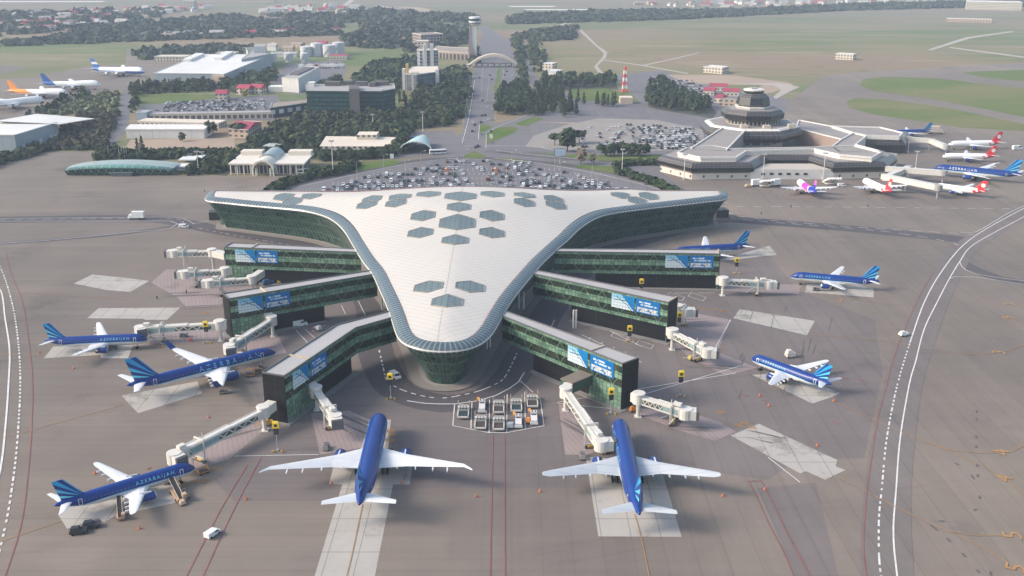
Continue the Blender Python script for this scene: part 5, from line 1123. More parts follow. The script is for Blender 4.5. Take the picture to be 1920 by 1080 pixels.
# ------------------------------------------------------------------ buildings
def wallmat(name, wall, win, du, dv, wu, wv, v0=.5, rough=.6, mull=None):
    def fn():
        u, v = uvx(); o = coords()[0]
        w_ = ((u.mod(du)) < wu)*(((v-v0).mod(dv)) < wv)*(v > v0)
        n = V.nt.nodes.new('ShaderNodeTexWhiteNoise'); V.nt.links.new(comb((u/du).fl(), ((v-v0)/dv).fl(), 0.0).k, n.inputs['Vector'])
        return mixc(w_, scalec(wall, .86+nz(o, .1, 4)*.28), scalec(win, .6+V(n.outputs[0])*.8))
    return material(name, fn, rough, spec=.4)
m_cream_w = wallmat('cream_wall', (.50, .44, .36), (.06, .07, .08), 4, 3.4, 2.0, 1.6, 1.0)
m_tan_w = wallmat('tan_wall', (.42, .32, .24), (.05, .06, .07), 5, 3.4, 2.4, 1.6, 1.0)
m_bluegrey = wallmat('grey_metal_wall', (.27, .31, .345), (.22, .26, .30), 6, 20, .3, 20, 0)
m_whiteroof = material('pale_roof', lambda: scalec((.62, .60, .57), .84+nz(coords()[0], .03, 5)*.3-coords()[1].near(8, .4)*.07), .6)
m_whwall = wallmat('white_wall', (.60, .58, .55), (.50, .48, .46), 5, 30, .3, 30, 0)
m_hotel = wallmat('dark_teal_glass', (.003, .006, .010), (.003, .060, .064), 3.6, 3.7, 3.1, 2.0, 1.2, .35)
m_redroof = plain((.30, .035, .065), .7, sc=.1); m_brownroof = plain((.26, .21, .17), .8, sc=.1); m_grroof = plain((.30, .285, .275), .8, sc=.08); m_dkroof = plain((.09, .08, .08), .8)
m_creamroof = plain((.58, .50, .41), .7, sc=.05)
def rect(fl, fr, depth, z=0):
    a = G(*fl); c = G(*fr); a.z = c.z = 0; d = (c-a).normalized(); n = Vector((-d.y, d.x, 0)); return [a, c, c+n*depth, a+n*depth]
def building(label, name, cat, blocks, group=None):
    """blocks: (part, plan points, z0, z1, wall material, roof material)"""
    P0 = blocks[0][1]; cx = sum(p[0] for p in P0)/len(P0); cy = sum(p[1] for p in P0)/len(P0); t = thing(name, label, cat, (cx, cy, 0), world=True, group=group)
    for k, (nm, pl, z0, z1, mw, mr) in enumerate(blocks):
        b = MB(); b.prism(pl, z0+.02*k, z1, 0, 1, uv=True); b.build(nm, [mw, mr], t)
        if z0 < 1: HOLES.append([(p[0], p[1]) for p in offset(pl if sum(pl[i][0]*pl[(i+1) % len(pl)][1]-pl[(i+1) % len(pl)][0]*pl[i][1] for i in range(len(pl))) > 0 else pl[::-1], -4)])
        if nm == 'walls' and z1 > 6 and mr not in (m_redroof,):
            q = MB(); pp = [Vector((p[0], p[1], z1+.25)) for p in pl]
            for i in range(len(pp)): q.beam(pp[i], pp[(i+1) % len(pp)], .5, .6)
            q.build('roof_edge', plain((.5, .49, .47), .6), t)
    return t
def gable(t, pl, z0, z1, m, name='roof', ov=.6):
    a, b_, c, d = [Vector((p[0], p[1], 0)) for p in pl]; e = (a+d)/2; f = (b_+c)/2; u = (b_-a).normalized()*ov; w_ = (d-a).normalized()*ov; q = MB()
    q.add([(*(a-u-w_)[:2], z0), (*(b_+u-w_)[:2], z0), (*(c+u+w_)[:2], z0), (*(d-u+w_)[:2], z0), (*(e-u)[:2], z1), (*(f+u)[:2], z1)], [(0, 1, 5, 4), (2, 3, 4, 5), (1, 2, 5), (3, 0, 4), (3, 2, 1, 0)]); q.build(name, m, t)
# left hangar
t = building('big pale hangar cut by the left picture edge, its long blue-grey wall facing right', 'hangar', 'hangar', [('walls', [G(-160, 284), G(32, 285), G(112, 259), G(-30, 256)], 0, 12, m_bluegrey, m_whiteroof)])
b = MB(); p_ = [G(-160, 284), G(32, 285), G(112, 259), G(-30, 256)]
q0, q1, q2 = G(32, 257, 12), G(112, 233, 12), G(178, 221, 10); q3, q4 = G(70, 219, 10), G(-10, 232, 12)
b.add([(q1.x, q1.y, 12.1), (q2.x, q2.y, 9.5), (q3.x, q3.y, 12.5), (q4.x, q4.y, 14)], [(0, 1, 2, 3)]); b.add([(q1.x, q1.y, 11.6), (q2.x, q2.y, 9.1), (q3.x, q3.y, 12.0), (q4.x, q4.y, 13.4)], [(3, 2, 1, 0)]); b.build('canopy_roof', m_whiteroof, t)
b = MB(); d_ = (G(112, 259)-G(32, 285)); [b.box((*(G(32, 285)+d_*s_+Vector((.4, -.3, 0)))[:2], 2.2), (3.5, .4, 4.0), rz=math.atan2(d_.y, d_.x)) for s_ in (.15, .35, .55, .8, .9)]; b.build('doors', m_whp, t)
# cargo hall
c1 = rect((290, 160), (400, 161), 300); back1, back2 = G(478, 118, 0), G(395, 114, 0)
t = building('long cargo hall with white roof behind the conifer row on the left', 'cargo_hall', 'cargo hall', [('walls', [G(290, 161), G(400, 162), G(422, 163), G(500, 127), G(470, 122), G(378, 122)], 0, 13, m_bluegrey, m_whiteroof)])
b = MB(); b.prism([G(400, 163.2), G(422, 164), G(428, 160), G(405, 160)], 0, 12, 0); b.build('tan_corner', m_tan_w, t)
b = MB(); b.prism([G(370, 124), G(385, 124), G(360, 137), G(345, 137)], 13, 16); b.prism([G(425, 120), G(440, 120), G(418, 134), G(404, 134)], 13, 16); b.build('roof_monitor', m_whiteroof, t)
b = MB(); b.prism([G(361, 162.6), G(384, 162.8), G(384, 162), G(361, 161.8)], 0, 5.5); b.build('loading_door', m_dark, t)
building('grey multi-storey wing stepping up behind the cargo hall', 'storage_block', 'warehouse', [('walls', [G(455, 137), G(500, 128), G(510, 124), G(478, 117)], 0, 16, m_bluegrey, m_grroof), ('tower', [G(478, 124), G(500, 124), G(500, 119), G(480, 119)], 16, 24, m_bluegrey, m_grroof)])
# white shed
t = building('long low white shed on bare earth in front of the walled car park', 'storage_shed', 'shed', [('walls', rect((238, 260), (384, 260), 22), 0, 7, m_whwall, m_whiteroof)]); gable(t, rect((238, 260), (384, 260), 22), 7.05, 9.2, m_whiteroof)
building('cream low annex behind the white shed', 'annex', 'annex', [('walls', rect((258, 236), (410, 240), 16), 0, 4, m_cream_w, m_creamroof)])
building('long beige arcaded wall building at the front of the walled car park', 'arcade_building', 'building', [('walls', rect((280, 226), (512, 222), 10), 0, 5.5, wallmat('arcade', (.46, .40, .34), (.08, .07, .065), 5, 10, 3.4, 3.2, .4), m_grroof)])
building('small pale blue gatehouse left of the arcaded wall', 'gatehouse', 'gatehouse', [('walls', rect((257, 227), (276, 227), 12), 0, 7, plain((.30, .36, .42)), m_bluegrey)])
t = building('house with raspberry red hip roof in front of the pine wood', 'red_roofed_house', 'house', [('walls', [G(430, 258), G(465, 260), G(491, 244), G(460, 242)], 0, 6.5, m_tan_w, m_brownroof)]); gable(t, [G(430, 258), G(465, 260), G(491, 244), G(460, 242)], 6.55, 9.5, m_redroof)
for fl, fr, lb in (((467, 176), (490, 177), 'small house with pyramid red roof at the end of the conifer row'), ((444, 177), (466, 178), 'small tan house left of the pyramid-roofed house'), ((405, 188), (425, 188), 'tiny cream hut with a dark red roof in the lawn by the car park')):
    pl = rect(fl, fr, 12); t = building(lb, 'red_roofed_house', 'house', [('walls', pl, 0, 6, m_cream_w, m_brownroof)]); gable(t, pl, 6.05, 9.5, m_redroof)
building('white four-storey office block left of the dark glass block', 'office_block', 'office block', [('walls', [G(530, 172), G(561, 174), G(600, 150), G(570, 148)], 0, 14, m_whwall, m_grroof), ('roof_plant', [G(545, 166), G(560, 167), G(590, 152), G(574, 151)], 14, 15.2, m_dkroof, m_dkroof)])
building('low white flat building before the white office block', 'low_office', 'building', [('walls', rect((503, 172), (530, 172), 14), 0, 5, m_whwall, m_whiteroof)])
# dark glass block
t = building('large dark teal glass office block with black roof plant', 'office_block', 'office block', [('walls', [G(577, 215), G(658, 216), G(660, 218), G(675, 218), G(677, 216), G(718, 216), G(742, 211), G(740, 200), G(577, 202)], 0, 21, m_hotel, m_grroof),
    ('stair_core', [G(657, 218.6), G(676, 218.8), G(676, 210), G(657, 210)], 0, 24, m_dkroof, m_dkroof)])
for x0, x1, y in ((612, 640, 205), (645, 662, 203), (668, 690, 205), (695, 705, 207), (706, 730, 204), (580, 592, 206)):
    b = MB(); b.prism(rect((x0, y), (x1, y), 9), 21, 24.5); b.build('roof_plant', m_dkroof if x0 != 580 else m_whwall, t)
b = MB(); b.prism(rect((717, 213.6), (722, 213.4), 3), 0, 22); b.build('white_fin', plain((.45, .48, .5)), t)
building('low dark-framed wing with brown roof left of the dark glass block', 'office_wing', 'building', [('walls', [G(508, 222), G(577, 212), G(577, 205), G(512, 212)], 0, 9, wallmat('wing_wall', (.03, .04, .055), (.50, .50, .50), 9, 9, 5, 3.6, 3.2), m_brownroof)])
# white-towered complex
t = building('white and ochre office complex with curved glass front among the groves', 'office_complex', 'office building', [('walls', [G(755, 170), G(782, 172), G(820, 166), G(822, 154), G(775, 155)], 0, 17, wallmat('curved_glass', (.10, .12, .15), (.05, .07, .1), 4, 4, 3.5, 3.2, 1), m_creamroof)])
for x0, x1, y, h_, mt in ((755, 760, 170.4, 22, m_whwall), (762, 766, 170.6, 27, plain((.60, .38, .14))), (772, 784, 171.6, 19, m_cream_w), (817, 823, 167, 20, m_whwall)): b = MB(); b.prism(rect((x0, y), (x1, y), 8), 0, h_); b.build('tower', mt, t)
t = building('white twin-towered office building behind the ochre complex', 'office_tower', 'office building', [('walls', rect((788, 134), (822, 133), 20), 0, 24, wallmat('twin_glass', (.35, .36, .37), (.08, .1, .14), 4, 4, 3, 3, 1), m_creamroof)])
for x0, x1 in ((795, 801), (808, 814)): b = MB(); b.prism(rect((x0, 134.6), (x1, 134.5), 6), 0, 32); b.build('tower', m_whwall, t)
building('brown-framed glass office left of the control tower', 'office_building', 'office building', [('walls', rect((790, 89), (832, 87), 34), 0, 18, wallmat('brown_frame', (.40, .28, .21), (.05, .07, .1), 5, 4, 4, 3, 2), m_brownroof)])
building('white and salmon office in front of the brown-framed glass office', 'office_building', 'office building', [('walls', rect((778, 95), (803, 95), 20), 0, 13, wallmat('salmon', (.55, .42, .36), (.08, .08, .09), 5, 4, 3, 2, 1), m_creamroof)])
t = building('low sweeping brown hall with a row of columns at the foot of the control tower', 'columned_hall', 'hall', [('walls', [G(812, 108), G(845, 111), G(880, 113), G(882, 103), G(845, 101), G(818, 99)], 0, 9, wallmat('colonnade', (.30, .22, .18), (.03, .03, .035), 6, 20, 4, 7, 0), m_brownroof)])
# control tower
c = G(888, 112); t = thing('control_tower', 'tall control tower with white shaft, brown sail-like side and white ringed cab', 'control tower', (c.x, c.y, 0), world=True)
b = MB(); H_ = 46; b.prism([(c.x-3.5, c.y), (c.x+4, c.y), (c.x+4, c.y+8), (c.x-3.5, c.y+8)], 0, H_); b.build('shaft', plain((.62, .60, .58), .6), t)
b = MB(); pr = [(-14, 0), (-8.5, 5), (-6.5, 14), (-5.6, 30), (-5.2, H_+1), (-2.5, H_+1), (-2.5, 26), (-1, 16), (2, 9), (4.6, 4), (4.6, 0)]; n = len(pr)
vs_ = [(c.x+x, c.y-1.2, z) for x, z in pr]+[(c.x+x, c.y+7, z) for x, z in pr]; b.add(vs_, [(i, n+i, n+(i+1) % n, (i+1) % n) for i in range(n)]+[list(range(n)), [2*n-1-i for i in range(n)]]); b.build('sail_wall', plain((.27, .205, .185), .7), t)
for nm, z0, z1, r0, r1, mt in (('lower_ring', 43.5, 46, 5, 7.8, m_whp), ('gallery', 46, 47.5, 7.8, 8, m_dkroof), ('upper_ring', 47.5, 49, 8, 8, m_whp), ('cab_glass', 49, 52.5, 6.2, 7.2, plain((.02, .05, .05), .15)), ('cab_roof', 52.5, 54.4, 7.8, 7.4, m_whp)):
    b = MB(); b.cyl((c.x+2, c.y+3, z0), (c.x+2, c.y+3, z1), r0, r1, n=24); b.build(nm, mt, t, smooth=False)
# arch over the boulevard
a, c = G(880, 126), G(972, 126); ht = height_at(101, a.y)-3; t = thing('road_arch', 'wide pale arch spanning the boulevard below the control tower', 'arch', ((a.x+c.x)/2, a.y, 0), world=True); b = MB(); rg = []
for k in range(25):
    s_ = k/24; x = a.x+(c.x-a.x)*s_; z = math.sin(PI*s_)**.8*ht; tx = 1.6; rg.append([(x, a.y-4, z), (x, a.y-4, z+3.0), (x, a.y, z+3.8), (x, a.y+6, z+3.0), (x, a.y+6, z)][::-1])
b.loft(rg); b.build('span', plain((.52, .44, .35), .6), t)
for p in (a, c): b = MB(); b.box((p.x, p.y+1, 1.8), (7, 10, 3.6)); b.build('footing', m_cream_w if 0 else plain((.5, .46, .4)), t)
for k in range(7):
    p = a.lerp(c, .14+.12*k); b = MB(); b.box((p.x, p.y+6, 2.6), (2.0, 4, 3.0)); b.box((p.x, p.y+6, 4.3), (12, 6, .4)); tag(b.build('toll_booth', plain((.20, .19, .20)), origin=(p.x, p.y, 0)), '%s of the small grey checkpoint booths under the road arch' % nth(k) if k else 'leftmost small grey checkpoint booth under the road arch', 'booth', 'booths under the road arch')
# tanks
for k, (x0, x1, yb, h_) in enumerate(((501, 518, 117, 11), (531, 549, 117, 11), (562, 577, 117, 11), (562, 583, 107, 13), (582, 604, 106, 17), (604, 628, 107, 15), (622, 645, 103, 16), (504, 519, 93, 8))):
    a, c = G(x0, yb), G(x1, yb); r_ = (c-a).length/2; m_ = (a+c)/2; t = thing('fuel_tank', '%s in the tank farm beyond the cargo hall' % ['white cylindrical fuel tank nearest the cargo hall', 'second white fuel tank of the front row', 'third white fuel tank of the front row', 'white fuel tank behind the third front tank', 'tallest grey fuel tank', 'wide fuel tank with a diagonal stair', 'rearmost grey fuel tank at the right end', 'small detached pale tank'][k], 'fuel tank', (m_.x, m_.y+r_, 0), group='fuel tanks')
    b = MB(); b.cyl((0, 0, 0), (0, 0, h_), r_, n=28); b.build('shell', plain((.45, .46, .48), .5), t); b = MB(); b.cyl((0, 0, h_), (0, 0, h_+1.2), r_*1.02, r_*.1, n=28); b.build('roof', plain((.52, .52, .53), .5), t)
    b = MB(); [b.beam((r_*1.04*math.cos(-2.6+q*.18), r_*1.04*math.sin(-2.6+q*.18), q*h_/8), (r_*1.04*math.cos(-2.42+q*.18), r_*1.04*math.sin(-2.42+q*.18), (q+1)*h_/8), .9, .5) for q in range(8)]; b.build('spiral_stair', m_steel, t)
# lorries at the depot
for k in range(13):
    p = G(566+k*6.2, 126+random.uniform(-.4, .4)); b = MB(); b.box((0, 0, 2.2), (7.5, 3, 3.2)); b.box((0, -4.2+2, 1.4), (2.6, 2.2, 2.4)); o = b.build('lorry', plain((.60, .60, .58) if k not in (1, 4) else (.30, .06, .06)), origin=(0, 0, 0)); o.location = (p.x, p.y, .1); tag(o, '%s of the pale lorries lined up below the fuel tanks' % nth(k) if k else 'leftmost pale lorry below the fuel tanks', 'lorry', 'lorries below the fuel tanks')
# arched pavilion
t = building('cream arched pavilion with white columns behind the left lobe of the white roof', 'pavilion', 'pavilion', [('walls', rect((436, 326), (566, 326), 30), 0, 6.6, wallmat('column_front', (.50, .46, .41), (.015, .02, .035), 2.6, 30, 1.9, 5.2, .4), m_creamroof)])
pl = rect((430, 328), (572, 328), 34); b = MB(); b.prism(offset(pl, 0), 6.7, 7.6); b.build('eaves', plain((.62, .57, .50)), t)
for s0, s1 in ((.03, .32), (.68, .99)): a, c = pl[3].lerp(pl[2], s0), pl[3].lerp(pl[2], s1); b = MB(); b.prism([a, c, c+Vector((0, -8, 0)), a+Vector((0, -8, 0))], 7.6, 10.4); b.build('raised_block', plain((.60, .54, .46)), t)
m1 = pl[0].lerp(pl[1], .47); 
for y0, y1, r_, zc_, mt, nm in ((-5, 10, 7.2, 4.6, plain((.60, .55, .47)), 'arch_vault'), (10, 34, 6.2, 6.6, plain((.20, .26, .28), .2), 'glass_vault')):
    b = MB(); b.loft([[(m1.x+math.cos(PI*k/12)*r_*q, m1.y+y, zc_+math.sin(PI*k/12)*r_*q*.85) for k in range(13)]+[(m1.x-math.cos(PI*k/12)*r_*.82*q, m1.y+y, zc_+math.sin(PI*k/12)*r_*q*.66) for k in range(13)] for y, q in ((y0, 1), (y1, 1))]); b.build(nm, mt, t)
for s_ in (-1, 1):
    for q in (6.6, 4.6): b = MB(); b.cyl((m1.x+s_*q, m1.y-3.5, 0), (m1.x+s_*q, m1.y-3.5, 5.2), .55, n=10); b.build('column', plain((.62, .58, .52)), t)
for k in range(12):
    if k in (5, 6): continue
    p = pl[0].lerp(pl[1], .02+k*.087); b = MB(); b.cyl((p.x, p.y+1, 0), (p.x, p.y+1, 6.6), .4, n=8); b.build('column', plain((.62, .58, .52)), t)
# green glass hall
p0, p1 = G(124, 329), G(324, 329); t = thing('glass_hall', 'long low curved green glass hall beyond the left apron', 'hall', ((p0.x+p1.x)/2, p0.y, 0), world=True); HOLES.append([(p0.x-3, p0.y-3), (p1.x+3, p0.y-3), (p1.x+3, p0.y+34), (p0.x-3, p0.y+34)])
def hz(s_): return 4.2+3.0*math.sin(PI*min(1, max(0, s_*1.0)))**.7
L = p1.x-p0.x; gm = MB(); rf = MB(); gr_ = []; rr_ = []
for k in range(31):
    s_ = k/30; x = p0.x+L*s_; h_ = hz(s_); yb = p0.y+5*math.sin(PI*s_)*-.2; gr_.append([(x, yb+1.5, .1), (x, yb-1.5, h_*.75), (x, yb-.2, h_*.93), (x, yb+2.5, h_)]); rr_.append([(x, yb+2.5, h_), (x, yb+10, h_+.3), (x, yb+22, h_-1), (x, yb+30, .1)])
def striploft(b, rg, up=False):
    u = 0
    for k in range(len(rg)-1):
        for i in range(len(rg[0])-1):
            q = [rg[k][i], rg[k+1][i], rg[k+1][i+1], rg[k][i+1]]; b.add(q, [(0, 1, 2, 3)], 0, [[(q_[0], q_[2]) for q_ in q]])
striploft(gm, gr_); striploft(rf, rr_)
gm.add([gr_[0][i] for i in range(4)]+[rr_[0][i] for i in (1, 2, 3)], [(6, 5, 4, 3, 2, 1, 0)], 0, [[(0, 0)]*7]); gm.add([gr_[-1][i] for i in range(4)]+[rr_[-1][i] for i in (1, 2, 3)], [(0, 1, 2, 3, 4, 5, 6)], 0, [[(0, 0)]*7])
def gh():
    u, v = uvx(); c = mixc(sm(v, 4.5, 6.5), (.012, .045, .038), (.10, .22, .185)); k = ((u+v*.8).near(5, .25)).mx((u-v*.8).near(5, .25)).mx(u.near(2.5, .1)); return mixc(k*.5, c, (.22, .42, .36))
gm.build('glass_front', material('mint_glass', gh, .15), t); rf.build('roof', plain((.26, .32, .305), .5), t)
b = MB(); b.box(((p0.x+p1.x)/2+2, p0.y-1.5, 2.4), (16, 4, .5)); b.box(((p0.x+p1.x)/2+2, p0.y-1, 1.2), (14, 3, 2.4)); b.build('entrance', plain((.10, .13, .13)), t)
t = building('flat pale canopy with two oval holes right of the green glass hall', 'canopy', 'canopy', [('walls', rect((322, 322), (348, 322), 10), 2.8, 3.6, m_whp, m_whiteroof), ('rear_roof', rect((335, 309), (374, 309), 22), 2.8, 3.6, m_whp, m_whiteroof)])
for x, y in ((330, 314), (343, 317)): c = G(x, y, 3.7); b = MB(); b.cyl((c.x, c.y-1, 3.62), (c.x, c.y-1, 3.7), 3.4, n=16); b.build('roof_opening', m_dark, t)
for x, y in ((324, 322), (346, 322), (372, 309)): c = G(x, y); b = MB(); b.cyl((c.x, c.y+1, 0), (c.x, c.y+1, 3), .2, n=8); b.build('post', m_whp, t)
# flat cream building + shell canopy
t = building('flat cream building with raised block behind a pointed hedge', 'flat_building', 'building', [('walls', [G(600, 290), G(736, 290), G(745, 272), G(612, 270)], 0, 6, m_cream_w, m_creamroof), ('upper_block', rect((670, 277), (707, 277), 14), 6, 9.5, m_cream_w, m_creamroof)])
building('small pale kiosk roof at the hedge end by the shell canopy', 'kiosk', 'kiosk', [('walls', rect((741, 268), (757, 268), 8), 0, 4, m_whwall, m_whiteroof)])
t = building('ribbed grey canopy half hidden in the pine wood behind the pavilion', 'rib_canopy', 'canopy', [('walls', [G(492, 287), G(540, 288), G(545, 282), G(505, 281)], 0, 5, plain((.3, .3, .3)), plain((.38, .40, .38), .5))])
c = G(779, 289); t = thing('shell_canopy', 'mint green shell canopy arching over the forecourt', 'canopy', (c.x, c.y, 0), world=True); HOLES.append([(c.x-14, c.y-3), (c.x+14, c.y-3), (c.x+14, c.y+50), (c.x-14, c.y+50)]); b = MB(); rg = []
for k in range(13):
    s_ = k/12; w_ = 12.0*(1-.62*s_); h_ = 9.0+1.0*math.sin(PI*s_)-1.8*s_; rg.append([(c.x+2.5*s_+math.cos(PI-PI*i/16)*w_*(1.0 if True else 1), c.y+s_*38, max(.1, math.sin(PI*i/16)**.8*h_)) for i in range(17)])
for k in range(12):
    for i in range(16): b.add([rg[k][i], rg[k+1][i], rg[k+1][i+1], rg[k][i+1]], [(0, 1, 2, 3)]); b.add([Vector(q)-Vector((0, 0, .35)) for q in (rg[k][i], rg[k][i+1], rg[k+1][i+1], rg[k+1][i])], [(0, 1, 2, 3)])
b.build('shell', plain((.40, .53, .51), .45), t, smooth=True); b = MB()
for i in range(16): b.beam(rg[0][i], rg[0][i+1], .7, .7)
b.build('front_rim', plain((.52, .60, .57), .5), t)
for i in (0, 16): b = MB(); b.box((rg[0][i][0], rg[0][i][1], .8), (2.2, 2.2, 1.6)); b.build('footing', plain((.5, .46, .42)), t)
c = G(860, 0) if 0 else None
# small right-hand buildings
building('small white stepped building left of the striped mast', 'white_building', 'building', [('walls', rect((1022, 147), (1046, 148), 18), 0, 8, m_whwall, m_whiteroof), ('upper_floor', rect((1017, 140), (1036, 141), 14), 4, 13, m_cream_w, m_whiteroof)])
building('lone white hut in the dry grass far right', 'white_hut', 'building', [('walls', rect((1565, 111), (1599, 113), 14), 0, 7, m_cream_w, m_whiteroof)])
building('small white house on bare ground above the old terminal', 'white_hut', 'building', [('walls', rect((1318, 136), (1354, 139), 16), 0, 7, m_cream_w, m_whiteroof)])
building('long pale hangar on the horizon at far right', 'hangar', 'hangar', [('walls', rect((1812, 18), (1915, 20), 60), 0, 18, m_cream_w, m_whiteroof)])
building('low tan building below the far right hangar', 'low_building', 'building', [('walls', rect((1775, 41), (1860, 43), 30), 0, 6, m_tan_w, m_creamroof)])
for k, (fl, fr, lb) in enumerate((((1318, 178), (1338, 179), 'maroon-roofed shed left of the old terminal tower, front left'), ((1330, 170), (1362, 171), 'maroon-roofed shed left of the old terminal tower, rearmost'), ((1355, 180), (1385, 181), 'maroon-roofed shed touching the old terminal tower'), ((1340, 192), (1352, 193), 'small maroon-roofed kiosk before the sheds'))):
    pl = rect(fl, fr, 16); t = building(lb, 'maroon_roofed_shed', 'shed', [('walls', pl, 0, 4.5, m_cream_w, m_brownroof)]); gable(t, pl, 4.55, 7, m_redroof)
building('tan block with flat roof in front of the maroon sheds', 'low_building', 'building', [('walls', rect((1349, 199), (1383, 201), 14), 0, 6, m_tan_w, m_brownroof)])
building('tan hut below the striped mast', 'low_building', 'building', [('walls', rect((1163, 195), (1186, 195), 12), 0, 6, plain((.5, .4, .3)), m_creamroof)])
# striped mast
c = G(1171, 173); t = thing('striped_mast', 'red and white banded lattice mast beyond the gravel car park', 'mast', (c.x, c.y, 0)); hh = height_at(125, c.y)
for k in range(7):
    z0, z1 = hh*k/7, hh*(k+1)/7; r0, r1 = 3.4-2.2*k/7, 3.4-2.2*(k+1)/7; b = MB(); pts = [(math.cos(PI/4+q*PI/2), math.sin(PI/4+q*PI/2)) for q in range(4)]
    for q in range(4):
        x, y = pts[q]; x2, y2 = pts[(q+1) % 4]; b.beam((x*r0, y*r0, z0), (x*r1, y*r1, z1), .7); b.beam((x*r0, y*r0, z0), (x2*r1, y2*r1, z1), .45); b.beam((x2*r0, y2*r0, z0), (x*r1, y*r1, z1), .45)
    b.build('red_band' if k % 2 == 0 else 'white_band', plain((.60, .06, .05)) if k % 2 == 0 else m_whp, t)
# ------------------------------------------------------------------ old terminal
def lat_fn():
    u, v = uvx(); o, x, y, z = coords(); k = ((z.near(1.6, .2)).mx((u).near(2.4, .22)))
    c = mixc(k*.7, scalec((.050, .046, .045), .6+nz(o, .15, 3)*.8), (.15, .13, .115)); return mixc(((v-1.5).abs() < .45)*.85, c, (.012, .013, .016))
m_lat = material('bronze_lattice', lat_fn, .35, metal=.35, spec=.6)
m_otw = wallmat('cream_base_wall', (.58, .53, .47), (.12, .10, .09), 9, 20, 1.4, 1.6, 1.2); m_trim = plain((.60, .57, .53), .6); m_terr = plain((.25, .225, .21), .8, sc=.05)
def px(pts, z=0): return [G(x, y, z) for x, y in pts]
base = px([(1238, 322), (1297, 337), (1406, 336), (1432, 321), (1515, 321), (1562, 336), (1655, 334), (1672, 320), (1650, 311), (1600, 308), (1330, 306), (1262, 311)])
t = thing('old_terminal', 'older terminal of bronze lattice with a stepped octagonal tower and white parapets', 'terminal', (base[1].x+60, base[1].y+40, 0), world=True); HOLES.append([(p.x, p.y) for p in px([(1235, 345), (1700, 345), (1780, 262), (1720, 232), (1500, 205), (1340, 240)])])
b = MB(); b.prism(base, .05, 4.2, uv=True); b.build('base_storey', m_otw, t)
lt = MB(); bb = base if sum(base[i].x*base[(i+1) % 12].y-base[(i+1) % 12].x*base[i].y for i in range(12)) > 0 else base[::-1]
lv = [(-.2, 4.2), (-2.2, 5.6), (-2.4, 8.0), (-.4, 10.4), (2.0, 10.8)]
rg = [[(x, y, z) for x, y in offset([(p.x, p.y) for p in bb], ins)] for ins, z in lv]
def ringuv(b, rg):
    n = len(rg[0])
    for k in range(len(rg)-1):
        u = 0
        for i in range(n):
            j = (i+1) % n; Lx = math.dist(rg[0][i], rg[0][j]); b.add([rg[k][i], rg[k][j], rg[k+1][j], rg[k+1][i]], [(0, 1, 2, 3)], 0, [[(u, k), (u+Lx, k), (u+Lx, k+1), (u, k+1)]]); u += Lx
ringuv(lt, rg); lt.build('lattice_storey', m_lat, t); b = MB(); b.add(rg[-1], [list(range(12))]); b.build('terrace', m_terr, t)
U = px([(1271, 285), (1314, 294), (1380, 294), (1399, 282), (1526, 278), (1575, 289), (1635, 294), (1652, 285), (1601, 272), (1530, 275), (1369, 278), (1333, 272), (1288, 276)], 14)
b = MB(); b.prism(U, 9.5, 13.2, 0, 1); b.build('upper_parapet_block', [m_trim, m_terr], t)
k = MB(); [k.beam((U[i].x, U[i].y, 13.4), (U[(i+1) % len(U)].x, U[(i+1) % len(U)].y, 13.4), .9, 1.2) for i in range(len(U))]; k.build('white_parapet', m_trim, t)
W = px([(1406, 336.5), (1562, 336.5), (1562, 325), (1406, 325)]); b = MB(); b.prism(W, .05, 6.5, 0, 1); b.build('front_block', [m_trim, plain((.46, .40, .34))], t)
for q in range(6): c = G(1442+q*16.3, 336.9, 3.4); b = MB(); b.box((c.x, W[0].y-.12, 3.6), (2.4, .25, 1.4)); b.build('window', m_dark, t)
# ramp and hall between
Rm = px([(1296, 278), (1362, 281), (1400, 246), (1357, 243)], 14); b = MB(); b.add([(Rm[0].x, Rm[0].y, 13.6), (Rm[1].x, Rm[1].y, 13.6), (Rm[2].x, Rm[2].y, 15.5), (Rm[3].x, Rm[3].y, 15.5), (Rm[0].x, Rm[0].y, .1), (Rm[1].x, Rm[1].y, .1), (Rm[2].x, Rm[2].y, .1), (Rm[3].x, Rm[3].y, .1)], [(0, 1, 2, 3), (4, 5, 1, 0), (5, 6, 2, 1), (7, 4, 0, 3)]); b.build('ramp_roof', m_terr, t)
k = MB(); k.beam((Rm[0].x, Rm[0].y, 14), (Rm[3].x, Rm[3].y, 15.9), .9, .9); k.beam((Rm[1].x, Rm[1].y, 14), (Rm[2].x, Rm[2].y, 15.9), .9, .9); k.build('ramp_edge', m_trim, t)
# octagonal tower
tc = G(1407, 272); tx, ty = tc.x, tc.y+2
def octo(nm, prof, m, n=8, top=None):
    rg = []
    for r_, z in prof: r_, z = r_*.93, z*.84; rg.append([(tx+r_*math.cos(PI/n+2*PI*i/n)*1.0, ty+r_*math.sin(PI/n+2*PI*i/n)*.95, z) for i in range(n)])
    b = MB(); ringuv(b, rg); b.build(nm, m, t); b = MB(); b.add(rg[-1], [list(range(n))]); b.build(nm+'_deck', top or m_terr, t)
octo('tower_core', [(26, 0), (26, 7)], wallmat('teal_core', (.45, .44, .42), (.02, .12, .13), 8, 20, 6, 5, .6))
octo('main_drum', [(27, 6), (38, 8.5), (41, 12), (41, 14.5), (37.5, 18.5), (35, 19.2)], m_lat); octo('drum_trim', [(38.2, 18.4), (36.2, 19.9), (34.2, 19.9)], m_trim, top=m_terr)
octo('column_storey', [(21, 19.5), (21, 24)], wallmat('column_storey_wall', (.45, .40, .36), (.03, .03, .035), 3, 20, 2, 4, .2))
octo('second_drum', [(21, 23), (25, 25), (25.4, 29), (22.5, 32.5), (21, 32.8)], m_lat); octo('ring_gallery', [(13.5, 32.6), (14.5, 34.4), (13, 35)], m_trim)
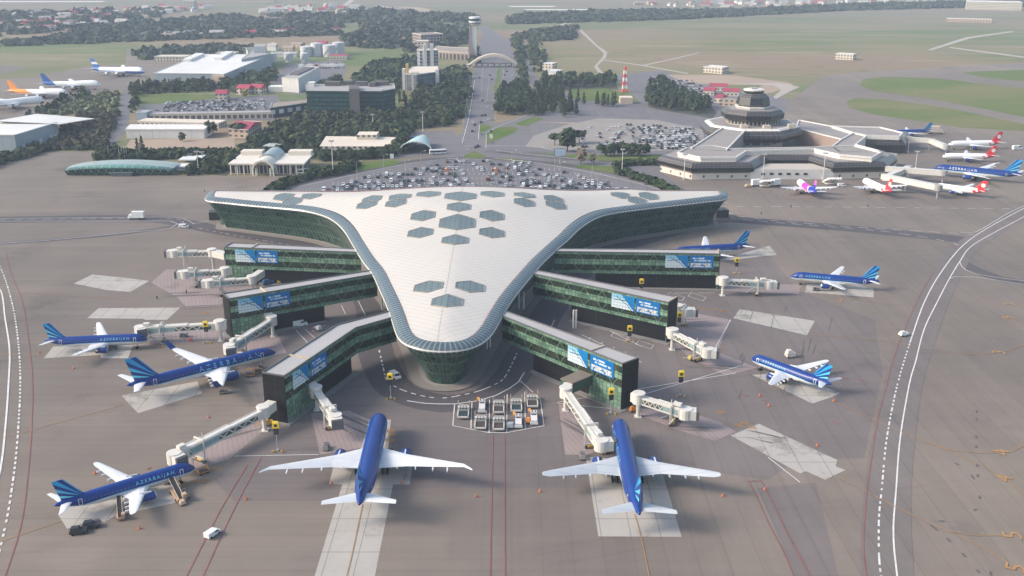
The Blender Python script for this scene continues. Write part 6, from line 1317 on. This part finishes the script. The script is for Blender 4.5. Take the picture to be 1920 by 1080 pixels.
octo('third_drum', [(12.6, 34.5), (13.6, 36.5), (12.2, 42.5), (9.4, 45.5)], m_lat); octo('lookout', [(7.0, 45.4), (7.6, 46), (7.6, 48)], plain((.02, .03, .03), .2), 12, m_trim); octo('lookout_roof', [(8.2, 48.0), (8.4, 49), (7, 49.4)], m_trim, 12, m_trim)
b = MB(); [b.cyl((tx+q, ty+1, 41), (tx+q, ty+1, 44), .12, n=6) for q in (-3, 0, 3.5)]; b.box((tx, ty, 42), (4, 4, 1)); b.build('roof_antennas', m_steel, t)
for q in (-1.0, .45, 2.2): b = MB(); b.box((tx+q*11, ty-27+abs(q)*3, 17.4), (5, 4, 3)); b.build('deck_hut', plain((.46, .40, .32)), t)
# rear concourses
FB = px([(1507, 229), (1560, 238), (1579, 244), (1599, 251), (1575, 274), (1601, 272), (1624, 255), (1686, 257), (1700, 262), (1740, 262), (1732, 250), (1687, 243), (1650, 238), (1560, 232), (1515, 222)], 12)
b = MB(); b.prism(px([(1495, 222), (1560, 236), (1612, 247), (1590, 280), (1530, 282), (1490, 262)], 11), 9.5, 11.4, 0, 1, top=True) if 0 else None
b = MB(); A_ = px([(1498, 226), (1562, 238), (1600, 250), (1578, 262), (1545, 254), (1492, 240)], 11); b.prism(A_, .05, 11, 0, 1); b.build('brown_concourse', [plain((.27, .20, .165), .8), m_terr], t)
k = MB(); [k.beam((A_[i].x, A_[i].y, 11.3), (A_[(i+1) % 6].x, A_[(i+1) % 6].y, 11.3), 1, .8) for i in range(6)]; k.build('concourse_parapet', m_trim, t)
B2 = px([(1600, 250), (1624, 255), (1686, 257), (1692, 250), (1650, 240), (1560, 237.5)], 12); b = MB(); b.prism(B2, .05, 12, 0, 1); b.build('rear_finger', [m_lat, m_terr], t)
k = MB(); [k.beam((B2[i].x, B2[i].y, 11.4), (B2[(i+1) % 6].x, B2[(i+1) % 6].y, 11.4), 1, 3.0) for i in range(6)]; k.build('finger_parapet', m_trim, t)
B3 = px([(1578, 262), (1600, 250), (1624, 256), (1604, 272), (1650, 284), (1575, 287), (1560, 276)], 12.5); b = MB(); b.prism(B3, .05, 12.4, 0, 1); b.build('linking_block', [m_trim, m_terr], t)
k = MB(); [k.beam((B3[i].x, B3[i].y, 12.5), (B3[(i+1) % 7].x, B3[(i+1) % 7].y, 12.5), .9, 1.4) for i in range(7)]; k.build('linking_parapet', m_trim, t)
B4 = px([(1656, 283), (1684, 286), (1670, 303), (1645, 302)], 9); b = MB(); b.prism(B4, .05, 8.4, 0, 1); b.build('corner_pavilion', [m_trim, m_terr], t)
Fg = px([(1645, 288), (1692, 288), (1700, 270), (1650, 268)]); lt = MB(); f_ = [(p.x, p.y) for p in Fg]; a_ = sum(f_[i][0]*f_[(i+1) % 4][1]-f_[(i+1) % 4][0]*f_[i][1] for i in range(4)); f_ = f_ if a_ > 0 else f_[::-1]
rg = [[(x, y, z) for x, y in offset(f_, ins)] for ins, z in ((0, .1), (-1.5, 3), (-1.5, 6.5), (1, 9.5), (3, 9.8))]; ringuv(lt, rg); lt.add(rg[-1], [list(range(4))], 0, [[(0, 0)]*4]); lt.build('glass_finger', m_lat, t)
# fixed bridges of the old terminal
def fixed(lb, pts, z=5.2, wd=3.4):
    P = [G(x, y, z+3) for x, y in pts]; t = thing('boarding_bridge', lb, 'boarding bridge', (P[0].x, P[0].y, 0), world=True, group='fixed bridges at the old terminal')
    for i in range(len(P)-1):
        b = MB(); b.beam((P[i].x, P[i].y, z+1.4), (P[i+1].x, P[i+1].y, z+1.4), wd+i*.3, 2.9); b.beam((P[i].x, P[i].y, z+3.0), (P[i+1].x, P[i+1].y, z+3.0), wd+.4, .2); b.build('tunnel_section', m_cream, t)
        b = MB(); b.cyl((P[i+1].x, P[i+1].y, 0), (P[i+1].x, P[i+1].y, z), .5, n=8); b.build('support_leg', m_steel, t)
    b = MB(); b.cyl((P[-1].x, P[-1].y, z-.2), (P[-1].x, P[-1].y, z+3.2), 2.4, n=12); b.build('cab', m_steel, t)
fixed('long cream fixed bridge to the farthest red-tailed jet', [(1700, 257), (1745, 260), (1775, 272)]); fixed('cream fixed bridge to the big blue jet at the old terminal', [(1660, 312), (1700, 315), (1770, 320)]); fixed('nearest cream fixed bridge running to the red-spotted jet', [(1655, 326), (1700, 335), (1760, 347)])
fixed('sloping cream bridge stub between the two nearest fixed bridges', [(1660, 330), (1705, 311)], 4.6)
# ------------------------------------------------------------------ vegetation
def leaf_fn(a, c_):
    def fn():
        o, x, y, z = coords(); n1 = nz(o, .13, 2); n2 = nz(o, .5, 2)
        return scalec(mixc(sm(n1, .35, .65), a, c_), .55+n2*.9)
    return fn
m_leaf = material('dark_foliage', leaf_fn((.016, .034, .022), (.066, .080, .032)), .9, spec=.15)
m_leaf3 = material('hazed_foliage', leaf_fn((.030, .045, .036), (.065, .075, .045)), .9, spec=.1)  # lighter leaf colour for far trees, with distance haze painted in
m_leaf2 = material('olive_foliage', leaf_fn((.13, .155, .08), (.19, .19, .10)), .9, spec=.15)
m_leafy = plain((.20, .17, .05), .9); m_bark = plain((.09, .065, .05), .9); m_hedge = material('hedge_leaves', leaf_fn((.028, .045, .022), (.04, .058, .026)), .9, spec=.1)
def fastmesh(name, Q, mats, mi=None):
    Q = np.asarray(Q, dtype=np.float32); n = len(Q); me = bpy.data.meshes.new(name); me.vertices.add(n*4); me.vertices.foreach_set('co', Q.reshape(-1)); me.loops.add(n*4); me.loops.foreach_set('vertex_index', np.arange(n*4, dtype=np.int32))
    me.polygons.add(n); me.polygons.foreach_set('loop_start', np.arange(0, n*4, 4, dtype=np.int32)); 
    for m in mats: me.materials.append(m)
    me.update(calc_edges=True); me.validate(); o = bpy.data.objects.new(name, me); COL.objects.link(o); return o
def clump_quads(centers, radii, hts, nleaf, size, cone=0.0, zlow=.22):
    """leaf patches scattered through each crown's volume"""
    N = len(centers); c = np.repeat(centers, nleaf, 0); r = np.repeat(radii, nleaf); h = np.repeat(hts, nleaf); M = N*nleaf
    t = rng.random(M); an = rng.random(M)*2*np.pi
    prof = np.where(cone > .5, (1-t)*1.0+.05, np.sqrt(np.clip(1-(2*t-1)**2, 0, 1))*.9+.1); rad = r*prof*(.55+.45*rng.random(M))*(1+.25*np.sin(an*3+c[:, 0]))
    p = np.stack([c[:, 0]+rad*np.cos(an), c[:, 1]+rad*np.sin(an), c[:, 2]+h*(zlow+(1-zlow)*t)], 1)
    nrm = np.stack([np.cos(an)*.7, np.sin(an)*.7, .25+t*.9], 1)+rng.normal(0, .35, (M, 3)); nrm /= np.linalg.norm(nrm, axis=1)[:, None]
    a = np.cross(nrm, rng.normal(0, 1, (M, 3))); a /= np.linalg.norm(a, axis=1)[:, None]; b = np.cross(nrm, a); s = (size*np.repeat(radii, nleaf)/np.mean(radii)*(.6+.8*rng.random(M)))[:, None]
    return np.stack([p-a*s-b*s*.8, p+a*s-b*s*.6, p+a*s*.8+b*s, p-a*s*.7+b*s*.8], 1)
HB = [(min(p[0] for p in h), max(p[0] for p in h), min(p[1] for p in h), max(p[1] for p in h), h) for h in HOLES]
def free(x, y):
    for x0, x1, y0, y1, h in HB:
        if x0 < x < x1 and y0 < y < y1 and inpoly(x, y, h): return False
    return True
def scatter(polypx, sp, rows=None, nofree=False):
    P = [(p.x, p.y) for p in GP(polypx)]; xs = [p[0] for p in P]; ys = [p[1] for p in P]; out = []
    x = min(xs)
    while x < max(xs):
        y = min(ys)
        while y < max(ys):
            if rows: X = x+random.gauss(0, .5); Y = y+random.gauss(0, .5)
            else: X = x+random.uniform(-.5, .5)*sp; Y = y+random.uniform(-.5, .5)*sp
            if inpoly(X, Y, P) and (nofree or free(X, Y)): out.append((X, Y))
            y += sp if not rows else rows
        x += sp
    return out
def wood(label, polys, sp, h, m, nleaf=16, cone=0, rows=None, name='wood', floor=True, rk=.62, skip=0, size=.36):
    pts = [q for p in polys for q in scatter(p, sp, rows)]
    if skip: pts = [q for q in pts if mnoise.noise(Vector((q[0]*.012, q[1]*.012, 0)))+random.uniform(-.3, .3) > skip-.5]
    if not pts: print('EMPTY WOOD', label); return
    pts = np.array(pts); n = len(pts); hh = h*(.6+.75*rng.random(n)); rr = sp*rk*(.55+.8*rng.random(n)); cz = np.zeros(n)
    Q = clump_quads(np.column_stack([pts, cz]), rr, hh, nleaf, float(np.mean(rr))*size, cone, .10)
    print('WOOD', name, n, len(Q)); o = fastmesh(name, Q, [m]); tag(o, label, 'trees', kind='stuff')
    return o
def floor_patch(polys, z, m, name='forest_floor'): area(name, polys, m, z)
m_floor = plain((.045, .048, .032), .95, sc=.05)
W1 = [[(400, 328), (440, 296), (495, 258), (520, 240), (578, 222), (745, 218), (770, 206), (862, 206), (872, 214), (842, 238), (776, 241), (763, 262), (745, 268), (612, 269), (597, 293), (572, 300), (560, 300), (450, 300), (425, 330)]]
WR = [[(930, 218), (932, 180), (950, 170), (985, 166), (996, 200), (985, 214)]]
floor_patch(W1+[[(740, 212), (765, 195), (885, 135), (885, 205)], [(1008, 178), (1005, 150), (1150, 148), (1160, 168), (1060, 170)], [(1215, 200), (1225, 158), (1310, 178), (1345, 212), (1335, 222), (1230, 205)]], .11, m_floor)
wood('dense dark pine wood between the car parks and the dark glass block', W1, 6.8, 7, m_leaf, 80, size=.30)
wood('dark grove of trees left of the boulevard', [[(760, 195), (830, 140), (880, 136), (874, 180), (862, 205), (800, 200)]], 9, 8, m_leaf, 26, rows=9)
wood('trees around the office buildings left of the boulevard', [[(640, 175), (700, 128), (770, 112), (790, 118), (755, 140), (745, 175), (660, 190)], [(425, 162), (470, 145), (530, 140), (545, 160), (520, 172), (440, 175)], [(600, 160), (640, 150), (650, 175), (600, 178)]], 10, 8, m_leaf, 22)
wood('regular rows of olive trees beside the cargo apron', [[(80, 218), (165, 180), (224, 172), (222, 214), (150, 219)]], 13, 4, m_leaf2, 40, rows=6, name='grove', rk=.2, size=.5)
wood('dark shrubbery between the left hangar and the access road', [[(95, 262), (150, 222), (222, 216), (222, 240), (205, 262), (120, 266)], [(60, 281), (105, 262), (205, 266), (200, 281)]], 6, 4.5, material('shrub_foliage', leaf_fn((.055, .052, .035), (.075, .07, .045)), .95, spec=.1), 22, name='shrubbery')
wood('conifer belt along the cargo apron and access road', [[(245, 178), (245, 164), (430, 163), (430, 170)], [(251, 226), (251, 175), (258, 175), (258, 226)], [(30, 237), (150, 182), (165, 176), (160, 182), (60, 232)]], 6.5, 9, m_leaf, 26, 1, name='conifer_belt')
wood('dark hedges and trees behind the green glass hall', [[(172, 303), (195, 288), (222, 280), (222, 298), (430, 290), (440, 300), (400, 330), (345, 330), (380, 304), (325, 300), (172, 306)], [(118, 331), (122, 318), (130, 318), (130, 331)], [(0, 302), (50, 284), (62, 280), (95, 282), (30, 302), (-60, 330)]], 5.5, 5, m_leaf, 34, name='hedge_planting')
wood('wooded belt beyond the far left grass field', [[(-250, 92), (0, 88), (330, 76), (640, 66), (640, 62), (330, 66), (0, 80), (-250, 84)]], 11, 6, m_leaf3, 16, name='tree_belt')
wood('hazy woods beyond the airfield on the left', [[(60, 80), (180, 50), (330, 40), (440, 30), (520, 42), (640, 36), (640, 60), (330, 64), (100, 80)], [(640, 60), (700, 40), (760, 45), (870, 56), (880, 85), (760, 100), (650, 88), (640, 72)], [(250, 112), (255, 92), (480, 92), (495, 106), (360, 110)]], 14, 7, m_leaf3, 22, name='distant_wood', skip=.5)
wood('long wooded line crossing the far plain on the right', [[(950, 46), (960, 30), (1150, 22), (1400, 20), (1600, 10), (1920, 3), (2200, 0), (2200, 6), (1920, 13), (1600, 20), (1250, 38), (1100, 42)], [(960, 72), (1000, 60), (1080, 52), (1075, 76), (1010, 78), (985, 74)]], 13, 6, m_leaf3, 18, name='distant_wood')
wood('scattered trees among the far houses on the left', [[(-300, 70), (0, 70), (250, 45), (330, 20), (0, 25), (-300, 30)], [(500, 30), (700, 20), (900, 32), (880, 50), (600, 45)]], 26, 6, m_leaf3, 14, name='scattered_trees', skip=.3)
wood('dark tree belt either side of the far boulevard', [[(972, 130), (966, 90), (962, 75), (975, 74), (987, 130), (992, 155), (982, 158)], [(893, 90), (900, 100), (885, 130), (880, 118)], [(1000, 145), (990, 78), (996, 78), (1010, 140)], [(1012, 140), (1000, 80), (1006, 80), (1022, 140)], [(1025, 140), (1012, 82), (1018, 84), (1036, 140)]], 9, 6, m_leaf, 18, name='tree_belt')
# single trees
def tree_proto(name, h, r, cone, nleaf, m, lb, trunk=.3, flat=False):
    t = thing(name, lb, 'tree', (0, 0, 0)); b = MB(); b.cyl((0, 0, 0), (0, 0, h*(.75 if not flat else .7)), trunk, trunk*.45, n=7)
    for k in range(5): an = k*1.3; z0 = h*(.3+.09*k); b.cyl((0, 0, z0), (math.cos(an)*r*.7, math.sin(an)*r*.7, z0+h*.16), trunk*.4, trunk*.15, n=5)
    b.build('trunk', m_bark, t); c = [(0, 0, 0)]; rr_ = [r]; hh_ = [h]
    if not cone and not flat: 
        for k in range(4): an = k*1.6; c.append((math.cos(an)*r*.45, math.sin(an)*r*.45, h*.05*(k-1))); rr_.append(r*.62); hh_.append(h*(.75+.07*k))
    Q = clump_quads(np.array(c, float), np.array(rr_), np.array(hh_), max(20, nleaf//len(c)), r*.22, cone, .62 if flat else (.12 if cone else .3)); o = fastmesh('crown', Q, [m]); o.parent = t; return t
tp = {'pine': tree_proto('pine_tree', 9.5, 3.6, 0, 240, m_leaf, 'x'), 'cypress': tree_proto('cypress_tree', 11, 2.3, 1, 170, m_leaf, 'x'), 'umbrella': tree_proto('umbrella_pine', 9, 5.0, 0, 190, m_leaf, 'x', .35, True), 'yellow': tree_proto('yellowing_tree', 7, 3.8, 0, 150, m_leafy, 'x'), 'bare': tree_proto('bare_tree', 9, 3.2, 0, 46, plain((.18, .13, .09), .9), 'x', .3)}
used = set()
def plant(kind, x, y, lb, gr=None, sc=1.0, world=None):
    c = Vector((*world, 0)) if world else G(x, y); s_ = sc*random.uniform(.85, 1.15)
    if kind not in used: used.add(kind); o = tp[kind]; o.location = (c.x, c.y, .1); o.rotation_euler = (0, 0, random.random()*6); o.scale = (s_, s_, s_); o['label'] = lb; o['group'] = gr or 'trees'; return
    dup(tp[kind], (c.x, c.y, .1), random.random()*6, lb, gr or 'trees', (s_, s_, s_*random.uniform(.9, 1.15)))
plant('umbrella', 1040, 272, 'flat-topped tree standing alone left of the big pine by the gravel car park', sc=.9); plant('pine', 1064, 284, 'broad dark pine at the front edge of the gravel car park', sc=1.7); plant('umbrella', 1068, 270, 'umbrella pine rising behind the broad dark pine', sc=1.0); plant('umbrella', 1086, 269, 'umbrella pine right of the broad dark pine', sc=1.0)
plant('bare', 1089, 308, 'bare brown tree by the road billboard', sc=1.25); plant('bare', 1112, 308, 'thin bare tree right of the brown one', sc=.9)
for k, x in enumerate((1128, 1134, 1145, 1152, 1160, 1166, 1176, 1184, 1194, 1202, 1212)): plant('pine' if k % 3 else 'umbrella', x, 292+math.sin(k)*1.5, ('%s from the left in the dark tree row in front of the gravel car park' % nth(k)) if k else 'leftmost tree in the dark row in front of the gravel car park', 'tree row in front of the gravel car park', .85)
plant('cypress', 258, 282, 'left of two dark poplar-like trees on bare earth', 'pair of trees on bare earth', .9); plant('cypress', 267, 282, 'right of two dark poplar-like trees on bare earth', 'pair of trees on bare earth', 1.0)
plant('yellow', 738, 258, 'yellow-leaved tree at the edge of the pine wood'); plant('yellow', 460, 182, 'yellow-green tree before the pyramid-roofed house'); plant('yellow', 775, 187, 'yellow-green tree left of the boulevard lawn'); plant('yellow', 800, 187, 'yellow-green tree nearer the boulevard'); plant('umbrella', 448, 256, 'umbrella pine in front of the raspberry-roofed house', sc=1.1)
plant('pine', 390, 255, 'dark tree left of the raspberry-roofed house', sc=1.0); plant('pine', 400, 250, 'second dark tree left of the raspberry-roofed house', sc=1.0); plant('pine', 342, 265, 'low dark tree at the right end of the white shed', sc=.7)
for k, (polys, sp, kind, lb, gr, cap) in enumerate(((WR, 9, 'pine', 'dark pine in the dense grove just right of the boulevard', 'trees in the grove right of the boulevard', 60), ([[(990, 218), (1006, 178), (1050, 182), (1066, 200), (1060, 208), (1010, 220)], [(1048, 222), (1052, 212), (1080, 205), (1088, 210), (1080, 218)]], 8, 'cypress', 'pointed dark tree in the wedge-shaped grove by the junction', 'trees in the wedge-shaped grove', 70),
    ([[(1008, 176), (1005, 152), (1150, 150), (1155, 164), (1070, 166), (1030, 176)]], 11, 'pine', 'dark tree in the belt behind the oval lawn', 'trees in the belt behind the oval lawn', 70), ([[(1060, 186), (1100, 193), (1170, 198), (1168, 204), (1110, 199), (1060, 192)]], 9, 'cypress', 'clipped dark tree in the row between oval lawn and main road', 'tree row between oval lawn and road', 30),
    ([[(1215, 200), (1218, 160), (1240, 156), (1262, 172), (1285, 185), (1340, 205), (1335, 219), (1240, 206)]], 10, 'pine', 'dark tree in the grove left of the old terminal tower', 'trees in the grove left of the old terminal', 60), ([[(745, 192), (870, 192), (876, 205), (850, 208), (745, 202)]], 8, 'cypress', 'dark conifer in the row right of the dark glass block', 'conifer row right of the dark glass block', 30))):
    pts = [q for p in polys for q in scatter(p, sp, None, True)]; random.shuffle(pts)
    for q in pts[:cap]: plant(kind, 0, 0, lb, gr, 1.05, world=q)
    print('TREES', gr, min(cap, len(pts)))
# clipped hedges
def hedge(lb, pts, wd, h):
    C, L, R = ribbon(pts, wd, 2.5); Q = []; cs = []
    for a in C:
        for k in range(3): cs.append((a.x+random.uniform(-.4, .4)*wd, a.y+random.uniform(-.4, .4)*wd, -h*.1))
    cs = np.array(cs); q = clump_quads(cs, np.full(len(cs), wd*.42), h*(.9+.25*rng.random(len(cs))), 16, wd*.17, 0, .1); o = fastmesh('hedge', q, [m_hedge]); tag(o, lb, 'hedge')
hedge('clipped dark hedge curving from the left roof lobe toward the floodlight mast', [(510, 362), (530, 350), (560, 339), (600, 332), (645, 324), (665, 310)], 7, 4)
hedge('dark hedge loop curving round the right end of the front car park', [(1262, 362), (1230, 347), (1190, 334), (1165, 325), (1158, 316), (1175, 310), (1240, 308)], 6.5, 4)
hedge('tall dark hedge in front of the flat cream building', [(605, 300), (650, 298), (700, 296), (735, 290), (752, 278), (757, 266)], 9, 7); hedge('dark hedge below the pavilion parking', [(572, 330), (600, 325), (640, 318), (655, 308)], 6, 4)
hedge('low green hedge along the left apron edge', [(-20, 306), (30, 292), (60, 284), (120, 280), (200, 281)], 5, 3); hedge('long low hedge in front of the bare earth', [(230, 293), (330, 291), (430, 291)], 8, 5)
# billboard, containers, street lamps and houses
c = G(1050, 308); t = thing('billboard', 'pale road billboard on one post beside the curving road', 'billboard', (c.x, c.y, .1), .2); b = MB(); b.cyl((0, 0, 0), (0, 0, 6), .35, n=8); b.build('post', m_steel, t); b = MB(); b.box((0, 0, 8.2), (7.5, .8, 5)); b.build('panel', plain((.50, .60, .66), .4), t); b = MB(); b.box((0, -.05, 8.2), (8.0, .5, 5.4)); b.build('frame', m_dark, t)
for x, y, lb in ((735, 300, 'small white roadside sign on the verge left of the junction'), (921, 262, 'small white sign standing on the lawn triangle')): c = G(x, y); t = thing('road_sign', lb, 'sign', (c.x, c.y, .1)); b = MB(); b.box((0, 0, 2.6), (2.6, .3, 3.2)); b.build('panel', m_whp, t); b = MB(); b.cyl((0, 0, 0), (0, 0, 1.2), .12, n=6); b.build('post', m_steel, t)
for x, y, lb in ((838, 324, 'orange payment booth in the left half of the front car park'), (930, 324, 'orange payment booth in the right half of the front car park')): c = G(x, y); b = MB(); b.prism([(-1.5, -1.5), (1.5, -1.5), (1.5, 1.5), (-1.5, 1.5)], 0, 2.8, inset=.1); b.cyl((0, 0, 2.8), (0, 0, 3.8), 2.0, .2, n=4); o = b.build('payment_booth', plain((.38, .19, .11))); o.location = (c.x, c.y, .1); tag(o, lb, 'booth')
lamp0 = None; k_ = 0
for side, (xa, xb, ya, yb) in (('left', (866, 893, 272, 125)), ('right', (928, 941, 230, 120))):
    for k in range(9):
        s_ = (k/8)**1.5; x = xa+(xb-xa)*k/8; y = ya+(yb-ya)*(1-(1-k/8)**1.3); c = G(x, y); lb = 'thin street lamp on the %s edge of the boulevard, %s from the near end' % (side, nth(k) if k else 'first')
        if lamp0 is None: lamp0 = thing('street_lamp', lb, 'street lamp', (c.x, c.y, .1), 0, 'street lamps on the boulevard'); b = MB(); b.cyl((0, 0, 0), (0, 0, 11), .16, .1, n=6); b.beam((0, 0, 11), (2.4, 0, 11.6), .12); b.build('pole', m_steel, lamp0); b = MB(); b.box((2.6, 0, 11.6), (1.2, .4, .25)); b.build('lamp_head', m_whp, lamp0)
        else: dup(lamp0, (c.x, c.y, .1), 0 if side == 'left' else PI, lb)
for k, (x, y) in enumerate(((720, 322), (790, 315), (870, 312), (960, 314), (1040, 322), (1110, 334), (670, 336), (760, 334), (850, 332), (950, 333), (1050, 338))):
    c = G(x, y); dup(lamp0, (c.x, c.y, .1), 0, 'thin lamp post in the front car park, %s' % ['back row centre-left', 'back row second from left', 'back row just left of the centre lane', 'back row just right of the centre lane', 'back row far right', 'middle row right end', 'front row left end', 'front row second from left', 'front row left of centre', 'front row right of centre', 'front row right end'][k], 'lamp posts in the front car park')
hp = []
for nm, cw, cr in (('white_house', m_cream_w, m_redroof), ('white_house', m_whwall, m_grroof), ('tan_house', m_tan_w, m_brownroof)):
    b = MB(); b.prism([(-7, -5), (7, -5), (7, 5), (-7, 5)], 0, 5, 0, 0, uv=True); b.add([(-7.5, -5.5, 5), (7.5, -5.5, 5), (7.5, 5.5, 5), (-7.5, 5.5, 5), (-7.5, 0, 8), (7.5, 0, 8)], [(0, 1, 5, 4), (2, 3, 4, 5), (1, 2, 5), (3, 0, 4)], 1); o = b.build('house', [cw, cr]); hp.append(o)
HP = [[(-250, 66), (0, 64), (200, 50), (330, 30), (330, 14), (0, 30), (-250, 34)], [(0, 74), (80, 62), (110, 56), (0, 66)], [(480, 30), (560, 24), (640, 30), (700, 24), (640, 10), (520, 12)], [(240, 75), (640, 62), (640, 58), (330, 62)], [(1150, 8), (1920, 0), (1920, 4), (1300, 14)], [(340, 12), (420, 12), (400, 22), (330, 22)], [(440, 100), (520, 92), (620, 80), (640, 90), (520, 110)]]
allp = [q for p in HP for q in scatter(p, 34)]; random.shuffle(allp); allp = allp[:280]
for i, q in enumerate(allp):
    o = hp[i % 3] if i < 3 else hp[random.choice((0, 1, 1, 2))].copy()
    if i >= 3: COL.objects.link(o)
    o.location = (q[0], q[1], 0); s_ = random.uniform(.7, 1.5); o.scale = (s_*random.uniform(.8, 1.6), s_, random.uniform(.8, 1.3)); o.rotation_euler = (0, 0, random.uniform(-.5, .5)+(PI/2 if random.random() < .3 else 0)); tag(o, 'tiny hazy house in the settlement beyond the airfield', 'house', 'far houses beyond the airfield')
for k, (x0, x1, y, h_, lb) in enumerate(((58, 96, 59, 10, 'long pale building with a red roof in the far left settlement'), (90, 128, 50, 8, 'second long pale building with a red roof, farther back'), (455, 515, 5, 12, 'long white shed on the hazy horizon left of centre'), (340, 365, 20, 22, 'pair of pinkish far blocks on the left horizon'), (405, 440, 112, 8, 'low cream building behind the cargo hall'), (290, 350, 117, 7, 'long cream building beyond the cargo apron'), (430, 470, 98, 6, 'pinkish roofs among trees before the fuel tanks'), (615, 650, 112, 5, 'red-roofed strip building under the fuel tanks'))):
    pl = rect((x0, y), (x1, y), 22); building(lb, 'far_building', 'building', [('walls', pl, 0, h_, m_cream_w, m_redroof if 'red' in lb else m_creamroof)])
for (x0, x1, y, dpt) in ((960, 1035, 13, 60), (990, 1110, 19, 50), (-20, 190, 4, 120)):
    area('salt_flat', [[(x0, y), (x1, y), (x1+10, y-1.5), (x0-10, y-1.5)]], plain((.62, .58, .54), .9), .3)
# ------------------------------------------------------------------ haze
b = MB(); b.box((0, 6000, 70.5), (15900, 15900, 143.2)); hzo = b.build('haze', []); hm = bpy.data.materials.new('air'); hm.use_nodes = True; nt = hm.node_tree; nt.nodes.remove(nt.nodes['Principled BSDF'])
pv = nt.nodes.new('ShaderNodeVolumePrincipled'); pv.inputs['Color'].default_value = (.66, .80, 1.0, 1); pv.inputs['Density'].default_value = HAZE; pv.inputs['Anisotropy'].default_value = 0.0; nt.links.new(pv.outputs[0], nt.nodes['Material Output'].inputs['Volume']); hzo.data.materials.clear(); hzo.data.materials.append(hm); tag(hzo, kind='stuff')
for o in scene.objects:
    if '_world' in o: del o['_world']

for o in scene.objects:
    if o.get('label') and not 4 <= len(o['label'].split()) <= 16: print('LABEL', len(o['label'].split()), o['label'])
